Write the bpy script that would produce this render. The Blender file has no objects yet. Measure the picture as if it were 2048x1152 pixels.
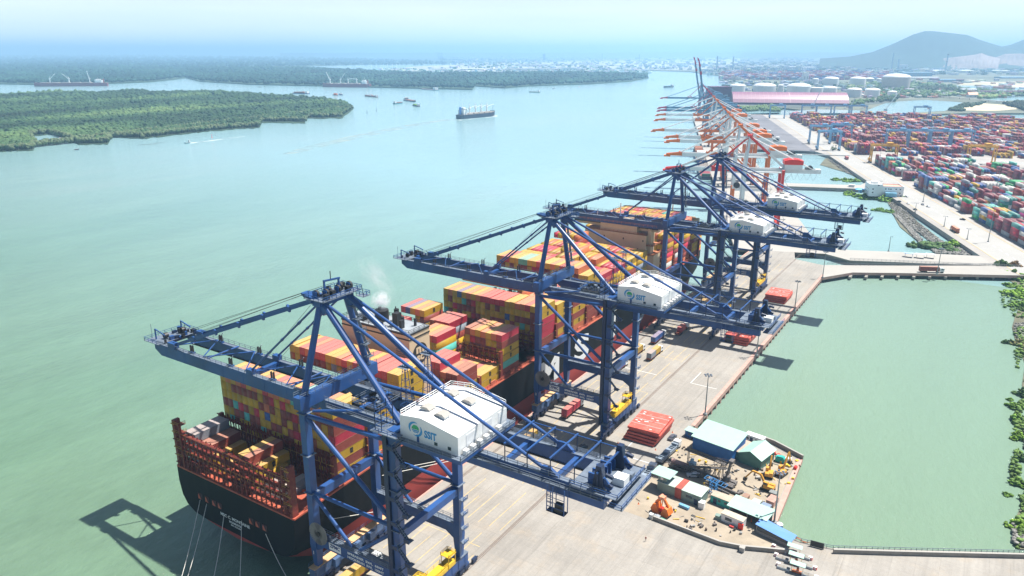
import bpy, math, random
import numpy as np
from mathutils import Vector, Matrix, noise as mnoise
R = math.radians
random.seed(7)
sc = bpy.context.scene
COL = sc.collection
# ------------------------------------------------------------------ camera
H = 141.0; FOC = 1491.0; PIT = math.atan(471/FOC); AZ = math.atan(1005*math.cos(PIT)/FOC)
cd = bpy.data.cameras.new('camera'); cam = bpy.data.objects.new('camera', cd); COL.objects.link(cam)
cam.location = (0, 0, H); cam.rotation_euler = (math.pi/2-PIT, 0, AZ)
cd.sensor_width = 36; cd.lens = 36*FOC/2048; cd.clip_start = 1; cd.clip_end = 400000
sc.camera = cam
# ------------------------------------------------------------------ light
SUN_DIR = Vector((0.27, 0.37, 1.0)).normalized()          # towards the sun
sun_el = math.asin(SUN_DIR.z); sun_az = math.atan2(SUN_DIR.x, SUN_DIR.y)
sl = bpy.data.lights.new('sun', 'SUN'); so = bpy.data.objects.new('sun', sl); COL.objects.link(so)
sl.energy = 5.0; sl.angle = R(0.53); sl.color = (1.0, 0.955, 0.88)
so.rotation_euler = SUN_DIR.to_track_quat('Z', 'Y').to_euler()
W = bpy.data.worlds.new('World'); sc.world = W; W.use_nodes = True
wn = W.node_tree.nodes; wl = W.node_tree.links
bg = wn['Background']
sky = wn.new('ShaderNodeTexSky'); sky.sky_type = 'NISHITA'; sky.sun_disc = False
sky.sun_elevation = sun_el; sky.sun_rotation = sun_az; sky.air_density = 1.0; sky.dust_density = 1.6; sky.ozone_density = 1.2
tc = wn.new('ShaderNodeTexCoord'); mp = wn.new('ShaderNodeMapping'); mp.inputs['Scale'].default_value = (1.0, 1.0, 9.0)
nz = wn.new('ShaderNodeTexNoise'); nz.inputs['Scale'].default_value = 2.2; nz.inputs['Detail'].default_value = 8; nz.inputs['Roughness'].default_value = .58
cr = wn.new('ShaderNodeValToRGB'); cr.color_ramp.elements[0].position = .36; cr.color_ramp.elements[1].position = .66
cr.color_ramp.elements[0].color = (11.3, 12.5, 14.0, 1); cr.color_ramp.elements[1].color = (13.0, 13.6, 14.3, 1)      # hazy blue between thin white cloud
sp = wn.new('ShaderNodeSeparateXYZ'); er = wn.new('ShaderNodeMapRange'); er.inputs[1].default_value = .05; er.inputs[2].default_value = .12; er.inputs[3].default_value = 1; er.inputs[4].default_value = 0.0
mx = wn.new('ShaderNodeMixRGB')
wl.new(tc.outputs['Generated'], mp.inputs[0]); wl.new(mp.outputs[0], nz.inputs[0]); wl.new(nz.outputs[0], cr.inputs[0])
wl.new(tc.outputs['Generated'], sp.inputs[0]); wl.new(sp.outputs[2], er.inputs[0]); wl.new(er.outputs[0], mx.inputs[0])
wl.new(sky.outputs[0], mx.inputs[1]); wl.new(cr.outputs[0], mx.inputs[2]); wl.new(mx.outputs[0], bg.inputs[0])
bg.inputs[1].default_value = 0.05
sc.view_settings.view_transform = 'Standard'; sc.view_settings.look = 'None'; sc.view_settings.gamma = 1
sc.view_settings.exposure = 0.80
sc.cycles.max_bounces = 6; sc.cycles.diffuse_bounces = 1; sc.cycles.glossy_bounces = 2; sc.cycles.volume_bounces = 4
sc.cycles.sample_clamp_indirect = 4
# ------------------------------------------------------------------ measuring: a ground point from a sight line, and the two site frames
_cp, _sp = math.cos(PIT), math.sin(PIT); _Rz = Matrix.Rotation(AZ, 3, 'Z')
FW = _Rz @ Vector((0, _cp, -_sp)); UP = _Rz @ Vector((0, _sp, _cp)); RT = _Rz @ Vector((1, 0, 0))
def G(x, y, z=0.0):
    d = FW*FOC + RT*(x-1024) - UP*(y-576); t = (z-H)/d.z
    return Vector((d.x*t, d.y*t, z))
TH = AZ - math.atan(321*_cp/FOC)
TA = Vector((-math.sin(TH), math.cos(TH), 0)); NA = Vector((math.cos(TH), math.sin(TH), 0)); OO = G(1645, 553)
def T(n, t, z=0.0): return OO + NA*n + TA*t + Vector((0, 0, z))
def nt(p): p = p-OO; return p.dot(NA), p.dot(TA)
# ------------------------------------------------------------------ helpers
class MB:
    """collects faces with a material slot each; build() links them as ONE mesh object"""
    def __init__(s): s.v = []; s.f = []; s.m = []
    def face(s, pts, m=0):
        n = len(s.v); s.v += [tuple(p) for p in pts]; s.f.append(tuple(range(n, n+len(pts)))); s.m.append(m)
    def hexa(s, p, m=0):          # p: 4 bottom ccw, 4 top
        n = len(s.v); s.v += [tuple(q) for q in p]
        for f in ((3,2,1,0),(4,5,6,7),(0,1,5,4),(1,2,6,5),(2,3,7,6),(3,0,4,7)): s.f.append(tuple(n+i for i in f)); s.m.append(m)
    def box(s, x0, x1, y0, y1, z0, z1, m=0):
        s.hexa([(x0,y0,z0),(x1,y0,z0),(x1,y1,z0),(x0,y1,z0),(x0,y0,z1),(x1,y0,z1),(x1,y1,z1),(x0,y1,z1)], m)
    def obox(s, c, ax, ay, lx, ly, z0, z1, m=0):   # oriented box
        c = Vector(c); ax = Vector(ax); ay = Vector(ay)
        q = [c+ax*a*lx/2+ay*b*ly/2 for a, b in ((-1,-1),(1,-1),(1,1),(-1,1))]
        s.hexa([(p.x,p.y,z0) for p in q]+[(p.x,p.y,z1) for p in q], m)
    def beam(s, p, q, w, h=None, m=0, w2=None, h2=None):
        p = Vector(p); q = Vector(q); h = w if h is None else h; w2 = w if w2 is None else w2; h2 = h if h2 is None else h2
        d = (q-p).normalized(); u = Vector((0,0,1)) if abs(d.z) < .95 else Vector((0,1,0))
        a = d.cross(u).normalized(); b = a.cross(d).normalized()
        L = [p-a*w/2-b*h/2, p+a*w/2-b*h/2, p+a*w/2+b*h/2, p-a*w/2+b*h/2]
        K = [q-a*w2/2-b*h2/2, q+a*w2/2-b*h2/2, q+a*w2/2+b*h2/2, q-a*w2/2+b*h2/2]
        s.hexa(L+K, m)
    def tube(s, p, q, r, n=8, m=0, r2=None):
        p = Vector(p); q = Vector(q); r2 = r if r2 is None else r2
        d = (q-p).normalized(); u = Vector((0,0,1)) if abs(d.z) < .95 else Vector((0,1,0))
        a = d.cross(u).normalized(); b = a.cross(d).normalized(); k = len(s.v)
        for c, rr in ((p, r), (q, r2)):
            for i in range(n):
                t = 2*math.pi*i/n; s.v.append(tuple(c+a*rr*math.cos(t)+b*rr*math.sin(t)))
        for i in range(n): s.f.append((k+i, k+(i+1)%n, k+n+(i+1)%n, k+n+i)); s.m.append(m)
        s.f.append(tuple(k+i for i in range(n))[::-1]); s.m.append(m); s.f.append(tuple(k+n+i for i in range(n))); s.m.append(m)
    def prism(s, pts, z0, z1, m=0, ms=None):
        n = len(s.v); N = len(pts); ms = m if ms is None else ms
        ar = sum(pts[i][0]*pts[(i+1)%N][1]-pts[(i+1)%N][0]*pts[i][1] for i in range(N))
        if ar < 0: pts = pts[::-1]
        s.v += [(p[0],p[1],z0) for p in pts]+[(p[0],p[1],z1) for p in pts]
        s.f.append(tuple(range(n+N, n+2*N))); s.m.append(m)
        for i in range(N): s.f.append((n+i, n+(i+1)%N, n+N+(i+1)%N, n+N+i)); s.m.append(ms)
    def dome(s, c, r, h, n=14, k=4, m=0):
        c = Vector(c); b = len(s.v)
        for j in range(k):
            a = j/k*math.pi/2
            for i in range(n):
                t = 2*math.pi*i/n; s.v.append((c.x+r*math.cos(a)*math.cos(t), c.y+r*math.cos(a)*math.sin(t), c.z+h*math.sin(a)))
        s.v.append((c.x, c.y, c.z+h))
        for j in range(k-1):
            for i in range(n): s.f.append((b+j*n+i, b+j*n+(i+1)%n, b+(j+1)*n+(i+1)%n, b+(j+1)*n+i)); s.m.append(m)
        for i in range(n): s.f.append((b+(k-1)*n+i, b+(k-1)*n+(i+1)%n, b+k*n)); s.m.append(m)
    def rail(s, pts, h=1.1, step=2.5, r=.05, m=0, close=False, mid=True):
        pts = [Vector(p) for p in pts]
        if close: pts.append(pts[0])
        for a, b in zip(pts, pts[1:]):
            n = max(1, round((b-a).length/step))
            for i in range(n+1):
                p = a.lerp(b, i/n); s.beam(p, p+Vector((0,0,h)), 2*r, 2*r, m)
            s.beam(a+Vector((0,0,h)), b+Vector((0,0,h)), 2*r, 2*r, m)
            if mid: s.beam(a+Vector((0,0,h*.5)), b+Vector((0,0,h*.5)), 2*r, 2*r, m)
    def mesh(s, name, mats):
        me = bpy.data.meshes.new(name); me.from_pydata(s.v, [], s.f)
        for mm in (mats if isinstance(mats, (list, tuple)) else [mats]): me.materials.append(mm)
        if any(s.m): me.polygons.foreach_set('material_index', s.m)
        me.update(); return me
    def build(s, name, mats, parent=None, loc=None):
        return link(name, s.mesh(name, mats), parent, loc)
def link(name, me, parent=None, loc=None):
    o = bpy.data.objects.new(name, me); COL.objects.link(o)
    if parent is not None: o.parent = parent
    if loc is not None: o.location = loc
    return o
def tag(o, label, cat, group=None):
    o['label'] = label; o['category'] = cat
    if group: o['group'] = group
    return o
def kind(o, k='structure', label=None):
    o['kind'] = k
    if label: o['label'] = label
    return o
def thing(name, label, cat, loc=(0,0,0), rz=0, group=None):
    o = bpy.data.objects.new(name, None); COL.objects.link(o); o.location = loc; o.rotation_euler = (0,0,rz); o.empty_display_size = .5
    return tag(o, label, cat, group)
KIDS = {}
def copy_tree(o, parent=None, loc=None, rz=None, label=None, group=None, scale=None, kids=None):
    c = o.copy(); COL.objects.link(c)
    if parent is not None: c.parent = parent
    if loc is not None: c.location = loc
    if rz is not None: c.rotation_euler = (0,0,rz)
    if label: c['label'] = label
    if group: c['group'] = group
    if scale is not None: c.scale = scale
    for ch in kids_of(o): copy_tree(ch, c)
    return c
def kids_of(o):
    return [x for x in o.children]
def smooth(o, ang=40):
    me = o.data; me.polygons.foreach_set('use_smooth', [True]*len(me.polygons)); me.update()
    try: me.set_sharp_from_angle(angle=R(ang))
    except Exception: pass
    return o
def M(name, col, rough=.6, metal=0.0, var=.18, scale=.25, dirt=None, dirt_amt=.25, bump=0, bscale=2.0, spec=.5, wave=None, attr=None, stretch=None, rnd=0, top_sheen=None):
    m = bpy.data.materials.new(name); m.use_nodes = True; t = m.node_tree; N = t.nodes; L = t.links
    b = N['Principled BSDF']; b.inputs['Roughness'].default_value = rough; b.inputs['Metallic'].default_value = metal
    b.inputs['Specular IOR Level'].default_value = spec
    g = N.new('ShaderNodeNewGeometry' if attr or stretch == 'world' else 'ShaderNodeTexCoord')
    co = g.outputs['Position'] if attr or stretch == 'world' else g.outputs['Object']
    if isinstance(stretch, tuple):
        mm = N.new('ShaderNodeMapping'); mm.inputs['Scale'].default_value = stretch; L.new(co, mm.inputs[0]); co = mm.outputs[0]
    n1 = N.new('ShaderNodeTexNoise'); n1.inputs['Scale'].default_value = scale; n1.inputs['Detail'].default_value = 6; n1.inputs['Roughness'].default_value = .62
    L.new(co, n1.inputs['Vector'])
    mr = N.new('ShaderNodeMapRange'); mr.inputs[1].default_value = .3; mr.inputs[2].default_value = .7
    mr.inputs[3].default_value = 1-var; mr.inputs[4].default_value = 1+var; L.new(n1.outputs[0], mr.inputs[0])
    v = N.new('ShaderNodeVectorMath'); v.operation = 'SCALE'
    if attr:
        a = N.new('ShaderNodeAttribute'); a.attribute_name = attr; L.new(a.outputs['Color'], v.inputs[0])
    else: v.inputs[0].default_value = col[:3]
    L.new(mr.outputs[0], v.inputs['Scale']); out = v.outputs[0]
    if rnd:
        oi = N.new('ShaderNodeObjectInfo'); m3 = N.new('ShaderNodeMapRange'); m3.inputs[3].default_value = 1-rnd; m3.inputs[4].default_value = 1+rnd
        L.new(oi.outputs['Random'], m3.inputs[0]); v3 = N.new('ShaderNodeVectorMath'); v3.operation = 'SCALE'; L.new(out, v3.inputs[0]); L.new(m3.outputs[0], v3.inputs['Scale']); out = v3.outputs[0]
    if dirt:
        n2 = N.new('ShaderNodeTexNoise'); n2.inputs['Scale'].default_value = scale*2.7; n2.inputs['Detail'].default_value = 8; n2.inputs['Roughness'].default_value = .7
        L.new(co, n2.inputs['Vector'])
        r2 = N.new('ShaderNodeMapRange'); r2.inputs[1].default_value = .52; r2.inputs[2].default_value = .72; r2.inputs[4].default_value = dirt_amt
        L.new(n2.outputs[0], r2.inputs[0]); mxx = N.new('ShaderNodeMixRGB'); L.new(r2.outputs[0], mxx.inputs[0]); L.new(out, mxx.inputs[1])
        mxx.inputs[2].default_value = (*dirt, 1); out = mxx.outputs[0]
    if top_sheen:
        gg = N.new('ShaderNodeNewGeometry'); sz = N.new('ShaderNodeSeparateXYZ'); L.new(gg.outputs['True Normal'], sz.inputs[0]); rz_ = N.new('ShaderNodeMapRange'); rz_.inputs[1].default_value = .5; rz_.inputs[2].default_value = .95; rz_.inputs[4].default_value = top_sheen[1]  # upward faces mixed paler: sun and sky sheen painted into the colour
        L.new(sz.outputs[2], rz_.inputs[0]); m5 = N.new('ShaderNodeMixRGB'); L.new(rz_.outputs[0], m5.inputs[0]); L.new(out, m5.inputs[1]); m5.inputs[2].default_value = (*top_sheen[0], 1); out = m5.outputs[0]
    L.new(out, b.inputs['Base Color'])
    nrm = None
    if wave:
        w = N.new('ShaderNodeTexWave'); w.wave_type = 'BANDS'; w.bands_direction = wave[0]; w.inputs['Scale'].default_value = wave[1]; w.inputs['Distortion'].default_value = 0
        L.new(co, w.inputs[0]); bb = N.new('ShaderNodeBump'); bb.inputs['Strength'].default_value = wave[2]; bb.inputs['Distance'].default_value = .05
        L.new(w.outputs[1] if len(w.outputs) > 1 else w.outputs[0], bb.inputs['Height']); nrm = bb.outputs[0]
    if bump:
        n4 = N.new('ShaderNodeTexNoise'); n4.inputs['Scale'].default_value = bscale; n4.inputs['Detail'].default_value = 5; L.new(co, n4.inputs['Vector'])
        b2 = N.new('ShaderNodeBump'); b2.inputs['Strength'].default_value = bump; b2.inputs['Distance'].default_value = .3; L.new(n4.outputs[0], b2.inputs['Height'])
        if nrm is not None: L.new(nrm, b2.inputs['Normal'])
        nrm = b2.outputs[0]
    if nrm is not None: L.new(nrm, b.inputs['Normal'])
    return m
_txt = {}
def text_mesh(s, mat, width=None, height=None, bold=.0, extrude=.02):
    """letters as a mesh centred on the origin in the local XZ plane, facing -Y"""
    cu = bpy.data.curves.new('lettering', 'FONT'); cu.body = s; cu.align_x = 'CENTER'; cu.align_y = 'CENTER'; cu.extrude = extrude; cu.offset = bold; cu.size = 1
    cu.resolution_u = 3
    o = bpy.data.objects.new('lettering', cu); COL.objects.link(o); dg = bpy.context.evaluated_depsgraph_get(); dg.update()
    me = bpy.data.meshes.new_from_object(o.evaluated_get(dg)); bpy.data.objects.remove(o); bpy.data.curves.remove(cu)
    co = np.zeros(len(me.vertices)*3); me.vertices.foreach_get('co', co); co = co.reshape(-1, 3)
    mn, mxx = co.min(0), co.max(0); c = (mn+mxx)/2; d = mxx-mn
    sx = (width/d[0]) if width else (height/d[1]); sz = (height/d[1]) if height else sx
    out = np.stack([(co[:,0]-c[0])*sx, -co[:,2], (co[:,1]-c[1])*sz], 1)
    me.vertices.foreach_set('co', out.ravel()); me.materials.clear(); me.materials.append(mat); me.update(); return me
# ------------------------------------------------------------------ materials
mNavy = M('navy_paint', (.019,.076,.245), .40, 0, .25, .12, dirt=(.10,.075,.065), dirt_amt=.3)
mNavyD = M('navy_dark_paint', (.010,.026,.075), .45, 0, .2, .2)
mBlk = M('black_steel', (.02,.02,.022), .5)
mGrey = M('grey_steel', (.28,.30,.31), .5, .3)
mGalv = M('galvanised_walkway', (.17,.21,.27), .5, .3, .2, .8)
mWhite = M('white_paint', (.80,.82,.82), .45, 0, .05, .2, dirt=(.5,.47,.42), dirt_amt=.15)
mYel = M('safety_yellow', (.78,.50,.03), .45, 0, .12, .5)
mCran = M('hatch_red', (.62,.10,.07), .6, 0, .18, .2, dirt=(.75,.45,.38), dirt_amt=.35)
mConc = M('quay_concrete', (.31,.29,.262), .85, 0, .14, .035, dirt=(.42,.33,.23), dirt_amt=.4, bump=.1, stretch='world')
def joints(m, bw=6.0, bh=6.0, amt=.80):
    """expansion joints and tyre dirt in a cast slab"""
    t = m.node_tree; N = t.nodes; L = t.links; b = N['Principled BSDF']; src = b.inputs['Base Color'].links[0].from_socket; g = N.new('ShaderNodeNewGeometry')
    br = N.new('ShaderNodeTexBrick'); br.offset = 0; br.inputs['Scale'].default_value = 1; br.inputs['Mortar Size'].default_value = .06; br.inputs['Mortar Smooth'].default_value = .3; br.inputs['Brick Width'].default_value = bw; br.inputs['Row Height'].default_value = bh
    br.inputs['Color1'].default_value = (1,1,1,1); br.inputs['Color2'].default_value = (.93,.93,.93,1); br.inputs['Mortar'].default_value = (amt,)*3+(1,); L.new(g.outputs['Position'], br.inputs['Vector'])
    mm = N.new('ShaderNodeMapping'); mm.inputs['Scale'].default_value = (1,.06,1); L.new(g.outputs['Position'], mm.inputs[0]); nn = N.new('ShaderNodeTexNoise'); nn.inputs['Scale'].default_value = .5; nn.inputs['Detail'].default_value = 6; nn.inputs['Roughness'].default_value = .7; L.new(mm.outputs[0], nn.inputs['Vector'])
    r = N.new('ShaderNodeMapRange'); r.inputs[1].default_value = .35; r.inputs[2].default_value = .65; r.inputs[3].default_value = .90; r.inputs[4].default_value = 1.06; L.new(nn.outputs[0], r.inputs[0])
    n5 = N.new('ShaderNodeTexNoise'); n5.inputs['Scale'].default_value = .9; n5.inputs['Detail'].default_value = 8; n5.inputs['Roughness'].default_value = .75; L.new(g.outputs['Position'], n5.inputs['Vector']); r5 = N.new('ShaderNodeMapRange'); r5.inputs[1].default_value = .3; r5.inputs[2].default_value = .7; r5.inputs[3].default_value = .9; r5.inputs[4].default_value = 1.1; L.new(n5.outputs[0], r5.inputs[0])
    m1 = N.new('ShaderNodeMixRGB'); m1.blend_type = 'MULTIPLY'; m1.inputs[0].default_value = 1; L.new(src, m1.inputs[1]); L.new(br.outputs[0], m1.inputs[2])
    m7 = N.new('ShaderNodeMapping'); m7.inputs['Scale'].default_value = (1,.035,1); m7.inputs['Rotation'].default_value = (0,0,.03); L.new(g.outputs['Position'], m7.inputs[0]); n7 = N.new('ShaderNodeTexNoise'); n7.inputs['Scale'].default_value = .28; n7.inputs['Detail'].default_value = 5; n7.inputs['Roughness'].default_value = .8; L.new(m7.outputs[0], n7.inputs['Vector'])
    r7 = N.new('ShaderNodeMapRange'); r7.inputs[1].default_value = .56; r7.inputs[2].default_value = .68; r7.inputs[3].default_value = 1; r7.inputs[4].default_value = .80; L.new(n7.outputs[0], r7.inputs[0]); m8 = N.new('ShaderNodeMixRGB'); m8.blend_type = 'MULTIPLY'; m8.inputs[0].default_value = 1; L.new(m1.outputs[0], m8.inputs[1]); L.new(r7.outputs[0], m8.inputs[2]); m1 = m8
    v = N.new('ShaderNodeVectorMath'); v.operation = 'SCALE'; L.new(m1.outputs[0], v.inputs[0]); L.new(r.outputs[0], v.inputs['Scale']); v2 = N.new('ShaderNodeVectorMath'); v2.operation = 'SCALE'; L.new(v.outputs[0], v2.inputs[0]); L.new(r5.outputs[0], v2.inputs['Scale']); L.new(v2.outputs[0], b.inputs['Base Color'])
joints(mConc)
mConcD = M('old_concrete', (.27,.25,.22), .9, 0, .2, .2, dirt=(.14,.13,.12), dirt_amt=.5, stretch='world')
mConcP = M('pale_concrete', (.36,.345,.32), .85, 0, .1, .02, dirt=(.42,.38,.32), dirt_amt=.35, stretch='world')
mPinkK = M('pink_kerb', (.50,.30,.25), .8, 0, .15, .3, dirt=(.3,.25,.22), dirt_amt=.4, stretch='world')
mRust = M('rusty_rail', (.16,.12,.10), .6, .2, .2, 1, dirt=(.42,.2,.08), dirt_amt=.6, stretch='world')
mYLine = M('yellow_line', (.62,.45,.16), .8, 0, .3, .5, stretch='world')
mHull = M('hull_black', (.006,.008,.010), .6, 0, .35, .08, dirt=(.022,.020,.018), dirt_amt=.5, spec=.12, stretch=(1, 1, .12), bump=.03, bscale=.5)
mHullR = M('hull_red', (.33,.055,.045), .5, 0, .2, .08, dirt=(.2,.07,.05), dirt_amt=.5)
mDeck = M('deck_red', (.42,.09,.05), .65, 0, .25, .2, dirt=(.5,.3,.1), dirt_amt=.3)
mLash = M('lashing_red', (.17,.022,.016), .55, 0, .25, .4, dirt=(.45,.22,.05), dirt_amt=.35)
mBeige = M('ship_beige', (.66,.50,.33), .55, 0, .08, .1, dirt=(.5,.33,.2), dirt_amt=.2)
mGDeck = M('grey_deck', (.30,.33,.36), .6)
mGlass = M('dark_glass', (.03,.05,.07), .08, 0, .05)
mRope = M('mooring_rope', (.72,.70,.64), .8)
mTyre = M('tyre_black', (.025,.025,.025), .8)
CC = {'yellow': (.50,.30,.012), 'brown': (.25,.045,.032), 'crimson': (.47,.022,.055), 'orange': (.55,.15,.06), 'teal': (.09,.42,.36),
      'blue': (.035,.10,.30), 'grey': (.22,.25,.29), 'white': (.60,.60,.57), 'green': (.03,.35,.12), 'sea green': (.07,.26,.24), 'magenta': (.55,.05,.30), 'maroon': (.19,.03,.05)}
CM = {k: M('container_'+k.replace(' ', '_'), v, .5, 0, .14, .45, dirt=(.30,.20,.13), dirt_amt=.25, wave=('Y', 1.8, .55), rnd=.1, top_sheen=((.70,.47,.34), .36)) for k, v in CC.items()}  # roofs carry a painted pale sheen from sun and sky
# ================================================================== THE SETTING
WZ = -4.0
def water_mat():
    m = bpy.data.materials.new('river_water'); m.use_nodes = True; t = m.node_tree; N = t.nodes; L = t.links; b = N['Principled BSDF']
    g = N.new('ShaderNodeNewGeometry')
    def nz(sc_, det, st, rough=.6):
        mm = N.new('ShaderNodeMapping'); mm.inputs['Scale'].default_value = st; mm.inputs['Rotation'].default_value = (0,0,.6); L.new(g.outputs['Position'], mm.inputs[0])
        n = N.new('ShaderNodeTexNoise'); n.inputs['Scale'].default_value = sc_; n.inputs['Detail'].default_value = det; n.inputs['Roughness'].default_value = rough; L.new(mm.outputs[0], n.inputs['Vector']); return n
    a = nz(.0022, 6, (1,.45,1)); r = N.new('ShaderNodeValToRGB'); e = r.color_ramp.elements
    e[0].position = .33; e[0].color = (.098,.185,.112,1); e[1].position = .68; e[1].color = (.225,.255,.185,1)
    e2 = r.color_ramp.elements.new(.5); e2.color = (.132,.215,.140,1); L.new(a.outputs[0], r.inputs[0])
    s = nz(.03, 5, (1,.25,1)); mr = N.new('ShaderNodeMapRange'); mr.inputs[1].default_value = .3; mr.inputs[2].default_value = .7; mr.inputs[3].default_value = .88; mr.inputs[4].default_value = 1.12; L.new(s.outputs[0], mr.inputs[0])
    s2 = nz(.22, 8, (1,.35,1), .75); mr2 = N.new('ShaderNodeMapRange'); mr2.inputs[1].default_value = .3; mr2.inputs[2].default_value = .7; mr2.inputs[3].default_value = .90; mr2.inputs[4].default_value = 1.10; L.new(s2.outputs[0], mr2.inputs[0]); mm2 = N.new('ShaderNodeMath'); mm2.operation = 'MULTIPLY'; L.new(mr.outputs[0], mm2.inputs[0]); L.new(mr2.outputs[0], mm2.inputs[1])
    v = N.new('ShaderNodeVectorMath'); v.operation = 'SCALE'; L.new(r.outputs[0], v.inputs[0]); L.new(mm2.outputs[0], v.inputs['Scale']); 
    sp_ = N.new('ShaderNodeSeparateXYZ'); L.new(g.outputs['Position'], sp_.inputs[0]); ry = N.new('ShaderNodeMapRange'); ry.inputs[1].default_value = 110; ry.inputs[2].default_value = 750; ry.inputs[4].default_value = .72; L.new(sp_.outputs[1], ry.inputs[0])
    mb_ = N.new('ShaderNodeMixRGB'); L.new(ry.outputs[0], mb_.inputs[0]); L.new(v.outputs[0], mb_.inputs[1]); mb_.inputs[2].default_value = (.33,.53,.60,1)  # bluer mid-river colour with sky reflection put into it, growing along Y
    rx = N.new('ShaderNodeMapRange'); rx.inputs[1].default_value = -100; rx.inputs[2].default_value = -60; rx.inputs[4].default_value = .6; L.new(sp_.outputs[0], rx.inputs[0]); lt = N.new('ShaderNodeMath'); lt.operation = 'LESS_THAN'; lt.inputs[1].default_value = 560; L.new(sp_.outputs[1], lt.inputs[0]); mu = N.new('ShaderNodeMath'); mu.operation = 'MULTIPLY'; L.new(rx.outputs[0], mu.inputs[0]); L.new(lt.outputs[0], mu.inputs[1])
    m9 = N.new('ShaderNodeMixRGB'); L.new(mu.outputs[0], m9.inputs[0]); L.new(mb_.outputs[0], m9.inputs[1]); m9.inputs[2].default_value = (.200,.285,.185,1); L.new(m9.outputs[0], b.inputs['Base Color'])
    b.inputs['Roughness'].default_value = .13; b.inputs['IOR'].default_value = 1.33
    w1 = nz(.45, 7, (1,.5,1), .72); w2 = nz(.06, 3, (1,.6,1)); ad = N.new('ShaderNodeMath'); ad.operation = 'ADD'; L.new(w1.outputs[0], ad.inputs[0]); L.new(w2.outputs[0], ad.inputs[1])
    bp = N.new('ShaderNodeBump'); bp.inputs['Strength'].default_value = .55; bp.inputs['Distance'].default_value = .9; L.new(ad.outputs[0], bp.inputs['Height']); L.new(bp.outputs[0], b.inputs['Normal'])
    return m
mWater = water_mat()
def sheet(name, polys, z0, z1, mat, k='structure', side=None, label=None):
    mb = MB()
    for p in polys: mb.prism([(q[0], q[1]) for q in p], z0, z1, 0, 1 if side else 0)
    o = mb.build(name, [mat, side] if side else mat); return kind(o, k, label)
BIG = 58000
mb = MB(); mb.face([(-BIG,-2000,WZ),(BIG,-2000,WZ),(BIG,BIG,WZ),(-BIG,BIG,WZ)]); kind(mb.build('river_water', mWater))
def rough(pts, amp, seed=1):
    rs = random.Random(seed); out = []
    for a, b in zip(pts, pts[1:]+pts[:1]):
        n_ = max(1, int(math.hypot(b[0]-a[0], b[1]-a[1])/7)); 
        for k in range(n_): f = k/n_; out.append((a[0]+(b[0]-a[0])*f+rs.uniform(-amp,amp)*1.6, a[1]+(b[1]-a[1])*f+rs.uniform(-amp,amp)*.7))
    return out
def GP(*px, z=0): return [G(x, y, z) for x, y in px]
# --- near quay (axis aligned) with the yard spit and the road at the bottom right
EX = -142.3; QX = -82.5
q_far = G(1531, 511)
quay = [(EX,-80),(EX,575),(-118,583),(G(1590,518).x,G(1590,518).y),(G(1645,530).x,G(1645,530).y),(QX,510),(QX,262)]
quay += [(p.x,p.y) for p in GP((1372,858),(1500,866),(1602,914),(1545,1052),(1600,1083),(1662,1096),(2048,1106),(2500,1116))]
quay += [(200,-80)]
sheet('quay_deck', [quay], -1.6, 0, mConc, side=mConcD)
mb = MB()                                                   # deck edge beam in faded pink, and the piles below
ed = [(EX,-80),(EX,575)]
mb.box(EX-.2, EX+.5, -80, 575, -1.7, .12)
mb.box(QX-1.4, QX+.15, 262, 512, -1.9, .12)
for y in range(265, 512, 6): mb.box(QX-.8, QX+.1, y, y+1.2, -4.3, -1.7)
pp = [(p.x,p.y) for p in GP((1602,914),(1545,1052))]
d = Vector((pp[1][0]-pp[0][0], pp[1][1]-pp[0][1], 0)).normalized(); c = Vector(((pp[0][0]+pp[1][0])/2,(pp[0][1]+pp[1][1])/2,0)); Ln = (Vector(pp[1])-Vector(pp[0])).length
nrm = Vector((d.y,-d.x,0)) if d.y < 0 else Vector((-d.y,d.x,0))
mb.obox(c, d, Vector((-d.y,d.x,0)), Ln, 1.6, -1.9, .12)
kind(mb.build('quay_edge', mPinkK))
mb = MB()
for y in range(-60, 575, 7):
    for x in (EX+1.5, EX+9): mb.tube((x,y,-9),(x,y,-1.5), .5, 8)
for y in range(268, 512, 8): mb.tube((QX-1.2,y,-9),(QX-1.2,y,-1.5), .5, 8)
kind(mb.build('quay_piles', mConcD))
mb = MB()                                                   # slots of the two crane rails
for x in (-138.0, -107.7):
    for dx in (-.55, .35): mb.box(x+dx, x+dx+.2, -80, 545 if x < -120 else 560, 0.004, .012)
    mb.box(x-.08, x+.08, -80, 545, .004, .09)
kind(mb.build('crane_rails', mRust))
mb = MB()                                                   # painted lanes
for i in range(7):
    x = -134.5+i*4.1
    for y0 in range(60, 520, 26): mb.box(x, x+.16, y0, y0+ (22 if i%2 else 12), .004, .008)
for y0 in range(70, 520, 42): mb.box(-134.5, -110.5, y0, y0+.16, .004, .008)
kind(mb.build('lane_markings', mYLine))
mb = MB()
for y0 in (214, 300, 420): mb.box(-132, -114, y0, y0+.25, .004, .009)
for x0, y0 in ((-98,226),(-98,300)):
    mb.box(x0, x0+12, y0, y0+.25, .004, .009); mb.box(x0, x0+.25, y0, y0+14, .004, .009)
kind(mb.build('white_markings', mWhite))
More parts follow.
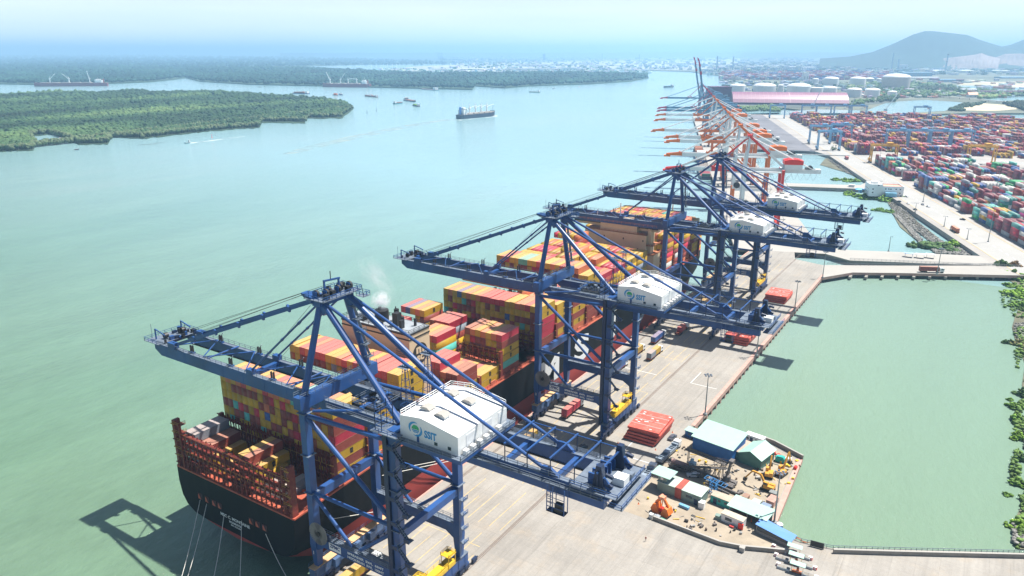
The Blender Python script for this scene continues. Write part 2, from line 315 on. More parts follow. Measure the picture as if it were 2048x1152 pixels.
# --- bridges / causeways to the yard
br = GP((1645,555),(1705,545),(1800,546),(2048,551),(2600,560),(2600,538),(2048,531),(1800,531),(1645,530))
sheet('approach_bridge', [[(p.x,p.y) for p in br]], -1.8, .02, mConcP, side=mPinkK)
mb = MB()
for i, x in enumerate(range(1700, 2060, 32)):
    a = G(x, 549); b = a+Vector((0,16,0)); mb.beam((a.x,a.y,-2.4),(b.x,b.y,-2.4), 1.6, 1.4); mb.tube((a.x,a.y+1.5,-9),(a.x,a.y+1.5,-2), .6); mb.tube((a.x,a.y+13,-9),(a.x,a.y+13,-2), .6)
kind(mb.build('bridge_piers', mConcD))
cw = GP((1536,497),(1600,499),(1700,505),(1800,512),(1900,518),(2020,526),(2060,527),(2060,505),(2005,508),(1990,506),(1900,507),(1800,503),(1700,499),(1600,492),(1536,489))
cwp = [T(-52,62), T(13,62), *GP((1700,521),(1860,527),(2040,533)), T(185,44), T(185,74), T(148,78), *GP((1940,511),(1800,504),(1700,500)), T(13,84)]
cwp = [(p.x,p.y) for p in cwp]
sheet('causeway', [cwp], -1.6, .016, mConcP, side=mConcD)
# --- the other terminal: quay, jetty, roads, yard (frame of its own: n across, t along)
oq = [T(-51,62),T(13,62),T(13,1330),T(-51,1330)]
sheet('far_quay_deck', [[(p.x,p.y) for p in oq]], -1.6, .03, mConcP, side=mPinkK)
jt = [T(10,362),T(60,361),T(112,360),T(125,340),T(160,340),T(160,425),T(125,418),T(108,385),T(60,383),T(10,383)]
sheet('jetty', [[(p.x,p.y) for p in jt]], -1.6, .036, mConcP, side=mConcD)
yard = [T(122,44),T(900,-90),T(2200,500),T(2200,1300),T(1100,1372),T(120,1395),T(13,1395),T(13,735),T(112,690),T(123,640)]
sheet('container_yard_ground', [[(p.x,p.y) for p in yard]], -4.5, .045, M('yard_paving', (.34,.32,.30), .9, 0, .2, .02, dirt=(.30,.29,.27), dirt_amt=.7, stretch='world'))
mRoad = M('pale_road', (.36,.355,.34), .85, 0, .08, .03, dirt=(.44,.43,.42), dirt_amt=.3, stretch='world')
rd = [T(128,30),T(158,30),T(158,1380),T(128,1380)]
sheet('yard_road', [[(p.x,p.y) for p in rd]], -1, .06, mRoad)
rd = [T(158,612),T(1500,500),T(1500,540),T(158,645)]
sheet('cross_road', [[(p.x,p.y) for p in rd]], -1, .052, mRoad)
mb = MB()
for n_ in (128.6, 157.2): mb.prism([(p.x,p.y) for p in (T(n_,30),T(n_+.8,30),T(n_+.8,1380),T(n_,1380))], .0, .2)
kind(mb.build('road_kerbs', M('kerb_ochre', (.55,.43,.25), .9, stretch='world')))
mb = MB()
for t_ in range(60, 1380, 12): mb.prism([(p.x,p.y) for p in (T(143,t_),T(143.25,t_),T(143.25,t_+6),T(143,t_+6))], .06, .066)
kind(mb.build('road_markings', mWhite))
sheet('service_strip', [[(p.x,p.y) for p in (T(30,700),T(112,690),T(112,1380),T(30,1380))]], -1, .05, M('dark_ground', (.17,.17,.19), .9, 0, .3, .02, stretch='world'))
# --- scrub, mud and rock banks
mMud = M('mud_bank', (.13,.125,.085), .9, 0, .35, .08, dirt=(.08,.12,.04), dirt_amt=.6, stretch='world')
mRock = M('riprap_rock', (.30,.29,.27), .9, 0, .35, .3, stretch='world')
mFar = M('far_land', (.15,.165,.125), .95, 0, .45, .0022, dirt=(.05,.08,.05), dirt_amt=.95, stretch='world')
mForestG = M('forest_floor', (.030,.062,.030), .95, 0, .4, .004, dirt=(.09,.14,.05), dirt_amt=.6, stretch='world')
banks = [GP((1840,395),(1870,410),(1995,503),(1975,513),(1850,430),(1800,404), z=WZ),
         GP((1775,405),(1800,405),(1830,440),(1900,495),(1885,502),(1790,432), z=WZ),
         GP((1785,428),(1795,430),(1845,480),(1838,486),(1800,455), z=WZ),
         GP((1860,497),(1900,492),(1985,508),(1965,513),(1870,507), z=WZ),
         GP((1650,318),(1675,312),(1740,350),(1720,358),(1690,345),(1640,330), z=WZ)]
sheet('mud_banks', banks, WZ-1, WZ+.5, mMud)
sheet('shore_bank', [GP((2000,552),(2026,566),(2044,586),(2040,610),(2030,634),(2024,655),(2030,680),(2042,705),(2050,730),(2044,770),(2048,800),(2056,850),(2052,890),(2060,930),(2054,975),(2044,1010),(2032,1035),(2028,1060),(2040,1100),(2300,1100),(2600,560), z=WZ)], WZ-1, WZ+.35, mMud)
# --- far land: right bank, centre, left
rb = GP((1380,143),(1440,151),(1450,168),(1425,200),(1400,215),(1560,215),(1640,224),(1760,222),(1780,229),(1950,226),(2300,226),(2300,108),(1200,108),(1050,133),(1290,140), z=0)
sheet('east_bank_land', [rb], WZ-1, .02, mFar)
lb = GP((-600,150),(-300,160),(0,167),(70,168),(200,167),(300,163),(350,158),(372,155),(400,162),(500,168),(640,171),(850,176),(945,178),(950,171),(1010,175),(1060,171),(1180,167),(1260,162),(1298,155),(1294,148),(1180,145),(1000,145),(880,145),(780,143),(690,137),(620,134),(520,133),(300,131),(0,131),(-600,131), z=0)
sheet('mangrove_land', [lb], WZ-1, .4, mForestG)
fb = GP((-900,133),(0,133),(520,134),(620,131.5),(760,128.5),(900,127),(1010,125),(1500,108),(1500,106.2),(-900,106.2), z=0)
sheet('north_land', [fb], WZ-1, .3, mForestG)
cbk = GP((770,140),(830,133),(900,130),(1000,126),(1400,118),(1480,112),(1480,130),(1400,139),(1250,140),(1000,143),(840,143), z=0)
sheet('town_ground', [cbk], WZ-1, .6, M('town_ground', (.36,.38,.36), .9, 0, .4, .003, dirt=(.10,.16,.10), dirt_amt=.8, stretch='world'))
isl = [(-500,330),(0,304),(66,301),(72,288),(60,272),(110,270),(140,283),(160,290),(215,289),(222,272),(245,277),(285,278),(340,272),(430,262),(520,256),(522,246),(610,247),(612,238),(684,237),(706,218),(690,204),(640,196),(560,191),(500,187),(420,183),(330,184),(260,181),(200,186),(120,184),(60,187),(0,190),(-500,200)]
sheet('island_ground', [GP(*rough(isl, 1.3), z=WZ)], WZ-1, WZ+1.0, mForestG)
# lagoons of the right bank
mLag = M('pale_lagoon', (.30,.36,.38), .3, 0, .08, .01, stretch='world')
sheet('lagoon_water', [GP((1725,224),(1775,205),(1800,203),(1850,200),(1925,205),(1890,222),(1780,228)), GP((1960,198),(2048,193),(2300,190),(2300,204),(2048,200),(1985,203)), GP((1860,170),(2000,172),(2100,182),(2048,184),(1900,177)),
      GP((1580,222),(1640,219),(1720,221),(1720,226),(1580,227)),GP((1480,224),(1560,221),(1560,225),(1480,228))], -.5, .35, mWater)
sheet('sand_flat', [GP((1925,215),(1960,206),(2010,210),(2040,218),(1990,222),(1930,221))], -.5, .30, M('sand', (.55,.48,.33), .95, 0, .2, .02, stretch='world'))
sheet('dark_bund', [GP((1450,212),(1560,216),(1700,213),(1790,205),(1790,199),(1700,206),(1440,204))], -.5, .42, M('bund_ground', (.09,.11,.10), .9, 0, .4, .02, stretch='world'))
sheet('dry_field', [GP((1900,176),(2048,180),(2300,185),(2300,160),(2048,163),(1930,165)), GP((1735,192),(1850,190),(1860,184),(1740,184))], -.5, .33, M('dry_field', (.42,.38,.26), .95, 0, .25, .01, stretch='world'))
# --- mountain
def hill(name, profile, dist0, depth, mat, seed):
    """a ridge: crest heights come from sight lines at the ridge's own distance, the body is a solid with slopes to both sides"""
    mb = MB(); K = 9; cols = []
    xs = [profile[0][0]+(profile[-1][0]-profile[0][0])*i/70 for i in range(71)]
    for i, x in enumerate(xs):
        for (xa,ya),(xb,yb) in zip(profile, profile[1:]):
            if xa <= x <= xb: y = ya+(yb-ya)*(x-xa)/(xb-xa); break
        d = FW*FOC+RT*(x-1024)-UP*(y-576); h = Vector((d.x,d.y,0)).length; u = Vector((d.x,d.y,0))/h
        zc = max(2, H+d.z*dist0/h); col = []
        for k in range(-K, K+1):
            f = 1-abs(k)/K; r = dist0+k/K*depth
            zz = zc*(f**1.15)*(1+.16*mnoise.noise(Vector((i*.23, k*.45, seed)))*(1-f)*2)+ 25*mnoise.noise(Vector((i*.5,k*.9,seed+9)))*f*(1-f)*2
            if k == 0: zz = zc
            p = u*r; col.append((p.x,p.y,max(0,zz)))
        cols.append(col)
    for c in cols: mb.v += c
    n = 2*K+1
    for i in range(70):
        for k in range(2*K): mb.f.append((i*n+k,(i+1)*n+k,(i+1)*n+k+1,i*n+k+1)); mb.m.append(0)
    return smooth(kind(mb.build(name, mat)), 80)
mHill = M('hill_forest', (.028,.060,.050), .95, 0, .4, .0012, stretch='world')
mt = mHill.node_tree; 
hill('mountain', [(1640,117),(1700,113),(1745,104),(1790,86),(1826,69),(1850,62),(1868,62.5),(1900,66),(1935,70),(1960,80),(1990,89),(2003,93),(2030,100),(2060,112)], 9000, 1500, mHill, 3)
hill('mountain', [(1960,117),(1985,100),(2003,93),(2020,90),(2048,79),(2080,70),(2130,60),(2200,75),(2300,100)], 9900, 1400, mHill, 8)
hill('quarry_slope', [(1885,117),(1920,113),(1950,109),(1963,106),(1975,111),(2000,117)], 8000, 500, M('quarry_rock', (.24,.20,.19), .95, 0, .35, .004, stretch='world'), 5)
hill('quarry_slope', [(1985,117),(2010,108),(2040,107),(2080,112),(2120,117)], 8200, 400, bpy.data.materials['quarry_rock'], 6)
hill('low_hills', [(560,106),(700,105.5),(1000,105.2),(1300,104.2),(1450,103.4),(1560,103.8),(1700,105),(1760,106)], 26000, 2500, mHill, 11)
# --- foliage
def ico(level):
    import bmesh
    b = bmesh.new(); bmesh.ops.create_icosphere(b, subdivisions=level, radius=1); b.verts.ensure_lookup_table()
    v = np.array([q.co[:] for q in b.verts]); f = np.array([[w.index for w in q.verts] for q in b.faces]); b.free(); return v, f
ICO1 = ico(1); ICO2 = ico(2)
def blobs(name, P, RAD, COLS, base, mat, flat=.8, jit=.32, parent=None, seed=1):
    rs = np.random.RandomState(seed); bv, bf = base; n = len(P); P = np.array(P); RAD = np.array(RAD).reshape(n,1,1)
    J = 1+jit*(rs.rand(n, len(bv), 1)*2-1); V = bv[None]*J*RAD*np.array([1,1,flat])
    a = rs.rand(n)*6.28; c, s = np.cos(a)[:,None], np.sin(a)[:,None]; x = V[:,:,0]*c-V[:,:,1]*s; y = V[:,:,0]*s+V[:,:,1]*c; V = np.stack([x,y,V[:,:,2]],2)+P[:,None]
    F = bf[None]+(np.arange(n)*len(bv))[:,None,None]; V = V.reshape(-1,3); F = F.reshape(-1,3)
    me = bpy.data.meshes.new(name); me.vertices.add(len(V)); me.vertices.foreach_set('co', V.astype(np.float32).ravel())
    me.loops.add(len(F)*3); me.loops.foreach_set('vertex_index', F.astype(np.int32).ravel()); me.polygons.add(len(F))
    me.polygons.foreach_set('loop_start', np.arange(0,len(F)*3,3,dtype=np.int32)); me.update(calc_edges=True)
    C = np.array(COLS)[:,None,:]*(1+.3*(rs.rand(n,len(bf),1)*2-1)); C = np.concatenate([np.clip(C,0,1), np.ones((n,len(bf),1))],2).reshape(-1,4); C = np.repeat(C,3,axis=0)
    at = me.color_attributes.new('Col','FLOAT_COLOR','CORNER'); at.data.foreach_set('color', C.astype(np.float32).ravel()); me.materials.append(mat)
    return link(name, me, parent)
def inpoly(x, y, poly):
    c = False; j = len(poly)-1
    for i in range(len(poly)):
        xi, yi = poly[i]; xj, yj = poly[j]
        if (yi > y) != (yj > y) and x < (xj-xi)*(y-yi)/(yj-yi)+xi: c = not c
        j = i
    return c
mLeaf = M('foliage', (.1,.1,.1), .7, 0, .25, .05, attr='Col', spec=.2)
def forest(name, poly, z, dens, rpx, hgt, seed, label, tone=(.034,.076,.028), shore=None):
    rs = random.Random(seed); x0 = min(p[0] for p in poly); x1 = max(p[0] for p in poly); y0 = min(p[1] for p in poly); y1 = max(p[1] for p in poly)
    P = []; RR = []; C = []
    n = int((x1-x0)*(y1-y0)*dens)
    for i in range(n):
        x = rs.uniform(x0,x1); y = rs.uniform(y0,y1)
        if not inpoly(x+4*mnoise.noise(Vector((x*.09,y*.2,seed))),y+1.6*mnoise.noise(Vector((x*.08,y*.1,seed+7))),poly): continue
        g = G(x,y,z); d = g.length; r = max(3.4, d/FOC*rpx)*rs.uniform(.65,1.35)
        k = mnoise.noise(Vector((g.x*.006,g.y*.0022,seed))); k2 = mnoise.noise(Vector((g.x*.03,g.y*.012,seed+4)))
        l = max(.3, 1+1.15*k+.4*k2); w = max(0,k+.3*k2)
        g.z = z+hgt*(.75+.3*k2)*rs.uniform(.8,1.1); P.append(tuple(g)); RR.append(r)
        C.append((tone[0]*l*(1+.7*w), tone[1]*l*(1+.15*w), tone[2]*l))
    o = blobs(name, P, RR, C, ICO1, mLeaf, .85, .35, seed=seed); kind(o, 'stuff'); o['label'] = label; return o
isp = [(-80,312),(0,303),(66,299),(70,288),(58,272),(100,268),(140,280),(160,288),(215,287),(225,270),(245,274),(285,276),(340,270),(430,260),(518,254),(522,243),(608,244),(614,236),(682,234),(703,218),(690,207),(640,199),(560,194),(500,190),(420,186),(330,187),(260,184),(200,189),(120,187),(60,190),(0,193),(-80,196)]
forest('mangrove_island', isp, WZ, .22, 3.6, 9, 1, 'dense green mangrove forest covering the near river island')
# a paler fringe of trunks and low crowns along the island's water line
P = []; RR = []; C = []; rs = random.Random(5); mb = MB()
isp2 = rough(isp[1:20], 1.2, 4)[:-8]
for (a, b) in zip(isp2, isp2[1:]):
    L_ = math.hypot(b[0]-a[0], b[1]-a[1])
    for i in range(int(L_*1.6)):
        f = rs.random(); g = G(a[0]+(b[0]-a[0])*f+rs.uniform(-2,2), a[1]+(b[1]-a[1])*f+rs.uniform(-1.2,.6), WZ)
        P.append((g.x,g.y,WZ+rs.uniform(4,8))); RR.append(rs.uniform(2,3.8)); l = rs.uniform(.8,1.4); C.append((.085*l,.115*l,.055*l))
        mb.beam((g.x,g.y,WZ),(g.x+rs.uniform(-1,1),g.y,WZ+6), .35, .35)
o = blobs('mangrove_fringe', P, RR, C, ICO1, mLeaf, 1.1, .4, seed=3); kind(o, 'stuff'); o['label'] = 'pale green mangroves along the water line of the near island'
o = kind(mb.build('mangrove_trunks', M('pale_trunks', (.30,.28,.22), .9)), 'stuff'); o['label'] = 'thin grey mangrove trunks standing in the water at the island edge'
lp = [(-100,164),(0,166),(70,167),(200,166),(300,162),(350,157),(372,154),(400,161),(500,167),(640,170),(850,175),(945,177),(952,170),(1010,174),(1060,170),(1180,166),(1260,161),(1296,155),(1290,150),(1180,147),(1000,147),(880,147),(780,145),(690,140),(620,137),(520,136),(300,134),(0,133),(-100,133)]
forest('mangrove_woodland', lp, 0, .24, 3.4, 10, 2, 'long band of dark mangrove woodland across the river', tone=(.014,.050,.036))
forest('distant_woodland', [(-100,134),(520,134),(620,131),(700,129.5),(900,128.5),(880,124),(700,118),(300,112),(-100,112)], 0, .14, 3.2, 10, 3, 'far blue green forest reaching the horizon', tone=(.016,.050,.045))
forest('riverside_scrub', [(1560,219),(1545,212),(1480,217),(1475,224),(1560,224)], 0, .3, 3, 5, 4, 'green scrub beyond the far terminal road', tone=(.08,.14,.05))
forest('creek_woodland', [(1700,213),(1740,208),(1790,203),(1800,196),(1850,196),(1930,192),(1960,199),(2048,193),(2048,186),(1990,183),(1930,180),(1900,172),(1850,168),(1790,165),(1700,168),(1690,180),(1760,190),(1760,196),(1700,206)], 0, .12, 3.2, 6, 6, 'scattered trees between storage tanks and the creek', tone=(.07,.135,.05))
forest('creek_scrub', [(1895,222),(1925,210),(1975,205),(1960,210),(1925,218),(1930,223)], 0, .4, 2.6, 4, 7, 'green scrub on the creek bank before the sand flat')
forest('bank_woodland', [(2005,208),(2048,205),(2100,210),(2100,230),(2060,225),(2020,214)], 0, .3, 2.8, 6, 8, 'green woodland right of the sand flat')
def rocks(name, polys, n, label, seed, s0=.4, s1=1.05):
    rs = random.Random(seed); P = []; RR = []; C = []
    for poly in polys:
        x0 = min(p[0] for p in poly); x1 = max(p[0] for p in poly); y0 = min(p[1] for p in poly); y1 = max(p[1] for p in poly); k = 0
        while k < n:
            x = rs.uniform(x0,x1); y = rs.uniform(y0,y1)
            if not inpoly(x,y,poly): continue
            g = G(x,y,WZ+.4); P.append((g.x,g.y,WZ+.5+rs.uniform(0,.6))); RR.append(rs.uniform(s0,s1)); l = rs.uniform(.5,1.5); C.append((.22*l,.215*l,.20*l)); k += 1
    o = blobs(name, P, RR, C, ICO1, M('rock_surface', (.3,.3,.3), .9, attr='Col'), .6, .35, seed=seed); kind(o, 'stuff'); o['label'] = label
rocks('riprap', [[(1840,400),(1870,410),(1995,503),(1975,513),(1850,430)],[(1775,405),(1800,405),(1830,440),(1900,495),(1885,502),(1790,432)],[(1785,428),(1795,430),(1845,480),(1838,486)],[(1860,497),(1900,492),(1985,508),(1965,513),(1870,507)],[(1655,320),(1680,315),(1738,350),(1718,356),(1690,345)]], 1300, 'grey rock banks in the water beside the yard road', 3)
rocks('shore_rocks', [[(2026,650),(2050,645),(2060,700),(2036,690)],[(2024,1045),(2056,1036),(2060,1098),(2026,1088)],[(2046,840),(2060,830),(2060,900),(2050,900)]], 260, 'grey rocks along the right shore', 4, .3, .8)

P = []; RR = []; C = []; rs = random.Random(61)
for k in range(1500):
    y = rs.uniform(548,1100); q = y*.013; x = 2042-8*math.sin(q*1.7)-6*math.sin(q*4.1+1)+rs.uniform(-9,26)*(1 if rs.random() < .8 else 1.6)
    if y < 620: x -= rs.uniform(0,22)
    if mnoise.noise(Vector((y*.03,x*.03,2))) < -.12: continue
    g = G(x,y,WZ); P.append((g.x,g.y,WZ+rs.uniform(.2,1.6))); RR.append(rs.uniform(.35,1.1)); l = rs.uniform(.6,1.5); C.append((.12*l,.20*l,.05*l))
o = blobs('shore_scrub', P, RR, C, ICO1, mLeaf, .7, .5, seed=9); kind(o, 'stuff'); o['label'] = 'tangled low green scrub along the right shore of the basin'
# ================================================================== BLUE SHIP-TO-SHORE CRANES
mLogoB = M('logo_blue', (.03,.30,.62), .5, var=.03); mLogoG = M('logo_green', (.04,.42,.16), .5, var=.03)
mSign = M('sign_white', (.78,.80,.80), .5, var=.03); mReel = M('reel_grey', (.22,.22,.22), .5, .4)
mSill = M('sill_blue', (.07,.13,.26), .5, 0, .3, .3, dirt=(.30,.24,.20), dirt_amt=.5); mDusty = M('dusty_orange', (.60,.38,.20), .8)
def blue_crane(label, Y0, num, trolley=14.0, cab=True):
    D = 24.0; GX = 30.3; G1, G2 = 6.5, 17.5; C = thing('ship_to_shore_crane', label, 'crane', (-138.0, Y0, 0), group='blue container cranes along the quay')
    MM = [mNavy, mGalv, mNavyD, mBlk, mWhite]
    # legs
    for x in (0, GX):
        for y in (0, D):
            mb = MB(); s = 1 if x == 0 else -1
            mb.beam((x,y,6.8),(x,y,14), 1.5, 1.7, w2=2.2, h2=2.6); mb.beam((x,y,14),(x,y,18), 2.2, 2.6, w2=2.0, h2=2.2); mb.beam((x,y,18),(x,y,54.2 if x == 0 else 57), 2.0, 2.1)
            if x == 0: mb.beam((x,y,54.2),(x,y,57.5), 2.3, 2.6)
            for z in (29.8, 53, 41): mb.box(x-1.5,x+1.5,y-1.5,y+1.5,z,z+.15, 1)
            mb.build('leg', MM, C)
    for x in (0, GX):
        mb = MB(); mb.box(x-1.1, x+1.1, -2.5, D+2.5, 4.0, 6.9); mb.box(x-1.25, x+1.25, -2.6, D+2.6, 6.9, 7.0, 1)
        for y in range(-2, 27, 3): mb.box(x-1.2, x+1.2, y, y+.15, 4.0, 6.9)
        mb.rail([(x-1.2,-2.4,7),(x-1.2,D+2.4,7)], step=3, r=.04); o = mb.build('sill_beam', [mSill if x == 0 else mNavy, mDusty if x == 0 else mGalv], C)
        for y in (0, D):                                    # equalisers and wheels, four pairs under each corner
            mb = MB(); sg = 1 if y == 0 else -1; yc = y+sg*1.5
            mb.beam((x,yc-4.6,3.2),(x,yc+4.6,3.2), 1.0, 1.1); mb.hexa([(x-.5,yc-1.4,3.4),(x+.5,yc-1.4,3.4),(x+.5,yc+1.4,3.4),(x-.5,yc+1.4,3.4),(x-.6,yc-.8,4.6),(x+.6,yc-.8,4.6),(x+.6,yc+.8,4.6),(x-.6,yc+.8,4.6)])
            for dy in (-3.2, 3.2):
                mb.beam((x,yc+dy-2.2,2.1),(x,yc+dy+2.2,2.1), .8, .8); mb.box(x-.4,x+.4,yc+dy-.5,yc+dy+.5,2.1,3.4)
                for d2 in (-1.25, 1.25): mb.box(x-.55,x+.55,yc+dy+d2-1.0,yc+dy+d2+1.0,.75,1.9, 2)
            bo = mb.build('bogie', MM, C)
            for dy in (-3.2, 3.2):
                for d2 in (-1.9, -.6, .6, 1.9):
                    wb = MB(); wb.tube((x-.2,yc+dy+d2,.5),(x+.2,yc+dy+d2,.5), .45, 10); wb.build('wheel', mBlk, bo)
        for y in (-7.0, D+7.0):
            mb = MB(); mb.box(x-.4,x+.4,y-1,y+1,.4,1.6,2); mb.tube((x,y,1.1),(x,y+(-1 if y<0 else 1)*1.6,1.1), .22, 8, 3); mb.build('buffer', MM, C)
    # side frames
    for y in (0, D):
        mb = MB(); mb.hexa([(0,y-1,12.6),(GX,y-1,12.6),(GX,y+1,12.6),(0,y+1,12.6),(0,y-1,17.2),(GX,y-1,17.2),(GX,y+1,17.2),(0,y+1,17.2)]) if False else mb.box(.9, GX-.9, y-.9, y+.9, 14.3, 17.4)
        for x, s in ((.9,1),(GX-.9,-1)): mb.hexa([(x,y-.85,12.4),(x+s*.05,y-.85,12.4),(x+s*.05,y+.85,12.4),(x,y+.85,12.4),(x,y-.85,14.32),(x+s*3.2,y-.85,14.32),(x+s*3.2,y+.85,14.32),(x,y+.85,14.32)] if s > 0 else [(x-.05,y-.85,12.4),(x,y-.85,12.4),(x,y+.85,12.4),(x-.05,y+.85,12.4),(x-3.2,y-.85,14.32),(x,y-.85,14.32),(x,y+.85,14.32),(x-3.2,y+.85,14.32)])
        mb.box(.9, GX-.9, y-1.0, y+1.0, 17.4, 17.5, 1); mb.rail([(1,y-.95,17.5),(GX-1,y-.95,17.5)], m=1); mb.rail([(1,y+.95,17.5),(GX-1,y+.95,17.5)], m=1)
        pb = mb.build('portal_beam', MM, C)
        mb = MB()
        mb.tube((.8,y,52.4),(GX-.8,y,53.6), .62, 10); mb.tube((.8,y,29.8),(GX-.8,y,29.8), .55, 10)
        mb.tube((.8,y,51.8),(GX-.8,y,30.4), .62, 10); mb.tube((.8,y,28.9),(13.6,y,17.8), .5, 10); mb.tube((GX-.8,y,28.9),(16.2,y,17.8), .5, 10)
        mb.build('side_bracing', MM, C)
        if y == 0:
            lb = MB(); lb.box(6.0, 10.3, y-1.02, y-.98, 14.9, 17.0); lb.build('maker_board', mSign, pb)
            link('maker_lettering', text_mesh('ZPMC', M('letter_blue', (.02,.05,.2)) if 'letter_blue' not in bpy.data.materials else bpy.data.materials['letter_blue'], width=3.6, height=1.1, bold=.03), pb, (8.15, -1.05, 16.2))
            link('lettering', text_mesh('SPREADER  SWL  65MT', mSign, width=12.6, height=.75, bold=.03), pb, (19.0, -1.0, 16.45))
            link('lettering', text_mesh('HOOKBEAM  SWL  100MT', mSign, width=12.6, height=.75, bold=.03), pb, (19.0, -1.0, 15.25))
            link('number', text_mesh(str(num), mSign, height=1.0, bold=.02), C, (0, -1.32, 11.5))
    # cross beams between the legs
    mb = MB(); mb.box(-1.3, 1.3, -2.2, D+2.2, 54.6, 57.9); mb.box(-2.4, -1.31, -1, D+1, 55.6, 55.7, 1); mb.rail([(-2.3,-1,55.7),(-2.3,D+1,55.7)], m=1); mb.rail([(-1.2,-2,57.9),(-1.2,D+2,57.9)], m=1); mb.rail([(1.2,-2,57.9),(1.2,D+2,57.9)], m=1)
    mb.build('cross_beam', MM, C)
    mb = MB(); mb.box(GX-1.1, GX+1.1, -1.2, D+1.2, 54.6, 57.2); mb.build('cross_beam', MM, C); mb = MB(); mb.box(GX-.8, GX+.8, .9, D-.9, 27, 29); mb.build('cross_beam', MM, C)
    mb = MB(); mb.box(-.8, .8, 1.0, D-1.0, 27, 29.4); mb.build('cross_beam', MM, C)
    # boom and trolley girders: outer boom, then girder back over the quay
    for i, y in enumerate((G1, G2)):
        for nm, xa, xb in (('boom_girder', -73.5, -2.2), ('rear_girder', -1.8, 82.0)):
            mb = MB(); mb.box(xa+3, xb, y-.75, y+.75, 50.9, 54.5); mb.hexa([(xa,y-.7,52.6),(xa+3,y-.75,50.9),(xa+3,y+.75,50.9),(xa,y+.7,52.6),(xa,y-.7,54.5),(xa+3,y-.75,54.5),(xa+3,y+.75,54.5),(xa,y+.7,54.5)])
            s = -1 if i == 0 else 1; w0 = y+s*.76; w1 = y+s*1.9
            mb.box(xa+1, xb, min(y-.7,y+.7), max(y-.7,y+.7), 54.5, 54.55, 1)
            if nm == 'rear_girder': mb.box(3, xb, min(w0,w1), max(w0,w1), 53.4, 53.5, 1); mb.rail([(3,w1,53.5),(xb,w1,53.5)], r=.05, m=1)
            mb.rail([(xa+2,y+s*.7,54.55),(xb,y+s*.7,54.55)], step=2.6, r=.045, m=1)
            for x in np.arange(xa+6, xb-2, 9.0): mb.box(x, x+.2, y-.8, y+.8, 50.9, 54.5)
            mb.box(xa+2, xb, y-s*.75-.25, y-s*.75+.25, 51.0, 51.35, 3)
            mb.build(nm, MM, C)
    mb = MB()                                               # ties between the boom girders
    for x, w in ((-73,2.2),(-29.5,1.4),(-48,.8),(-12,1.0)):
        if w > 1.3: ct = MB(); ct.box(x-w/2, x+w/2, G1, G2, 53.0, 54.4); ct.build('cross_tie', MM, C)
        else: mb.tube((x,G1,54.8),(x,G2,54.8), .28)
    for a, b in ((-66,-50),(-50,-31),(-29,-14),(-14,-3)):
        mb.tube((a,G1,54.8),((a+b)/2,G2,54.8), .2, 6); mb.tube(((a+b)/2,G2,54.8),(b,G1,54.8), .2, 6)
    mb.build('boom_bracing', MM, C)
    for x, w in ((81.5,2.4),(24,1.2),(57,1.0),(70,1.0)): mb = MB(); mb.box(x-w/2, x+w/2, G1, G2, 52.8, 54.3); mb.build('cross_tie', MM, C)
    mb = MB(); mb.tube((2,1,53.6),(14,G1,54.6), .4); mb.tube((2,D-1,53.6),(14,G2,54.6), .4); mb.box(13,14.2,G1,G2,54.6,55.5)
    mb.build('girder_bracing', MM, C)
    for x in (-56,-38,-20):                                 # boom cable supports
        for y in (G1+.4, G2-.4):
            mb = MB(); mb.box(x-.5,x-.2,y-.25,y+.25,54.5,57.0,3); mb.box(x+.5,x+.8,y-.25,y+.25,54.5,57.0,3); mb.box(x-.9,x+1.1,y-.5,y+.5,54.5,55,0); mb.tube((x+.65,y,57),(x+1.5,y,58), .1,6,1); mb.build('rope_support', MM, C)
    # boom tip platform
    mb = MB(); mb.box(-77.5,-70,G1-1.6,G2+1.8,54.6,54.75,1); mb.rail([(-77.4,G1-1.5,54.75),(-77.4,G2+1.7,54.75),(-70,G2+1.7,54.75)], m=0); mb.rail([(-77.4,G1-1.5,54.75),(-71,G1-1.5,54.75)], m=0)
    rs = random.Random(num)
    for i in range(14):
        x = rs.uniform(-76.5,-69); y = rs.uniform(G1,G2); s = rs.uniform(.4,1.1); mb.box(x,x+s,y,y+s*1.4,54.7,54.8+rs.uniform(.5,1.6), rs.choice((0,3,2)))
    for y in (G1+1, G2-1): mb.beam((-75,y,54.7),(-75,y,58.2), .35); mb.beam((-75,y,58.2),(-70,y,57), .3)
    for y in (G1+2.5, G2-2.5): mb.tube((-73,y,55.8),(-73,y+1.2,55.8), .9, 12, 3)
    mb.tube((-77,G1+1,54.7),(-77,G1+1,59.5), .07,5,1); mb.build('boom_tip_platform', MM, C)
    # A-frame
    A1, A2 = 8.3, 17.0; AZ_ = 80.6
    for y, ya in ((0.4, A1), (D-.4, A2)):
        mb = MB(); mb.tube((0,y,57.6),(0,ya,AZ_), .95, 12, r2=.85); mb.build('mast_leg', MM, C)
        smoothy = None
    for y, ya in ((2.6, A1), (D-2.6, A2)):
        mb = MB(); mb.tube((1.2,ya,AZ_-.5),(GX-.2,y,57.6), .85, 12); mb.beam((0,ya,AZ_+.3),(2.5,ya+(y-ya)*.06,AZ_-2.6), 1.5, 1.7); mb.build('rear_strut', MM, C)
    mb = MB()
    for y, s in ((D-1.6, 1),):
        for k in range(5):
            z = 61+k*4; f = (z-57.6)/(AZ_-57.6); yy = (D-.4)+(A2-D+.4)*f
            mb.box(.6,2.6,yy-.9,yy+1.1,z,z+.12,1); mb.rail([(2.5,yy-.9,z+.1),(2.5,yy+1.1,z+.1)],m=1)
            mb.beam((1.4,yy+.8,z),(2.2,yy-1.6,z+4.1), .8, .14, 1)
    mb.build('mast_stair', MM, C)
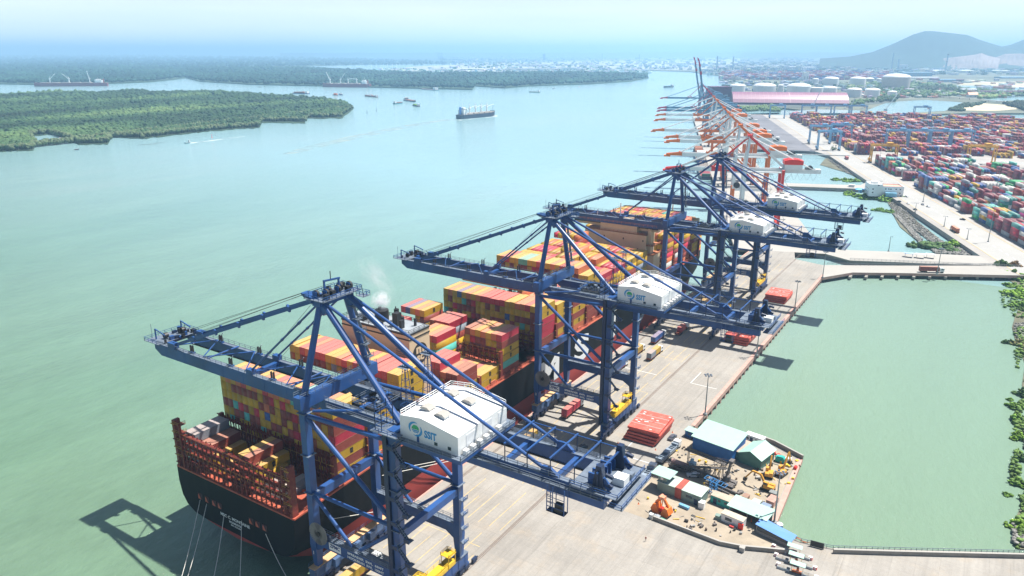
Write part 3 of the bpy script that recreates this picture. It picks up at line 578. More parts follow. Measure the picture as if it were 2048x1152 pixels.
    mb = MB(); mb.box(-1.3,1.5,A1-1.6,A2+1.6,AZ_-.8,AZ_+.9); mb.hexa([(-5.6,A1-1.2,AZ_+1.2),(-1,A1-2.2,AZ_-.1),(-1,A1+2,AZ_-.1),(-5.6,A1+1.0,AZ_+1.2),(-5.6,A1-1.2,AZ_+1.8),(-1,A1-2.2,AZ_+1.5),(-1,A1+2,AZ_+1.5),(-5.6,A1+1.0,AZ_+1.8)])
    mb.box(-3.4,3.6,A1-2.4,A2+2.8,AZ_+.9,AZ_+1.05,1); mb.rail([(-3.3,A1-2.3,AZ_+1.05),(3.5,A1-2.3,AZ_+1.05),(3.5,A2+2.7,AZ_+1.05),(-3.3,A2+2.7,AZ_+1.05)], close=True, step=1.6, r=.06)
    mb.box(3.6,6.4,A2+.2,A2+2.8,AZ_-.2,AZ_-.1,1); mb.rail([(3.7,A2+.3,AZ_),(6.3,A2+.3,AZ_),(6.3,A2+2.7,AZ_),(3.7,A2+2.7,AZ_)], close=True, step=1.2)
    pf = mb.build('mast_head', MM, C)
    for i, y in enumerate(np.linspace(A1-.8, A2+.8, 6)):
        sb = MB(); sb.tube((-.8+(i%2)*1.4,y,AZ_+2.1),(-.8+(i%2)*1.4,y+.6,AZ_+2.1), 1.05, 14, 3); sb.box(-1.3+(i%2)*1.4,-.1+(i%2)*1.4,y-.3,y+.05,AZ_+1,AZ_+2.8,0); sb.box(-1.3+(i%2)*1.4,-.1+(i%2)*1.4,y+.65,y+.9,AZ_+1,AZ_+2.6,2); sb.build('sheave', MM, pf)
    mb = MB(); mb.box(-.2,.2,A1+1.5,A1+1.9,AZ_+1,AZ_+5.2); mb.box(-.2,.2,A2-2.2,A2-1.8,AZ_+1,AZ_+4.6); mb.beam((0,A1+1.5,AZ_+5.1),(0,A2-1.6,AZ_+4.6), .45); mb.tube((0,A1+4,AZ_+5),(0,A1+4,AZ_+7.2), .12,6,3)
    mb.build('hoist_frame', MM, pf)
    for q in ((1.2,A1+3.2),(1.6,A2-.5),(-2,A2+1),(2.4,A1)): mb = MB(); mb.box(q[0]-.6,q[0]+.6,q[1]-.6,q[1]+.6,AZ_+1,AZ_+2.4,3); mb.build('drive_motor', MM, pf)
    # stays
    for y, ya, xo in ((G1, A1, -64.6), (G2, A2, -66.0)):
        mb = MB(); a = Vector((-1.5,ya,AZ_+.2)); b = Vector((xo,y,55.2)); mb.beam(a, b, .42, .95)
        for k in range(1,6):
            p = a.lerp(b, k/6); mb.beam(p-Vector((.7,0,-.2)), p+Vector((.7,0,-.2)), .6, 1.25)
        mb.tube(a+Vector((-3,0,1.4)), b+Vector((0,0,1.0)), .06, 5, 3); mb.tube(a+Vector((-3,.6,1.8)), b+Vector((-4,.6,1.0)), .06, 5, 3)
        mb.box(xo-1.6,xo+1.6,y-.9,y+.9,54.4,56.2); mb.build('forestay', MM, C)
        mb = MB(); b = Vector((-28.5 if y == G1 else -30.5,y,55.4)); mb.tube(Vector((-.8,ya,AZ_-.6)), b, .30, 8)
        for k in (1,2,3): p = Vector((-.8,ya,AZ_-.6)).lerp(b, k/4); mb.tube(p, p.lerp(b,.04), .42, 8)
        mb.tube(Vector((-2.5,ya+.6,AZ_)), b+Vector((1.6,0,0)), .05, 5, 3); mb.box(b.x-1.2,b.x+1.2,y-.8,y+.8,54.4,56.0); mb.build('inner_stay', MM, C)
        mb = MB(); b = Vector((68.0 if y == G1 else 65.8,y,55.2)); a = Vector((1.2,ya,AZ_+.1)); mb.tube(a, b, .42, 10); p = a.lerp(b,.47); mb.tube(p, a.lerp(b,.5), .62, 10)
        bx = b.x; mb.hexa([(bx-1.6,y-.5,54.4),(bx+3.4,y-.5,54.4),(bx+3.4,y+.5,54.4),(bx-1.6,y+.5,54.4),(bx-1.1,y-.35,56.2),(bx+.9,y-.35,56.2),(bx+.9,y+.35,56.2),(bx-1.1,y+.35,56.2)])
        mb.build('backstay', MM, C)
        q = a.lerp(b, .40); mb = MB(); dz = 9.2                  # slim lattice prop below the middle of the backstay
        for s1, s2 in ((-1,-1),(1,-1),(1,1),(-1,1)): mb.tube(q+Vector((s1*.35,s2*.35,-.4)), Vector((q.x+s1*1.3,q.y+s2*1.1,57.5)), .09, 5, 0)
        for k in range(1,6):
            z = q.z-(q.z-57.5)*k/6; w = .35+.95*k/6
            mb.rail([(q.x-w,q.y-w,z),(q.x+w,q.y-w,z),(q.x+w,q.y+w,z),(q.x-w,q.y+w,z)], h=.01, close=True, r=.05, mid=False)
        mb.box(q.x-1.5,q.x+1.5,q.y-1.3,q.y+1.3,q.z-1.0,q.z-.9,1); mb.build('stay_prop', MM, C)
    # machinery house
    x0, x1, y0, y1, z0 = 33.0, 49.6, -.7, 18.6, 56.2; xm = 39.3
    mb = MB(); prof = [(x0,z0),(x1,z0),(x1,60.9),(x1-3.4,61.5),(xm,62.7),(x0,61.9)]
    f0 = [(x,y0,z) for x,z in prof]; f1 = [(x,y1,z) for x,z in prof]; mb.face(f0); mb.face(f1[::-1])
    for i in range(len(prof)):
        j = (i+1)%len(prof); mb.face([f0[j],f0[i],f1[i],f1[j]])
    hs = mb.build('machinery_house', mWhite, C)
    mb = MB(); mb.box(x0-1.4,x1+1.6,y0-1.3,y1+1.4,z0-1.0,z0-.02); mb.box(x0-1.5,x1+1.7,y0-1.4,y1+1.5,z0-.02,z0+.05,1); mb.rail([(x0-1.4,y0-1.3,z0),(x1+1.6,y0-1.3,z0),(x1+1.6,y1+1.4,z0)], m=1)
    for x in (x0+2,x1-2):
        for y in (G1,G2): mb.box(x-.6,x+.6,y-.6,y+.6,54.5,z0-1.0)
    mb.build('house_platform', MM, C)
    for i, (fx, fy) in enumerate(((.26,.25),(.55,.22),(.28,.72),(.60,.70))):
        x = x0+(x1-x0)*fx; y = y0+(y1-y0)*fy; z = 62.7-abs(x-xm)*(.13 if x < xm else .17); mb = MB()
        mb.box(x-1.3,x+1.3,y-.9,y+.9,z-.3,z+.45,0); mb.hexa([(x-1.6,y-1.2,z+.45),(x+1.6,y-1.2,z+.45),(x+1.6,y+1.2,z+.45),(x-1.6,y+1.2,z+.45),(x-.7,y-1.2,z+1.0),(x+.7,y-1.2,z+1.0),(x+.7,y+1.2,z+1.0),(x-.7,y+1.2,z+1.0)],1); mb.build('roof_vent', [mWhite, mConcP], hs)
    mb = MB(); mb.rail([(x0+.2,y0+.2,61.9),(x0+.2,y1-.1,61.9)], r=.07, step=1.8); mb.rail([(x0+.2,y1-.1,61.9),(xm,y1-.1,62.7)], r=.07, step=1.8); mb.rail([(xm,y1-.1,62.7),(x1-3.4,y1-.1,61.5)], r=.07, step=1.8); mb.rail([(x1-3.4,y1-.1,61.5),(x1-.1,y1-.1,60.9)], r=.07, step=1.8); mb.build('roof_railing', mWhite, hs)
    for x in (x0+10.4,x0+14.2): mb = MB(); mb.box(x-.45,x+.45,y0-.04,y0+.05,z0+.9,z0+1.7); mb.build('window', mGlass, hs)
    mb = MB(); mb.box(x0+4.9,x0+5.6,y0-.05,y0+.05,z0,z0+2.1); mb.build('door', mNavy, hs)
    for k in range(3):
        mb = MB(); y = y0+3+k*6.4; mb.box(x1-.02,x1+.06,y,y+3.6,z0+.8,z0+3.9); mb.build('wall_panel', M('panel_white', (.70,.73,.76), .4) if 'panel_white' not in bpy.data.materials else bpy.data.materials['panel_white'], hs)
    for k in range(6):
        mb = MB(); y = y0+1.2+k*2.6; mb.box(x1+.3,x1+1.3,y,y+1.3,z0+.05,z0+1.2); mb.build('air_unit', mWhite, hs)
    # company emblem and letters on the near gable
    ring = MB(); cx, cz = x0+4.6, z0+3.35
    def arc(a0, a1, r, w, flip=1):
        n = 14; pts = []
        for i in range(n+1):
            f = i/n; a = R(a0+(a1-a0)*f); ww = w*math.sin(math.pi*min(1,f*.93+.07)); pts.append((a, r-ww/2, r+ww/2))
        for (a,i0,o0),(b,i1,o1) in zip(pts, pts[1:]): ring.face([(cx+i0*math.cos(a),y0-.06,cz+i0*math.sin(a)*.92),(cx+i1*math.cos(b),y0-.06,cz+i1*math.sin(b)*.92),(cx+o1*math.cos(b),y0-.06,cz+o1*math.sin(b)*.92),(cx+o0*math.cos(a),y0-.06,cz+o0*math.sin(a)*.92)][::(1 if a1 < a0 else -1)])
    arc(215, 65, 1.75, .6); arc(35, -115, 1.75, .6); ring.build('logo_ring', mLogoB, hs)
    mb = MB(); 
    for i in range(5):
        za = cz+1.0-i*.4; zb = za-(.4 if i < 2 else .27); f = lambda z: math.sqrt(max(.01,1.08**2-(z-cz)**2)); N_ = 5
        for k in range(N_):
            u0 = -1+2*k/N_; u1 = -1+2*(k+1)/N_; wv = lambda u: .08*math.sin(u*5)*(1 if i > 1 else 0)
            mb.face([(cx+u0*f(za),y0-.05,za+wv(u0)),(cx+u0*f(zb),y0-.05,zb+wv(u0)),(cx+u1*f(zb),y0-.05,zb+wv(u1)),(cx+u1*f(za),y0-.05,za+wv(u1))], 0 if i < 3 else 1)
    mb.build('logo_globe', [mLogoG, mLogoB], hs)
    link('logo_lettering', text_mesh('SSIT', mLogoB, width=3.5, height=1.9, bold=.035), hs, (x0+8.9, y0-.05, z0+2.9))
    # backreach end machinery
    mb = MB(); mb.box(79,90,G1-1.6,G2+1.6,54.55,54.7,1); mb.rail([(90,G1-1.5,54.7),(90,G2+1.5,54.7)]); mb.rail([(79,G1-1.5,54.7),(90,G1-1.5,54.7)]); mb.box(88,91.4,G1-2,G2+2,52.8,52.95,1); mb.rail([(91.3,G1-2,53),(91.3,G2+2,53)]); mb.rail([(86,G1-2,53),(91.3,G1-2,53)])
    for k in range(5):
        y = G1+1.6+k*1.9; mb.tube((83.2,y,56.3),(83.2,y+.9,56.3), .95, 12, 2); mb.box(82,84.6,y-.4,y,54.7,57.2)
    for y in (G1-.2, G2-1.2):
        mb.hexa([(83.6,y,54.7),(86.4,y,54.7),(86.4,y+1.4,54.7),(83.6,y+1.4,54.7),(84.4,y,60.2),(85.6,y,60.2),(85.6,y+1.4,60.2),(84.4,y+1.4,60.2)], 2); mb.beam((84.8,y+.7,58),(87.6,y+.7,55.2), .7, 1.2, 0)
        for z in (56.2, 58.4): mb.tube((86.4,y+.7,z),(88.0,y+.7,z-.3), .45, 8, 2)
    mb.box(86.5,89.2,G1+3.5,G1+6.2,54.7,56.4,4); mb.box(87,89.4,G1+7,G1+8.6,54.7,55.9,1); mb.build('end_machinery', MM, C, (-4.8,0,0))
    mb = MB()                                                # goal-post frames over the backreach
    for x in (57.5,63.3,69.1,74.9,80.2):
        mb.tube((x,G1-.6,54.5),(x,G1-.6,58.9), .14, 6, 2); mb.tube((x,G2+.6,54.5),(x,G2+.6,58.9), .14, 6, 2); mb.beam((x,G1-.9,58.9),(x,G2+.9,58.9), .35, .3, 0)
    mb.beam((57.5,G2+.6,58.6),(80.2,G2+.6,58.6), .2, .2, 0); mb.tube((57.5,G1-.6,57),(80.2,G1-.6,57), .08, 5, 2)
    mb.build('cable_gantry', MM, C)
    mb = MB()                                                # hanging maintenance cage
    for x in (69.6,71.0,73.8):
        for y in (G1-2.8, G1-1.2): mb.box(x-.08,x+.08,y-.08,y+.08,47.4,53.6)
    mb.box(69.5,73.9,G1-2.9,G1-1.1,47.4,47.5,2)
    for z in (48.6,49.8,51,52.2): mb.rail([(69.6,G1-2.8,z),(73.8,G1-2.8,z)], h=.05, step=9, mid=False)
    for k in range(6): mb.box(69.6,71.0,G1-2.9,G1-2.8,47.8+k*.9,47.9+k*.9)
    mb.box(71.4,73.2,G1-2.6,G1-1.4,47.6,49.6,3); mb.build('maintenance_cage', MM, C)
    # stair tower on the near landside leg
    mb = MB(); tx, ty = GX+1.2, -1.4
    mb.box(GX-2.4,GX-1.15,-1.6,1.3,6,56, 2)
    for k in range(15):
        z = 5.5+k*3.4; s = 1 if k%2 == 0 else -1
        mb.box(tx-.2,tx+4.0,ty-1.3,ty+.1,z,z+.12,1) if False else None
        xa, xb = (tx, tx+3.4) if s > 0 else (tx+3.4, tx)
        mb.box(tx-.8 if s > 0 else tx+3.0, tx+.5 if s > 0 else tx+4.3, ty-1.5, ty+.5, z, z+.15, 1)
        lx = tx-.15 if s > 0 else tx+3.65
        mb.box(lx-.8,lx+.8,ty-1.6,ty-1.5,z+.1,z+1.1,2) 
        mb.rail([(lx-.8,ty-1.5,z+.1),(lx+.8,ty-1.5,z+.1)], r=.05)
        mb.beam((xa,ty-.5,z+.1),(xb,ty-.5,z+3.5), 1.0, .16, 2); mb.tube((xa,ty-1.0,z+1.2),(xb,ty-1.0,z+4.6), .06, 5, 1)
        for j in range(1,7): f = j/7; mb.box(xa+(xb-xa)*f-.12,xa+(xb-xa)*f+.12,ty-1.0,ty,z+.2+3.4*f,z+.26+3.4*f,1)
    mb.build('stair_tower', MM, C)
    mb = MB()
    for k in range(4):
        z = 12+k*4.5; mb.box(GX+.9,GX+2.6,D-1,D+1,z,z+.12,1); mb.rail([(GX+2.5,D-1,z),(GX+2.5,D+1,z)]); 
    for x in (GX+1.3,GX+1.8): mb.tube((x,D-1.3,6.5),(x,D-1.3,30), .06,5,1)
    mb.build('leg_ladder', MM, C)
    for z in (57.0,):
        mb = MB(); mb.box(GX-4.5,GX+3.5,-3.2,-.9,z-.2,z,1); mb.rail([(GX-4.5,-3.1,z),(GX+3.5,-3.1,z)]); mb.box(GX-3.5,GX-.2,-2.6,2,z,z+.1,1)
        for xx in (GX-3.4,GX-1.4):
            for yy in (-2.5,1.5): mb.tube((xx,yy,z),(xx,yy,z+6.5), .12,6,2)
        for k in range(4): mb.rail([(GX-3.4,-2.5,z+1.3+k*1.5),(GX-1.4,-2.5,z+1.3+k*1.5),(GX-1.4,1.5,z+1.3+k*1.5),(GX-3.4,1.5,z+1.3+k*1.5)], h=.02, close=True, step=6, mid=False)
        mb.build('lift_platform', MM, C)
    # cable reel
    mb = MB(); cx, cz = 3.4, 19.2
    for k in range(40):
        a = 2*math.pi*k/40; mb.beam((cx+1.0*math.cos(a),-2.1,cz+1.0*math.sin(a)),(cx+3.3*math.cos(a),-2.1,cz+3.3*math.sin(a)), .12, .3, 0)
    mb.tube((cx,-2.3,cz),(cx,-1.0,cz), .7, 12, 1); mb.tube((cx,-2.0,cz),(cx,-1.75,cz), 2.9, 24, 0); mb.box(cx-.5,cx+3,-1.6,-.9,17.5,19.2,2); mb.build('cable_reel', [mReel, mBlk, mNavyD], C)
    # trolley with cab
    tr = MB(); t0 = trolley; tr.box(t0-4.5,t0+4.5,G1+.9,G1+1.5,54.6,55.4,3); tr.box(t0-4.5,t0+4.5,G2-1.5,G2-.9,54.6,55.4,3); tr.box(t0-4.2,t0-3.5,G1+.9,G2-.9,54.8,55.5,2); tr.box(t0+3.5,t0+4.2,G1+.9,G2-.9,54.8,55.5,2); tr.rail([(t0-4.4,G1+1,55.5),(t0+4.4,G1+1,55.5),(t0+4.4,G2-1,55.5),(t0-4.4,G2-1,55.5)], close=True, m=1)
    rs = random.Random(9)
    for k in range(16): x = t0+rs.uniform(-3.8,3); y = rs.uniform(G1+2,G2-3); tr.box(x,x+rs.uniform(.4,1.5),y,y+rs.uniform(.4,1.6),54.9,55.5+rs.random(), rs.choice((3,2,1)))
    for k in range(4): tr.tube((t0-2+k*1.4,G1+2+k*1.6,55.6),(t0-2+k*1.4,G1+2.8+k*1.6,55.6), .5, 10, 2)
    tr.build('trolley', MM, C)
    mb = MB(); mb.box(t0+5.2,t0+8.2,G2-5.6,G2-3.2,47.3,50.2,4); mb.box(t0+5.0,t0+8.4,G2-5.8,G2-3,50.2,50.35,1); cb = mb.build('operator_cab', [mNavy,mGalv,mNavyD,mBlk,mWhite], C)
    mb = MB(); mb.box(t0+5.15,t0+8.25,G2-5.65,G2-3.15,47.6,49.4); mb.build('cab_window', mGlass, cb)
    # things on the landside sill: yellow stair cab and cabinets
    mb = MB(); mb.box(GX-1.4,GX+1.4,6,17,7.05,8.3); mb.rail([(GX+1.3,6,8.3),(GX+1.3,17,8.3)]); mb.rail([(GX-1.3,6,8.3),(GX-1.3,17,8.3)]); mb.build('sill_walkway', mYel, C)
    for y in (5.0, 17.4):
        mb = MB()
        for a in (-1.3,1.2):
            for b in (0,2.9): mb.box(GX+a,GX+a+.15,y+b,y+b+.15,7,10.6)
        mb.box(GX-1.5,GX+1.5,y-.1,y+3.2,10.6,10.8); mb.box(GX-1.3,GX+1.3,y,y+3,7,8.4); mb.rail([(GX-1.4,y,10.8),(GX+1.4,y,10.8),(GX+1.4,y+3,10.8),(GX-1.4,y+3,10.8)], close=True, h=.8); mb.build('service_cabin', mYel, C)
    for y in (4, 12, 18): mb = MB(); mb.box(1.2,2.3,y,y+2.2,4.2,6.6); mb.build('cabinet', mSill, C)
    return C
blue_crane('nearest dark blue ship-to-shore crane with white machinery house, its boom over the ship stern', 116.4, 1, trolley=14)
blue_crane('second dark blue ship-to-shore crane, standing beside the white hull letters', 233.6, 2, trolley=18)
blue_crane('third dark blue ship-to-shore crane, just in front of the ship bridge', 363.4, 3, trolley=16)
blue_crane('farthest of the four dark blue ship-to-shore cranes, beside the ship bow', 434.0, 4, trolley=12)
# ================================================================== THE CONTAINER SHIP
CX, SY, HW = -171.0, 115.0, 26.3
ship = thing('container_ship', 'huge black hulled container ship with red deck lying along the blue cranes', 'ship', (CX, SY, 0))
def hull_mesh():
    # stations: y, half widths with heights from deck down to below the water
    def sec(y, deckz, hw, wl, keel_z, cz):
        # profile points (halfwidth, z): deck edge, side, turn, flat bottom
        return y, [(hw, deckz), (hw, deckz-5), (hw-(hw-wl)*.15, 9.5), (hw-(hw-wl)*.45, 6.8), (wl, cz), (wl*.55, cz-(cz-keel_z)*.5), (0, keel_z)]
    S = [sec(0,19,26.0,20,3.0,5.0), sec(3,19,26.3,21.5,1.0,3.6), sec(9,19.3,26.3,22.5,-2.5,0.5), sec(18,20,26.3,24,-7,-3.5), sec(34,20.6,26.3,25.6,-12,-6), sec(60,21,26.3,26.2,-14,-10), sec(120,21,26.3,26.3,-14,-12),
         sec(260,21,26.3,26.3,-14,-12), sec(300,21,26.3,25,-14,-11), sec(322,21.3,25.6,19.5,-14,-10), sec(336,22,23.5,13.5,-14,-9), sec(348,23.5,19.5,8,-14,-8), sec(358,25,13,3.6,-12,-8), sec(364,26,6.5,1.4,-9,-7), sec(367,26.5,1.2,.4,-6,-5)]
    mb = MB(); rows = []
    for y, pf in S:
        pts = [(-a, y, z) for a, z in pf]+[(a, y, z) for a, z in pf[::-1][1:]]; rows.append(len(mb.v)); mb.v += pts
    n = 13
    for a, b in zip(rows, rows[1:]):
        for i in range(n-1):
            z = min(mb.v[a+i][2], mb.v[a+i+1][2]); zz = (mb.v[a+i][2]+mb.v[a+i+1][2]+mb.v[b+i][2]+mb.v[b+i+1][2])/4
            mb.f.append((a+i, b+i, b+i+1, a+i+1)); mb.m.append(0)
    mb.f.append(tuple(range(rows[0], rows[0]+n))); mb.m.append(0)                      # transom
    for a, b in zip(rows, rows[1:]): mb.f.append((a, a+n-1, b+n-1, b)); mb.m.append(1)  # deck
    return mb
def hull_paint():
    """black topsides above a painted red boot top: one paint scheme split at its own waterline height"""
    m = mHull.copy(); m.name = 'hull_paint'; N = m.node_tree.nodes; L = m.node_tree.links; b = N['Principled BSDF']
    src = b.inputs['Base Color'].links[0].from_socket; g = N.new('ShaderNodeNewGeometry'); sx = N.new('ShaderNodeSeparateXYZ'); L.new(g.outputs['Position'], sx.inputs[0])
    rise = N.new('ShaderNodeMapRange'); rise.inputs[1].default_value = SY; rise.inputs[2].default_value = SY+70; rise.inputs[3].default_value = 4.4; rise.inputs[4].default_value = 6.6; L.new(sx.outputs[1], rise.inputs[0])
    lt = N.new('ShaderNodeMath'); lt.operation = 'LESS_THAN'; L.new(sx.outputs[2], lt.inputs[0]); L.new(rise.outputs[0], lt.inputs[1])
    mix = N.new('ShaderNodeMixRGB'); L.new(lt.outputs[0], mix.inputs[0]); L.new(src, mix.inputs[1]); mix.inputs[2].default_value = (.34,.06,.05,1); L.new(mix.outputs[0], b.inputs['Base Color']); return m
hull = hull_mesh().build('hull', [hull_paint(), mDeck], ship); smooth(hull, 35)
mb = MB()                                                       # red bulwark cap and deck edge walkway
for s in (-1, 1):
    mb.beam((s*26.1,.2,19.2),(s*26.2,40,20.8), .5, .5); mb.beam((s*26.2,40,20.9),(s*26.2,318,21.2), .5, .4)
    mb.rail([(s*26.0,4,19.5),(s*26.0,40,21.0),(s*26.0,318,21.4)], step=3.0, r=.06)
mb.beam((-26,.3,19.2),(26,.3,19.2), .6, .5); mb.build('deck_edge', mDeck, ship)
mb = MB(); rs = random.Random(2)
for y in range(20, 320, 7):
    mb.box(23.6,25.4,y,y+3,21,21+rs.uniform(.8,2.2)); 
    if rs.random() < .5: mb.box(-25.4,-23.6,y,y+3,21,22.5)
mb.build('deck_fittings', M('fitting_red', (.40,.10,.06), .6, dirt=(.55,.42,.2), dirt_amt=.4), ship)
for i, x in enumerate((-16,-12.6,-9.2,-6.6)+(7.6,10.4,13.4)):            # mooring deck openings in the transom
    mb = MB(); mb.box(x-1.05,x+1.05,-.12,.02,10.9,13.0); fr = mb.build('mooring_opening', M('opening_dark', (.05,.02,.02), .9) if 'opening_dark' not in bpy.data.materials else bpy.data.materials['opening_dark'], ship)
    mb = MB(); mb.hexa([(x-.8,-.2,11),(x+.5,-.2,11),(x+.5,-.13,11),(x-.8,-.13,11),(x-.8,-.2,12.2),(x-.5,-.2,12.7),(x-.5,-.13,12.7),(x-.8,-.13,12.2)]); mb.build('winch', mDeck, fr)
link('ship_name', text_mesh('MSC C. MONTAINE', mSign, width=13.2, height=1.05, bold=.02), ship, (0, -.12, 9.4))
link('home_port', text_mesh('MONROVIA', mSign, width=5.6, height=.75, bold=.02), ship, (0, -.12, 8.0))
link('registry_number', text_mesh('IMO 9935208', mSign, width=4.4, height=.5, bold=.01), ship, (0, -.12, 7.0))
def side_letter(s, y0, y1, z0, z1):
    me = text_mesh(s, mSign, width=y1-y0, height=z1-z0, bold=.045, extrude=.02)
    o = link('hull_letter', me, ship, (HW+.07, (y0+y1)/2-SY, (z0+z1)/2)); o.rotation_euler = (0,0,math.pi/2); return o
side_letter('M', 245.6, 263, 5.6, 17.4); side_letter('S', 277, 291.5, 5.6, 18.2); side_letter('C', 305.5, 320, 5.6, 18.2)
# lashing bridges
def lashing(y, ztop, name='lashing_bridge', z0=20.8, x0=-25.2, x1=25.2, gap=2.5, wide=1.5, tall=None, skip=()):
    mb = MB(); n = round((x1-x0)/gap)
    for i in range(n+1):
        x = x0+(x1-x0)*i/n; end = i in (0, n); zt = (tall or ztop) if end else ztop
        if end: mb.box(x-.55,x+.55,y-.2,y+wide,z0-1,zt)
        else: mb.box(x-.14,x+.14,y,y+.28,z0,zt); mb.box(x-.12,x+.12,y+wide-.3,y+wide,z0,zt)
    z = z0+2.6; lv = 0
    while z < ztop+.2:
        mb.box(x0,x1,y,y+wide,z-.14,z,0); mb.rail([(x0,y-.02,z),(x1,y-.02,z)], h=1.0, step=2.5, r=.04, m=lv%2, mid=False); z += 2.75; lv += 1
    for i in range(0, n, 2):
        a = x0+(x1-x0)*i/n; b = x0+(x1-x0)*(i+1)/n; mb.beam((a,y+.1,z0),(b,y+.1,z0+5.4), .16, .16); mb.beam((b,y+.1,z0+5.4),(a,y+.1,min(ztop,z0+10.8)), .16, .16)
    for x in (x0, x1):
        for zz in np.arange(z0+1.5, (tall or ztop), 2.6): mb.box(x-.75,x+.75,y-.5,y-.2,zz,zz+.25,1 if int(zz)%2 else 0)
    return mb.build(name, [mLash, mOcra], ship)
mOcra = M('ochre_rail', (.45,.24,.05), .6)
stern = lashing(.4, 30.6, tall=34.9, z0=19.2, gap=2.1, wide=1.9)
for s in (-1,1):
    mb = MB(); x = s*25.2; w = -s*2.6
    for z in (22.5,25.2,27.9,30.6,33.3): mb.box(min(x,x+w),max(x,x+w),.2,2.6,z,z+.15,0); mb.rail([(x,.2,z+.1),(x+w,.2,z+.1),(x+w,2.6,z+.1)], m=1, r=.05)
    mb.box(x+w-.3,x+w+.3,.2,.8,19.5,34.4,0); mb.build('lashing_post', [mLash, mOcra], ship)
mb = MB(); rs = random.Random(4)
for k in range(26):
    x = rs.uniform(-23,23); y = rs.uniform(3,12); mb.box(x,x+rs.uniform(.5,2.2),y,y+rs.uniform(.5,2),19.2,19.6+rs.uniform(.3,1.8), rs.choice((0,0,1)))
mb.build('stern_deck_gear', [mDeck, mOcra], ship)
# ---- container plan of the ship: bay y (world), base, tiers per column
TH_ = 2.83; PIT_ = 2.5; BASE = 21.7
cw = dict(y='yellow', b='brown', c='crimson', o='orange', t='teal', u='blue', g='grey', w='white', s='sea green')
bays = []
def bay(name, y, h, top='', side='', base=BASE, lb=True, lbz=None):
    if isinstance(h, int): h = [h]*20
    bays.append(dict(name=name, y=y, h=h, top=top, side=side, base=base)); 
    if lb: lashing(y-SY-1.75, base+(lbz if lbz is not None else 9.0), z0=20.9, wide=1.3)
bay('low stern bay', 118.6, [4,4,3,3,2,1,0,0,0,0,4,4,3,1,0,1,1,0,0,0], 'ggbby     ybygw gb   ', base=18.6, lb=False)
bay('sternmost tall stack', 133.0, 8, 'yoyocyoycooyotyoooyy', 'ybbcbyb', lbz=8.6)
bay('second stack from the stern', 147.2, 6, 'yoccyycyccyyoccybyyy', 'byybby')
bay('third stack from the stern', 161.4, [8]*20, 'yycocccyyocycyccccyy', 'yyyyobbb')
bay('short bay past the funnel', 191.5, [0]*12+[3,3,5,5,5,4,4,4], '            yycccobc', 'bbyb', lbz=9)
bay('low yellow stack bay', 205.7, [6,6,6,5,5,5,5,0,6,6,6,6,0,2,2,2,2,2,2,2], 'occocyy oyoc ycoycy ', 'yy', lbz=6)
bay('bay of separate stacks', 220.0, [7,7,7,7,7,0,6,6,6,6,0,0,0,6,6,6,6,6,6,6], 'cuyoyy cccy   oyoyocc', 'cbyytb', lbz=11)
bay('nearly empty bay', 234.2, [1]*12+[2,2,0,0,0,0,0,0], 'ycoyyccyycyc', '', lb=False)
bay('wide stack with blue top box', 248.6, 7, 'yoyuyoyocccccyyoocyy', 'yycccbb')
bay('stack after the blue topped', 262.8, [8]*13+[6]*7, 'yyooyycycyoyyooyyocy', 'tyyb')
bay('seventh amidships stack', 277.0, 7, 'ccyooyyoccyyoyoocyyy', 'bybyb')
bay('high amidships stack', 291.0, [9]*18+[8,8], 'yocyyttyycyyoycoyoyy', 'yyyyybbb')
bay('stack just past the high one', 305.0, [8]*10+[9]*4+[7]*6, 'yyyyycocooyocyycccoc', 'cbybyb')
bay('amidships stack', 319.0, [8]*8+[9]*4+[8]*4+[7]*4, 'yccccyyoyoyoyyooyccc', 'bcyby')
bay('stack aft of the bridge', 333.2, [8]*14+[7]*6, 'yoyocycyyoyoyycoyoyy', 'yybby')
bay('stack touching the bridge', 347.4, [9]*6+[7]*14, 'cyoyyocoyyyococyoyyy', 'yoby')
bay('first stack beyond the bridge', 385.5, 8, 'yoyocycyyoyoyycoyoyy', 'ybybcow')
bay('stack two beyond the bridge', 399.7, 9, 'yoccyuoycyooyuuoycoy', 'yybcybwb')
bay('stack three beyond the bridge', 413.9, 9, 'oyocyyoyoyyooyycyyoo', 'ybyybcbb')
bay('stack nearing the bow', 428.1, [9]*16+[8]*4, 'yyoyccoyyoyotyccyyoy', 'cybyby')
bay('foremost stack', 442.3, [0,5]+[7]*15+[6,5,0], 'yuuyccoyyoyccyccyyoy', 'ybyby')
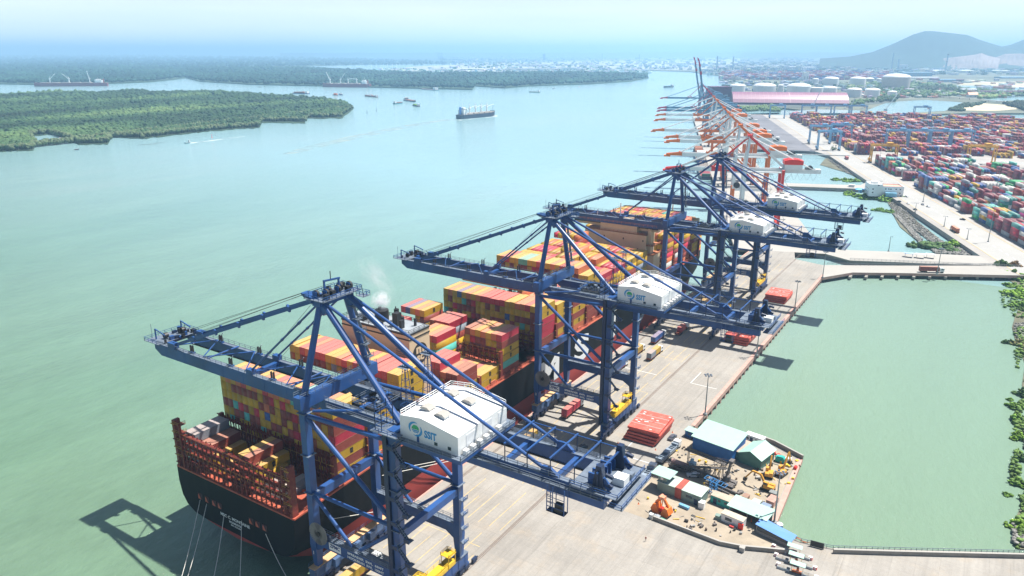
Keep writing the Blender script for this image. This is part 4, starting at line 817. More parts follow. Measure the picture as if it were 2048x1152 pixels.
# lists of boxes: centre, half sizes, axis, colour, score, label
boxes = []
def ordi(n): return ['','first','second','third','fourth','fifth','sixth','seventh','eighth','ninth','tenth','eleventh','twelfth','thirteenth','fourteenth','fifteenth','sixteenth','seventeenth','eighteenth','nineteenth','twentieth'][n]
CAM = Vector((0,0,H)); rs = random.Random(21)
for bi, b in enumerate(bays):
    prev = bays[bi-1] if bi and b['y']-bays[bi-1]['y'] < 16 else None
    for c in range(20):
        hc = b['h'][c]
        for t in range(hc):
            top = t == hc-1; front = prev is None or prev['h'][max(0,c-1)]*TH_+prev['base'] < b['base']+(t+1)*TH_+.5 and (prev['h'][c]*TH_+prev['base'] < b['base']+(t+1)*TH_-.2)
            side = c == 19 or b['h'][c+1] <= t
            k = rs.choices('ybcotug', (44,38,9,3,2,2,2))[0]
            if b['name'].startswith('low stern'): k = {0:'g',1:'g',2:'b',3:'b',4:'y',5:'y',10:'b',11:'b',12:'y',13:'w',15:'w',16:'y'}.get(c,'b')
            if top and c < len(b['top']) and b['top'][c] != ' ': k = b['top'][c]
            if side and c >= 17 and t < len(b['side']) and hc-1-t < len(b['side']): k = b['side'][hc-1-t]
            if not (top or front or side): continue
            x = CX-25+PIT_*(c+.5)+rs.uniform(-.04,.04); z = b['base']+t*TH_; ctr = Vector((x, b['y']+6.1, z+1.35)); d = (ctr-CAM); dd = d.length
            A = (6.6*abs(d.y)/dd if front else 0)+(30*abs(d.z)/dd if top else 0)+(33*abs(d.x)/dd*.8 if side and c > 12 else 0)
            lab = '%s container, %s from quay, %s, %s' % (cw[k], ordi(20-c), 'top tier' if top else ordi(t+1)+' tier', b['name'])
            boxes.append(dict(o=(x, b['y'], z), rz=0.0, c=cw[k], s=A/dd**2*(1 if b['y'] < 300 else .6), l=12.19, h=TH_-.09 if rs.random()<.8 else TH_-.3, lab=lab, g='containers stacked on the ship', side=side, front=front))
# ---- funnel casing
fx0, fx1, fy0, fy1, fz = -15.5, 15.6, 62.8, 73.6, 51.0
mb = MB(); mb.box(fx0,fx1,fy0,fy1,20.5,fz-.9); mb.box(fx0-.15,fx1+.15,fy0-.15,fy1+.15,fz-2.6,fz-2.15,1); mb.box(fx0-.15,fx1+.15,fy0-.15,fy1+.15,fz-.9,fz-.3,1); mb.box(fx0,fx1,fy0,fy1,fz-.3,fz-.05,2)
mb.box(fx0+16,fx1-.2,fy0-8,fy0,20.5,29,0)
cas = mb.build('funnel_casing', [mBeige, mBlk, mGDeck], ship)
mb = MB(); mb.rail([(fx0,fy0,fz),(fx1,fy0,fz),(fx1,fy1,fz),(fx0,fy1,fz)], close=True, r=.06, m=0); mb.build('casing_railing', mBlk, cas)
for x, y, r, h in ((-1.5,68.5,2.5,3.8),(-11.5,70,.8,3.4),(-13,67,.5,3.8),(3.2,71,.9,4.2),(7.2,69,1.0,2.6)):
    mb = MB(); mb.tube((x,y,fz),(x,y,fz+h), r, 18, 0); mb.tube((x,y,fz+h),(x,y,fz+h+.05), r*.8, 18, 0); mb.tube((x-r*.3,y,fz+h),(x-r*.3,y,fz+h+.9), r*.22, 8, 0); smooth(mb.build('exhaust_pipe', mBlk, cas))
for x0_, y0_, a, b_, h in ((5.6,66,2.2,2.4,4.6),(9.2,65.2,1.2,1.6,2.8),(-9,64.5,3,2,1.5),(-6,71,2,1.4,2),(11.8,70,.7,.7,2.6),(0,64.4,2,1,1.1)):
    mb = MB(); mb.box(x0_,x0_+a,y0_,y0_+b_,fz,fz+h); mb.build('vent_box', mBlk, cas)
for yy, zz in ((fy0-.08, 42), (fy0-.08, 35)):
    for dx in range(5): mb = MB(); mb.box(9.6,13.6,fy0-.1,fy0-.02,zz+dx*.8,zz+dx*.8+.35); mb.build('vent_grille', mGrey, cas)
mb = MB(); mb.tube((fx1+.04,(fy0+fy1)/2,42.2),(fx1+.12,(fy0+fy1)/2,42.2), 3.9, 28); lo = mb.build('logo_disc', mBlk, cas); lo.scale = (1,1,1.0)
a = link('logo_lettering', text_mesh('m', mBeige, width=4.2, height=2.3, bold=.05), lo, (fx1+.16,(fy0+fy1)/2,43.7)); a.rotation_euler = (0,0,math.pi/2)
a = link('logo_lettering', text_mesh('sc', mBeige, width=3.9, height=2.1, bold=.04), lo, (fx1+.16,(fy0+fy1)/2,40.7)); a.rotation_euler = (0,0,math.pi/2)
# ---- bridge superstructure
mb = MB(); by = 254.0
mb.box(-17,20,by,by+12,20.5,46.5); mb.box(-24.5,24.5,by+1,by+10,20.5,36); mb.box(-8,14,by+1,by+9,46.5,51); mb.box(-25.6,25.6,by+3,by+8,48.4,51.6); mb.box(4,10,by+2,by+6,51,54.5)
mb.box(20,22,by+2,by+6,20.5,50)
sup = mb.build('superstructure', mBeige, ship)
mb = MB()
for z, xa, xb in ((36,-24.5,-17),(36,20,24.5),(46.5,-17,20),(51.6,-25.6,25.6),(41,20.1,24)): mb.box(xa,xb,by+.2,by+11,z,z+.12); mb.rail([(xa,by+.2,z),(xb,by+.2,z),(xb,by+11,z)], r=.06)
mb.build('deck_platform', M('deck_orange', (.55,.2,.1), .6), sup)
mb = MB(); mb.box(-25.4,25.4,by+2.9,by+8.1,49.6,50.9); mb.build('bridge_windows', mGlass, sup)
for i in range(12):
    mb = MB(); mb.box(-14+i*2.9,-13.4+i*2.9,by-.05,by+.05,[27,32,38,43][i%4],[28,33,39,44][i%4]); mb.build('window', mGlass, sup)
for x in (-20, 21.5): mb = MB(); mb.tube((x,by+2,33),(x,by+8,33), 1.5, 10); mb.build('lifeboat', M('lifeboat_orange', (.75,.2,.04), .5) if 'lifeboat_orange' not in bpy.data.materials else bpy.data.materials['lifeboat_orange'], sup)
mb = MB(); mb.tube((2,by+5,51),(2,by+5,62), .3, 8); mb.beam((-1.5,by+5,58),(5.5,by+5,58), .25); mb.beam((0,by+5,60),(4,by+5,60), .2); mb.tube((-12,by+5,51),(-12,by+5,57), .2, 6); mb.build('radar_mast', mWhite, sup)
mb = MB(); rs = random.Random(6)
for k in range(40):
    x = rs.uniform(14,25); y = by+12+rs.uniform(.5,4); z = rs.uniform(21,34); mb.box(x,x+rs.uniform(.5,2),y,y+rs.uniform(.4,1.5),z,z+rs.uniform(.3,1.2), k%3)
mb.build('bridge_wing_gear', [mLash, mOcra, mBeige], sup)
mb = MB()
for x in (8,15,22): mb.tube((x,330,21),(x,330,36), .25, 6)
mb.tube((0,345,24),(0,345,48), .35, 8); mb.box(-8,8,335,338,22,26,0); mb.build('foremast', mBeige, ship)
# hatch covers seen in the nearly empty bays
for xa, xb, y in ((-25,-9,120),(-8,8,120),(9,25,120),(9,25,91),(-8,25,134)):
    mb = MB(); mb.box(xa,xb,y-.4,y+12,21,21.6) if y != 134 else mb.box(8,25,y-14.5+.2,y-2,21,21.6); mb.build('hatch_cover', mCran, ship)
# accommodation ladder and ropes
gw = thing('gangway', 'long aluminium gangway slanting from the ship hull down to the quay', 'gangway', (EX+1.0, 338, 0))
mb = MB(); mb.beam((-1.2,0,.8),(-1.2,24,17.5), 1.1, .15); mb.rail([(-1.7,0,.8),(-1.7,24,17.5)], r=.05); mb.rail([(-.7,0,.8),(-.7,24,17.5)], r=.05); mb.build('ramp', mGalv, gw)
mb = MB(); mb.box(-2,0,-1.6,0,.1,.8); mb.build('landing', mGrey, gw)
RP = [((-186.9,10.8),G(364,1152)),((-183.8,10.5),G(376,1152)),((-175.8,9.4),G(428,1152)),((-167.6,10.6),G(480,1152)),((-157.2,10.2),G(572,1152))]
names = ['leftmost','second','middle','fourth','rightmost']
for i, ((x,z),e) in enumerate(RP):
    o = Vector((x,SY-.3,z)); q = o+(e-o)*1.12; q.z = -.9; mb = MB(); prev = o
    for k in range(1,9):
        f = k/8; p = o.lerp(q,f); p.z -= .9*math.sin(math.pi*f); mb.tube(prev,p,.09,5); prev = p
    tag(mb.build('mooring_rope', mRope), '%s of the five pale mooring ropes running down from the ship stern' % names[i], 'rope', 'stern mooring ropes')
for i, (ys, ye, zs) in enumerate(((150,196,15),(152,198,15.6),(128,158,12))):
    mb = MB(); mb.tube((-144.7,ys,zs),(EX+.8,ye,.6),.1,5); tag(mb.build('mooring_rope', mRope), ['upper of the twin mooring ropes along the hull behind the first crane','lower of the twin mooring ropes along the hull behind the first crane','short mooring rope beside the ship stern quarter'][i], 'rope', 'ropes along the quay side')
mb = MB(); mb.box(-176,-150,70,92,-3.0,-.9); tag(mb.build('mooring_dolphin', mConcD), 'concrete mooring dolphin below the stern ropes at the picture foot', 'dolphin')
# fenders along the quay face
f0 = MB(); f0.box(-1.1,0,-1.2,1.2,-3.6,-.3,0); f0.tube((0,0,-2),(.5,0,-2),.9,12,1); fm = f0.mesh('quay_fender', [mBlk, mGrey])
for k, y in enumerate(range(96, 116, 9)): tag(link('quay_fender', fm, None, (EX-.7, y, 0)), 'black rubber quay fender beside the ship stern, number %d' % (k+1) if False else ['black rubber quay fender nearest the picture foot','black rubber quay fender just aft of the ship','black rubber quay fender touching the ship stern'][k], 'fender', 'fenders on the quay face')
# ================================================================== CONTAINERS: 290 that show largest as objects, the rest as one mass
def box_mesh(col, L, h):
    mb = MB(); w = 1.22; mb.box(-w+.04,w-.04,.04,L-.04,.12,h-.03)
    for x in (-w, w-.14):
        for y in (0, L-.14): mb.box(x,x+.14,y,y+.14,0,h)
        mb.box(x+.01,x+.13,.14,L-.14,.0,.14); mb.box(x+.01,x+.13,.14,L-.14,h-.10,h-.003)
    for y in (0.005, L-.135): mb.box(-w+.14,w-.14,y,y+.12,0,.13); mb.box(-w+.14,w-.14,y,y+.12,h-.11,h-.003)
    return mb.mesh('body', CM[col])
_bm = {}; _dm = {}
def make_container(o, rz, col, L=12.19, h=2.74, lab='', grp=None, logo=False, doors=True, wide=1):
    k = (col, round(L,1), round(h,2))
    if k not in _bm: _bm[k] = box_mesh(col, L, h)
    r = thing('shipping_container', lab, 'container', o, rz, grp); link('body', _bm[k], r); r.scale = (wide,1,1)
    if doors:
        k2 = (col, round(h,2))
        if k2 not in _dm:
            mb = MB(); mb.box(-.53,.53,-.012,.03,.17,h-.15,0)
            for x in (-.25,.25): mb.box(x-.025,x+.025,-.05,-.012,.15,h-.12,1); mb.box(x-.09,x+.09,-.06,-.012,h*.42,h*.46,1)
            _dm[k2] = mb.mesh('door', [CM[col], mGrey])
        for x in (-.545,.545): link('door', _dm[k2], r, (x,0,0))
    if logo:
        if 'logo' not in _dm:
            a = text_mesh('m', mBlk, width=1.25, height=.85, bold=.07); b = text_mesh('sc', mBlk, width=1.15, height=.8, bold=.07)
            mb = MB()
            for me, dz in ((a,.46),(b,-.42)):
                n = len(mb.v); mb.v += [(v.co.x,v.co.y,v.co.z+dz) for v in me.vertices]; mb.f += [tuple(n+i for i in p.vertices) for p in me.polygons]; mb.m += [0]*len(me.polygons)
            _dm['logo'] = mb.mesh('logo', mBlk)
        l = link('logo', _dm['logo'], r, (1.24, L*.52, h*.5)); l.rotation_euler = (0,0,math.pi/2)
    return r
# yard stacks in the frame of the other terminal
rsy = random.Random(33)
def frustum(n, t, mx=60):
    p = T(n,t); d = p-CAM; z = d.dot(FW)
    if z < 10: return False
    x = 1024+FOC*d.dot(RT)/z; return -mx < x < 2048+mx
yrz = math.atan2(TA.y, TA.x)-math.pi/2
pal_near = (('maroon',26),('brown',14),('crimson',4),('orange',1),('blue',16),('sea green',8),('white',14),('green',5),('grey',8),('magenta',2),('teal',3),('yellow',1))
pal_far = (('maroon',36),('brown',14),('crimson',14),('orange',1),('blue',10),('white',5),('yellow',10),('grey',7))
nb = 0
for blk in range(60):
    n0 = 166+blk*30.5
    for (ta, tb, pal, hmax, fill) in ((66, 596, pal_near, 5, .80), (662, 1360, pal_far, 5, .84)):
        t = ta; k = 0
        while t < tb-15.5:
            k += 1
            if k % 11 == 0: t += 13; continue
            if not frustum(n0+8, t): t += 15.9; continue
            # stacks never start nearer than the photographed yard edge
            cl = mnoise.noise(Vector((n0*.031, t*.016, 3.3))); q = max(0, fill+.08+cl*1.2)
            if rsy.random() > min(1, q): t += 15.9; continue
            bayh = []
            tgt = 1.6+3.0*max(0,min(1,.5+cl*1.3))+rsy.uniform(-.8,.8)
            twenty = rsy.random() < .12
            for c in range(6): bayh.append(max(0, min(hmax, int(round(tgt+rsy.choice((-1.6,-.5,0,0,0,.4,.6))))))) 
            hue = rsy.choices(*zip(*pal))[0]
            for c in range(6):
                for j in range(bayh[c]):
                    top = j == bayh[c]-1; side = c == 0 or bayh[c-1] <= j
                    col = hue if rsy.random() < .55 else rsy.choices(*zip(*pal))[0]
                    nn = n0+1.6+c*3.12; p = T(nn, t, .07+j*3.15); ctr = p+TA*6+Vector((0,0,1.3)); d = ctr-CAM; dd = d.length
                    A = 6.2*.95+(30*abs(d.z)/dd if top else 0)+(31*abs(d.dot(NA))/dd if side else 0)
                    A *= (.5 if k % 13 != 1 and not top else 1)
                    boxes.append(dict(o=tuple(p), rz=yrz, c=col, s=A/dd**2*.9, l=15.2, h=3.12, w=1.25, g='containers stacked in the yard', side=side, front=True, top=top,
                        lab='%s container, %s, %s row, yard block %d from road, bay %d' % (col, 'top tier' if top else ordi(j+1)+' tier', ordi(c+1), blk+1, k)))
            t += 15.9
boxes.sort(key=lambda b: -b['s']); NTOP = 290; seen = {}
for b in boxes[:NTOP]:
    if b['lab'] in seen: b['lab'] = b['lab'].replace('container', 'box container')
    seen[b['lab']] = 1
    make_container(b['o'], b['rz'], b['c'], b['l'], b['h'], b['lab'], b['g'], wide=b.get('w',1), logo=b['c'] == 'yellow' and b['side'] and b['rz'] == 0, doors=b['front'])
rest = boxes[NTOP:]; n = len(rest); rs_ = np.random.RandomState(3)
V = np.zeros((n,8,3)); C = np.zeros((n,4)); C[:,3] = 1
cz_ = np.array([[-1.22,0,0],[1.22,0,0],[1.22,1,0],[-1.22,1,0],[-1.22,0,1],[1.22,0,1],[1.22,1,1],[-1.22,1,1]])
for i, b in enumerate(rest):
    q = cz_.copy(); q[:,0] *= b.get('w',1); q[:,1] *= b['l']; q[:,2] *= b['h']; c_, s_ = math.cos(b['rz']), math.sin(b['rz'])
    V[i,:,0] = b['o'][0]+q[:,0]*c_-q[:,1]*s_; V[i,:,1] = b['o'][1]+q[:,0]*s_+q[:,1]*c_; V[i,:,2] = b['o'][2]+q[:,2]
    C[i,:3] = np.array(CC[b['c']])*rs_.uniform(.8,1.2)
F = (np.array([(4,5,6,7),(0,1,5,4),(1,2,6,5),(2,3,7,6),(3,0,4,7)])[None]+(np.arange(n)*8)[:,None,None]).reshape(-1,4)
me = bpy.data.meshes.new('shipping_containers'); me.vertices.add(n*8); me.vertices.foreach_set('co', V.astype(np.float32).ravel()); me.loops.add(len(F)*4)
me.loops.foreach_set('vertex_index', F.astype(np.int32).ravel()); me.polygons.add(len(F)); me.polygons.foreach_set('loop_start', np.arange(0,len(F)*4,4,dtype=np.int32)); me.update(calc_edges=True)
at = me.color_attributes.new('Col','FLOAT_COLOR','CORNER'); at.data.foreach_set('color', np.repeat(C,20,axis=0).astype(np.float32).ravel())
me.materials.append(M('container_mixed', (.5,.5,.5), .5, 0, .14, .45, attr='Col', dirt=(.30,.20,.13), dirt_amt=.25, top_sheen=((.60,.46,.40), .15)))  # weaker painted sheen on the tops of the massed boxes
o = link('shipping_containers', me); kind(o, 'stuff'); o['label'] = 'mass of stacked containers on the ship and filling the far yard'
print('boxes', len(boxes), 'min score', boxes[NTOP]['s'])
# ================================================================== CRANES OF THE OTHER TERMINAL
mOr = M('crane_orange', (.80,.17,.02), .45, 0, .15, .2); mRed = M('crane_red', (.78,.03,.02), .45, 0, .12, .2); mWh2 = M('crane_white', (.80,.82,.82), .45, 0, .06, .2)
mBg = M('crane_blue_grey', (.10,.24,.38), .5, 0, .12, .2); mMag = M('boom_crimson', (.50,.05,.10), .5)
def far_crane(label, t, hot, body=None, up=False, grp='white and orange container cranes', tall=0, low=None, L_=84):
    body = body or mWh2; low = low or hot; C = thing('container_crane', label, 'crane', T(-41, t-9), TH, grp); MM = [body, hot, low, mBlk, mGrey]
    zb = 46.0; D = 18; GXX = 30.0; A = 75+tall; Y = D/2
    for x in (0, GXX):
        for y in (0, D):
            mb = MB(); mb.beam((x,y,3),(x,y,17), 2.3, 2.5, 2); mb.beam((x,y,17),(x,y,zb+3), 2.2, 2.4, 0 if body is not mWh2 else (2 if x else 0)); mb.build('leg', MM, C)
        mb = MB(); mb.box(x-1,x+1,-2,D+2,2.2,4.2,2)
        for y in (-3,0,3,D-3,D,D+3): mb.box(x-.5,x+.5,y-1.2,y+1.2,.1,1.5,3)
        mb.box(x-.7,x+.7,0,D,zb+.5,zb+3.2,0); mb.box(x-.7,x+.7,0,D,15,17,2); mb.build('sill_beam', MM, C)
    for y in (0, D):
        mb = MB(); mb.box(0,GXX,y-.8,y+.8,15,17.4,0); mb.tube((0,y,zb),(GXX,y,19), .7,8,2 if y == 0 else 0); mb.tube((0,y,zb+1),(GXX,y,zb+1), .6,8,0); mb.build('side_frame', MM, C)
    mb = MB(); mb.box(-1,58,Y-3.1,Y-2.2,zb,zb+3,0); mb.box(-1,58,Y+2.2,Y+3.1,zb,zb+3,0); mb.box(-1,58,Y-2.2,Y+2.2,zb+.2,zb+.6,4); mb.box(56,60,Y-3.5,Y+3.5,zb,zb+3.4,0)
    mb.rail([(2,Y-3.2,zb+3),(58,Y-3.2,zb+3)], step=3, r=.06, m=0)
    for x in range(12,56,5):
        for k in range(6): f = k/6; g_ = (k+1)/6; mb.tube((x+5*f,Y-4,zb-5.2*math.sin(math.pi*f)),(x+5*g_,Y-4,zb-5.2*math.sin(math.pi*g_)), .07,4,3)
    mb.build('rear_girder', MM, C)
    bm = MB()
    bm.box(-L_+13,-27,Y-2.9,Y-2,-.4,2.9,0); bm.box(-L_+13,-27,Y+2,Y+2.9,-.4,2.9,0); bm.box(-27,-2,Y-3.1,Y-2,0,2.6,1 if body is mWh2 else 0); bm.box(-27,-2,Y+2,Y+3.1,0,2.6,1) if body is mWh2 else bm.box(-27,-2,Y+2,Y+3.1,0,2.6,0)
    bm.box(-L_+13,-2,Y-2,Y+2,.1,.5,4)
    for s in (-1,1):
        a0, a1 = (Y-3, Y-1.8) if s < 0 else (Y+1.8, Y+3)
        bm.hexa([(-L_,a0,0),(-L_+15,a0,0),(-L_+15,a1,0),(-L_,a1,0),(-L_,a0,1.5),(-L_+15,a0,3.3),(-L_+15,a1,3.3),(-L_,a1,1.5)],1)
    bm.box(-L_-2,-L_+4,Y-2.6,Y+2.6,-1.2,0,1); bm.box(-L_+12,-L_+13,Y-2.6,Y+2.6,.3,4,1); bm.box(-L_+24,-L_+30,Y-3.3,Y+3.3,-.2,3.6,1) if up else None; bm.beam((-28,Y-2.5,4.2),(-22,Y-2.5,2.4),1.2,1.2,1); bm.beam((-22,Y-2.5,4.8),(-16,Y-2.5,2.4),1.2,1.6,1)
    b = bm.build('boom', MM, C, (0,0,zb))
    if up: b.rotation_euler = (0, R(79), 0); b.location = (-1.5,0,zb+2)
    mb = MB()
    mb.beam((0,1,zb+3),(2,Y-2,A),1.9,1.9,0); mb.beam((0,D-1,zb+3),(2,Y+2,A),1.9,1.9,0); mb.beam((1.4,Y-2.3,A-12),(2,Y-2,A+1),1.9,1.9,1); mb.beam((1.4,Y+2.3,A-12),(2,Y+2,A+1),1.9,1.9,1)
    mb.box(0,4,Y-3,Y+3,A,A+1.2,1); mb.rail([(0,Y-3,A+1.2),(4,Y-3,A+1.2),(4,Y+3,A+1.2),(0,Y+3,A+1.2)], close=True, r=.08, m=1); mb.build('mast', MM, C)
    for y in (Y-2.5,Y+2.5):
        mb = MB(); p = Vector((2,y,A)); q = Vector((GXX+2,y,zb+3.5)); h = p.lerp(q,.55); mb.beam(p,h,1.7,1.9,1); mb.beam(h,q,1.7,1.9,0); mb.build('rear_strut', MM, C)
        mb = MB(); mb.tube(p,(54,y,zb+3.2),.45,6,0); mb.build('backstay', MM, C)
        if not up: mb = MB(); mb.tube(p,(-L_+14,y,zb+3.4),.45,6,0); mb.tube(p,(-26,y,zb+3),.4,6,1); mb.build('forestay', MM, C)
        else: mb = MB(); mb.tube(p,(-9,y,zb+38),.24,6,1); mb.build('forestay', MM, C)
    mb = MB(); mb.box(GXX+1,GXX+15,Y-5.5,Y+5.5,zb+3.3,zb+7.2,0); ho = mb.build('machinery_house', [body, hot], C)
    mb = MB(); mb.box(GXX+.6,GXX+15.4,Y-5.9,Y+5.9,zb+7.2,zb+10.4,0); mb.hexa([(GXX+.6,Y-5.9,zb+10.4),(GXX+15.4,Y-5.9,zb+10.4),(GXX+15.4,Y+5.9,zb+10.4),(GXX+.6,Y+5.9,zb+10.4),(GXX+5,Y-5.9,zb+11.4),(GXX+11,Y-5.9,zb+11.4),(GXX+11,Y+5.9,zb+11.4),(GXX+5,Y+5.9,zb+11.4)],0); mb.build('roof', hot if body is mWh2 else body, ho)
    mb = MB(); mb.box(GXX+18,GXX+24,Y-2,Y+2,zb+3,zb+4.6,3); mb.tube((GXX+22,Y-2.5,zb+4.6),(GXX+22,Y+2.5,zb+4.6),1.6,12,3); mb.build('winch', MM, C)
    mb = MB(); mb.tube((2.6,-1.9,20.5),(2.6,-1.3,20.5), 3.0, 20, 4); mb.tube((2.6,-2.3,20.5),(2.6,-1,20.5), .9, 12, 0); mb.build('cable_reel', [mBlk]*5 if body is mWh2 else MM, C)
    mb = MB(); 
    for k in range(9): z = 4+k*4.6; s = k%2; mb.beam((GXX+1.5+(3 if s else 0),-1.6,z),(GXX+1.5+(0 if s else 3),-1.6,z+4.4), .8,.2,4); mb.box(GXX+.6,GXX+5.4,-2.4,-.8,z-.1,z+.05,4)
    mb.build('stair_tower', MM, C)
    return C
far_crane('white crane with red tipped boom and red roofed house, nearest of the far row', 149, mRed, L_=65)
far_crane('white and orange crane just behind the red tipped one', 243, mOr, L_=65)
far_crane('third crane of the far row, orange boom tip close in front of its twin', 357, mOr, L_=66)
far_crane('fourth crane of the far row, orange boom tip close behind its twin', 401, mOr, L_=67)
for i, t in enumerate((478, 636, 730)):
    c = far_crane(['fifth crane of the far row, with its orange boom reaching farthest left','sixth crane of the far row, orange tipped, lower of a close pair of booms','seventh crane of the far row, last with an orange boom tip'][i], t, mOr)
g2 = 'blue grey container cranes at the far quay end'
far_crane('first blue grey crane behind the orange ones, crimson boom tip lowered', 826, mMag, mBg, grp=g2, low=mBg)
far_crane('second blue grey crane with lowered crimson tipped boom', 893, mMag, mBg, grp=g2, low=mBg)
far_crane('blue grey crane with raised boom, left of the two upright booms', 1270, mMag, mBg, True, g2, low=mBg)
far_crane('blue grey crane with raised boom, right of the two upright booms', 990, mMag, mBg, True, g2, low=mBg)
far_crane('farthest blue grey crane with boom lowered over the river', 1200, mMag, mBg, grp=g2, low=mBg)
# ---- yard gantries
def rtg(label, n, t, m, grp, hgt=21.0, proto={}):
    key = (m.name, hgt)
    if key not in proto:
        C = thing('yard_gantry_crane', label, 'gantry crane', T(n,t,.06), TH, grp); W_ = 26.0; D = 8.0
        for x in (0, W_):
            for y in (0, D):
                mb = MB(); mb.beam((x,y,1.4),(x,y,hgt-1.5),1.1,.9); mb.build('leg', m, C)
                mb = MB(); mb.tube((x-.5,y-1.2,.75),(x+.5,y-1.2,.75),.75,12); mb.tube((x-.5,y+1.2,.75),(x+.5,y+1.2,.75),.75,12); mb.build('tyre', mTyre, C)
            mb = MB(); mb.box(x-.6,x+.6,-1.5,D+1.5,1.5,2.7); mb.box(x-.5,x+.5,0,D,hgt-2.2,hgt-1.2); mb.tube((x,0,3),(x,D,hgt-3),.25,6); mb.build('sill_beam', m, C)
        for y in (0, D): mb = MB(); mb.box(-1,W_+1,y-.7,y+.7,hgt-1.5,hgt+.3); mb.rail([(-1,y,hgt+.3),(W_+1,y,hgt+.3)], r=.06, step=4); mb.build('main_girder', m, C)
        mb = MB(); mb.box(15,21,.4,D-.4,hgt+.4,hgt+2.6); mb.box(16,20,2,5,hgt-6,hgt-5.4); 
        for q in ((16.3,2.3),(19.7,2.3),(16.3,4.7),(19.7,4.7)): mb.tube((q[0],q[1],hgt-5.5),(q[0],q[1],hgt+.5),.07,4)
        mb.build('trolley', m, C); mb = MB(); mb.box(20.5,22.5,-.3,1.8,hgt-4.4,hgt-1.6); mb.build('operator_cab', mWhite, C)
        mb = MB(); mb.box(-2.4,-.6,1,6,2.8,5.2); mb.build('power_unit', m, C)
        C.scale = (1.2,1.2,1.2); proto[key] = C; return C
    return copy_tree(proto[key], loc=T(n,t,.06), label=label, group=grp)
mRB = M('gantry_blue', (.20,.44,.68), .5, 0, .12, .2); mRY = M('gantry_ochre', (.75,.40,.03), .5, 0, .12, .2)
bg_ = 'blue yard gantry cranes'; yg_ = 'ochre yard gantry cranes'
for lab, n, t in (('blue yard gantry nearest the far end of the road, front of a pair',118,704),('blue yard gantry behind the front one beside the road',120,790),
    ('first of four blue gantries in a row, nearest the road',222,738),('second of four blue gantries in a row',253,742),('third of four blue gantries in a row',284,746),('fourth of four blue gantries in a row, farthest right',314,748),
    ('leftmost blue gantry on the far yard edge',117,1290),('blue gantry on the far yard edge, second from the left',185,1296),('blue gantry on the far yard edge, third from the left',216,1300),('blue gantry on the far yard edge below the slanting mobile crane jib',255,1305),('blue gantry on the far yard edge right of the slanting jib',292,1310),('blue gantry standing alone on the far yard edge by the creek',418,1300),('blue gantry in the middle of the far yard, behind the roadside pair',158,820)): rtg(lab, n, t, mRB, bg_, 24.0)
for lab, n, t in (('ochre gantry nearest the road junction',163,575),('ochre gantry in front of the blue gantry row',287,590),('ochre gantry right of the one before the blue row',349,560),('ochre gantry at the right picture edge',409,590),('ochre gantry cut by the right picture edge, nearest of all',229,236)): rtg(lab, n, t, mRY, yg_, 20.0)
# ---- masts
def mast(label, p, h, grp='floodlight masts', lamps=6):
    C = thing('light_mast', label, 'light mast', p, 0, grp); mb = MB(); mb.tube((0,0,0),(0,0,h),.32,8,0,r2=.14); mb.box(-.7,.7,-.7,.7,0,.8,0); mb.build('pole', mGrey, C)
    mb = MB()
    for k in range(lamps):
        a = 2*math.pi*k/lamps; mb.beam((0,0,h-.3),(1.3*math.cos(a),1.3*math.sin(a),h-.2),.12); mb.box(1.3*math.cos(a)-.35,1.3*math.cos(a)+.35,1.3*math.sin(a)-.3,1.3*math.sin(a)+.3,h-.5,h-.1)
    mb.build('floodlight', mGalv, C); return C
for lab, px, h in (('floodlight mast on the near quay edge level with the red hatch covers',(1410,830),18),('floodlight mast on the quay edge before the third crane',(1513,712),18),('floodlight mast on the quay edge near the far hatch covers',(1589,622),18),('floodlight mast at the quay corner by the bridge',(1645,556),18),
    ('floodlight mast at the spit corner behind the open shed',(1548,1047),18.5)): mast(lab, G(*px), h, 'floodlight masts on the near quay')
for lab, px, h in (('tall mast beside the road right of the rock bank',(1976,484),31),('tall mast beside the road past the white office',(1846,404),31),('tall mast among the coloured stacks',(1990,392),30),('tall mast in the middle yard behind the road',(1876,345),30),('mast on the approach bridge beside the red truck',(1874,549),18),
    ('mast beside the yard road farther back',(1758,332),28),('mast by the far road bend',(1618,290),28),('mast among far yard stacks',(1700,290),28),('mast near the second ochre gantry',(1885,320),28)): mast(lab, G(*px), h, 'floodlight masts in the container yard', 8)
for k, px in enumerate(((1760,378),(1830,425),(1888,453),(1934,479))): mast(['slender lamp post by the office building','slender lamp post on the road edge past the office','slender lamp post on the road edge above the rock bank','slender lamp post on the road edge nearest the causeway'][k], G(*px), 9, 'slender lamp posts along the road', 2)
mast('thin pole standing in the basin beside the causeway', G(1777,503,WZ), 12, None, 1)
# ---- office building
ob = thing('office_building', 'white two storey office building with salmon roof terrace on the jetty head', 'building', T(101,318), TH)
mb = MB(); mb.box(0,33,0,18,-.5,9.4); mb.box(0,13,0,18,9.4,12); mb.box(13,33,-.0,.5,9.4,10.4); mb.box(32.5,33,.5,18,9.4,10.4); mb.box(13,32.5,17.5,18,9.4,10.4); mb.build('wall', mWhite, ob)
mb = MB(); mb.box(13,32.5,.5,17.5,9.4,9.5); mb.build('roof', M('salmon_roof', (.72,.36,.26), .8), ob)
for x, z in ((3,6.5),(3,3),(15,7),(18,7),(20,7),(25,7),(29,7),(29,3),(16,3),(8,10.5)): mb = MB(); mb.box(x,x+1.4,-.06,.02,z,z+1.1); mb.build('window', mGlass, ob)
for y in (3,7,11,15):
    for z in (3,6.5): mb = MB(); mb.box(-.06,.02,y,y+1.4,z,z+1.1); mb.build('window', mGlass, ob)
mb = MB(); mb.box(15,26,-5,0,.3,.6); mb.box(15,26,-5,-.1,4,4.3); mb.box(15.3,25.7,-4.6,-4.4,.6,4); mb.build('porch', M('porch_blue', (.25,.55,.75), .5), ob)
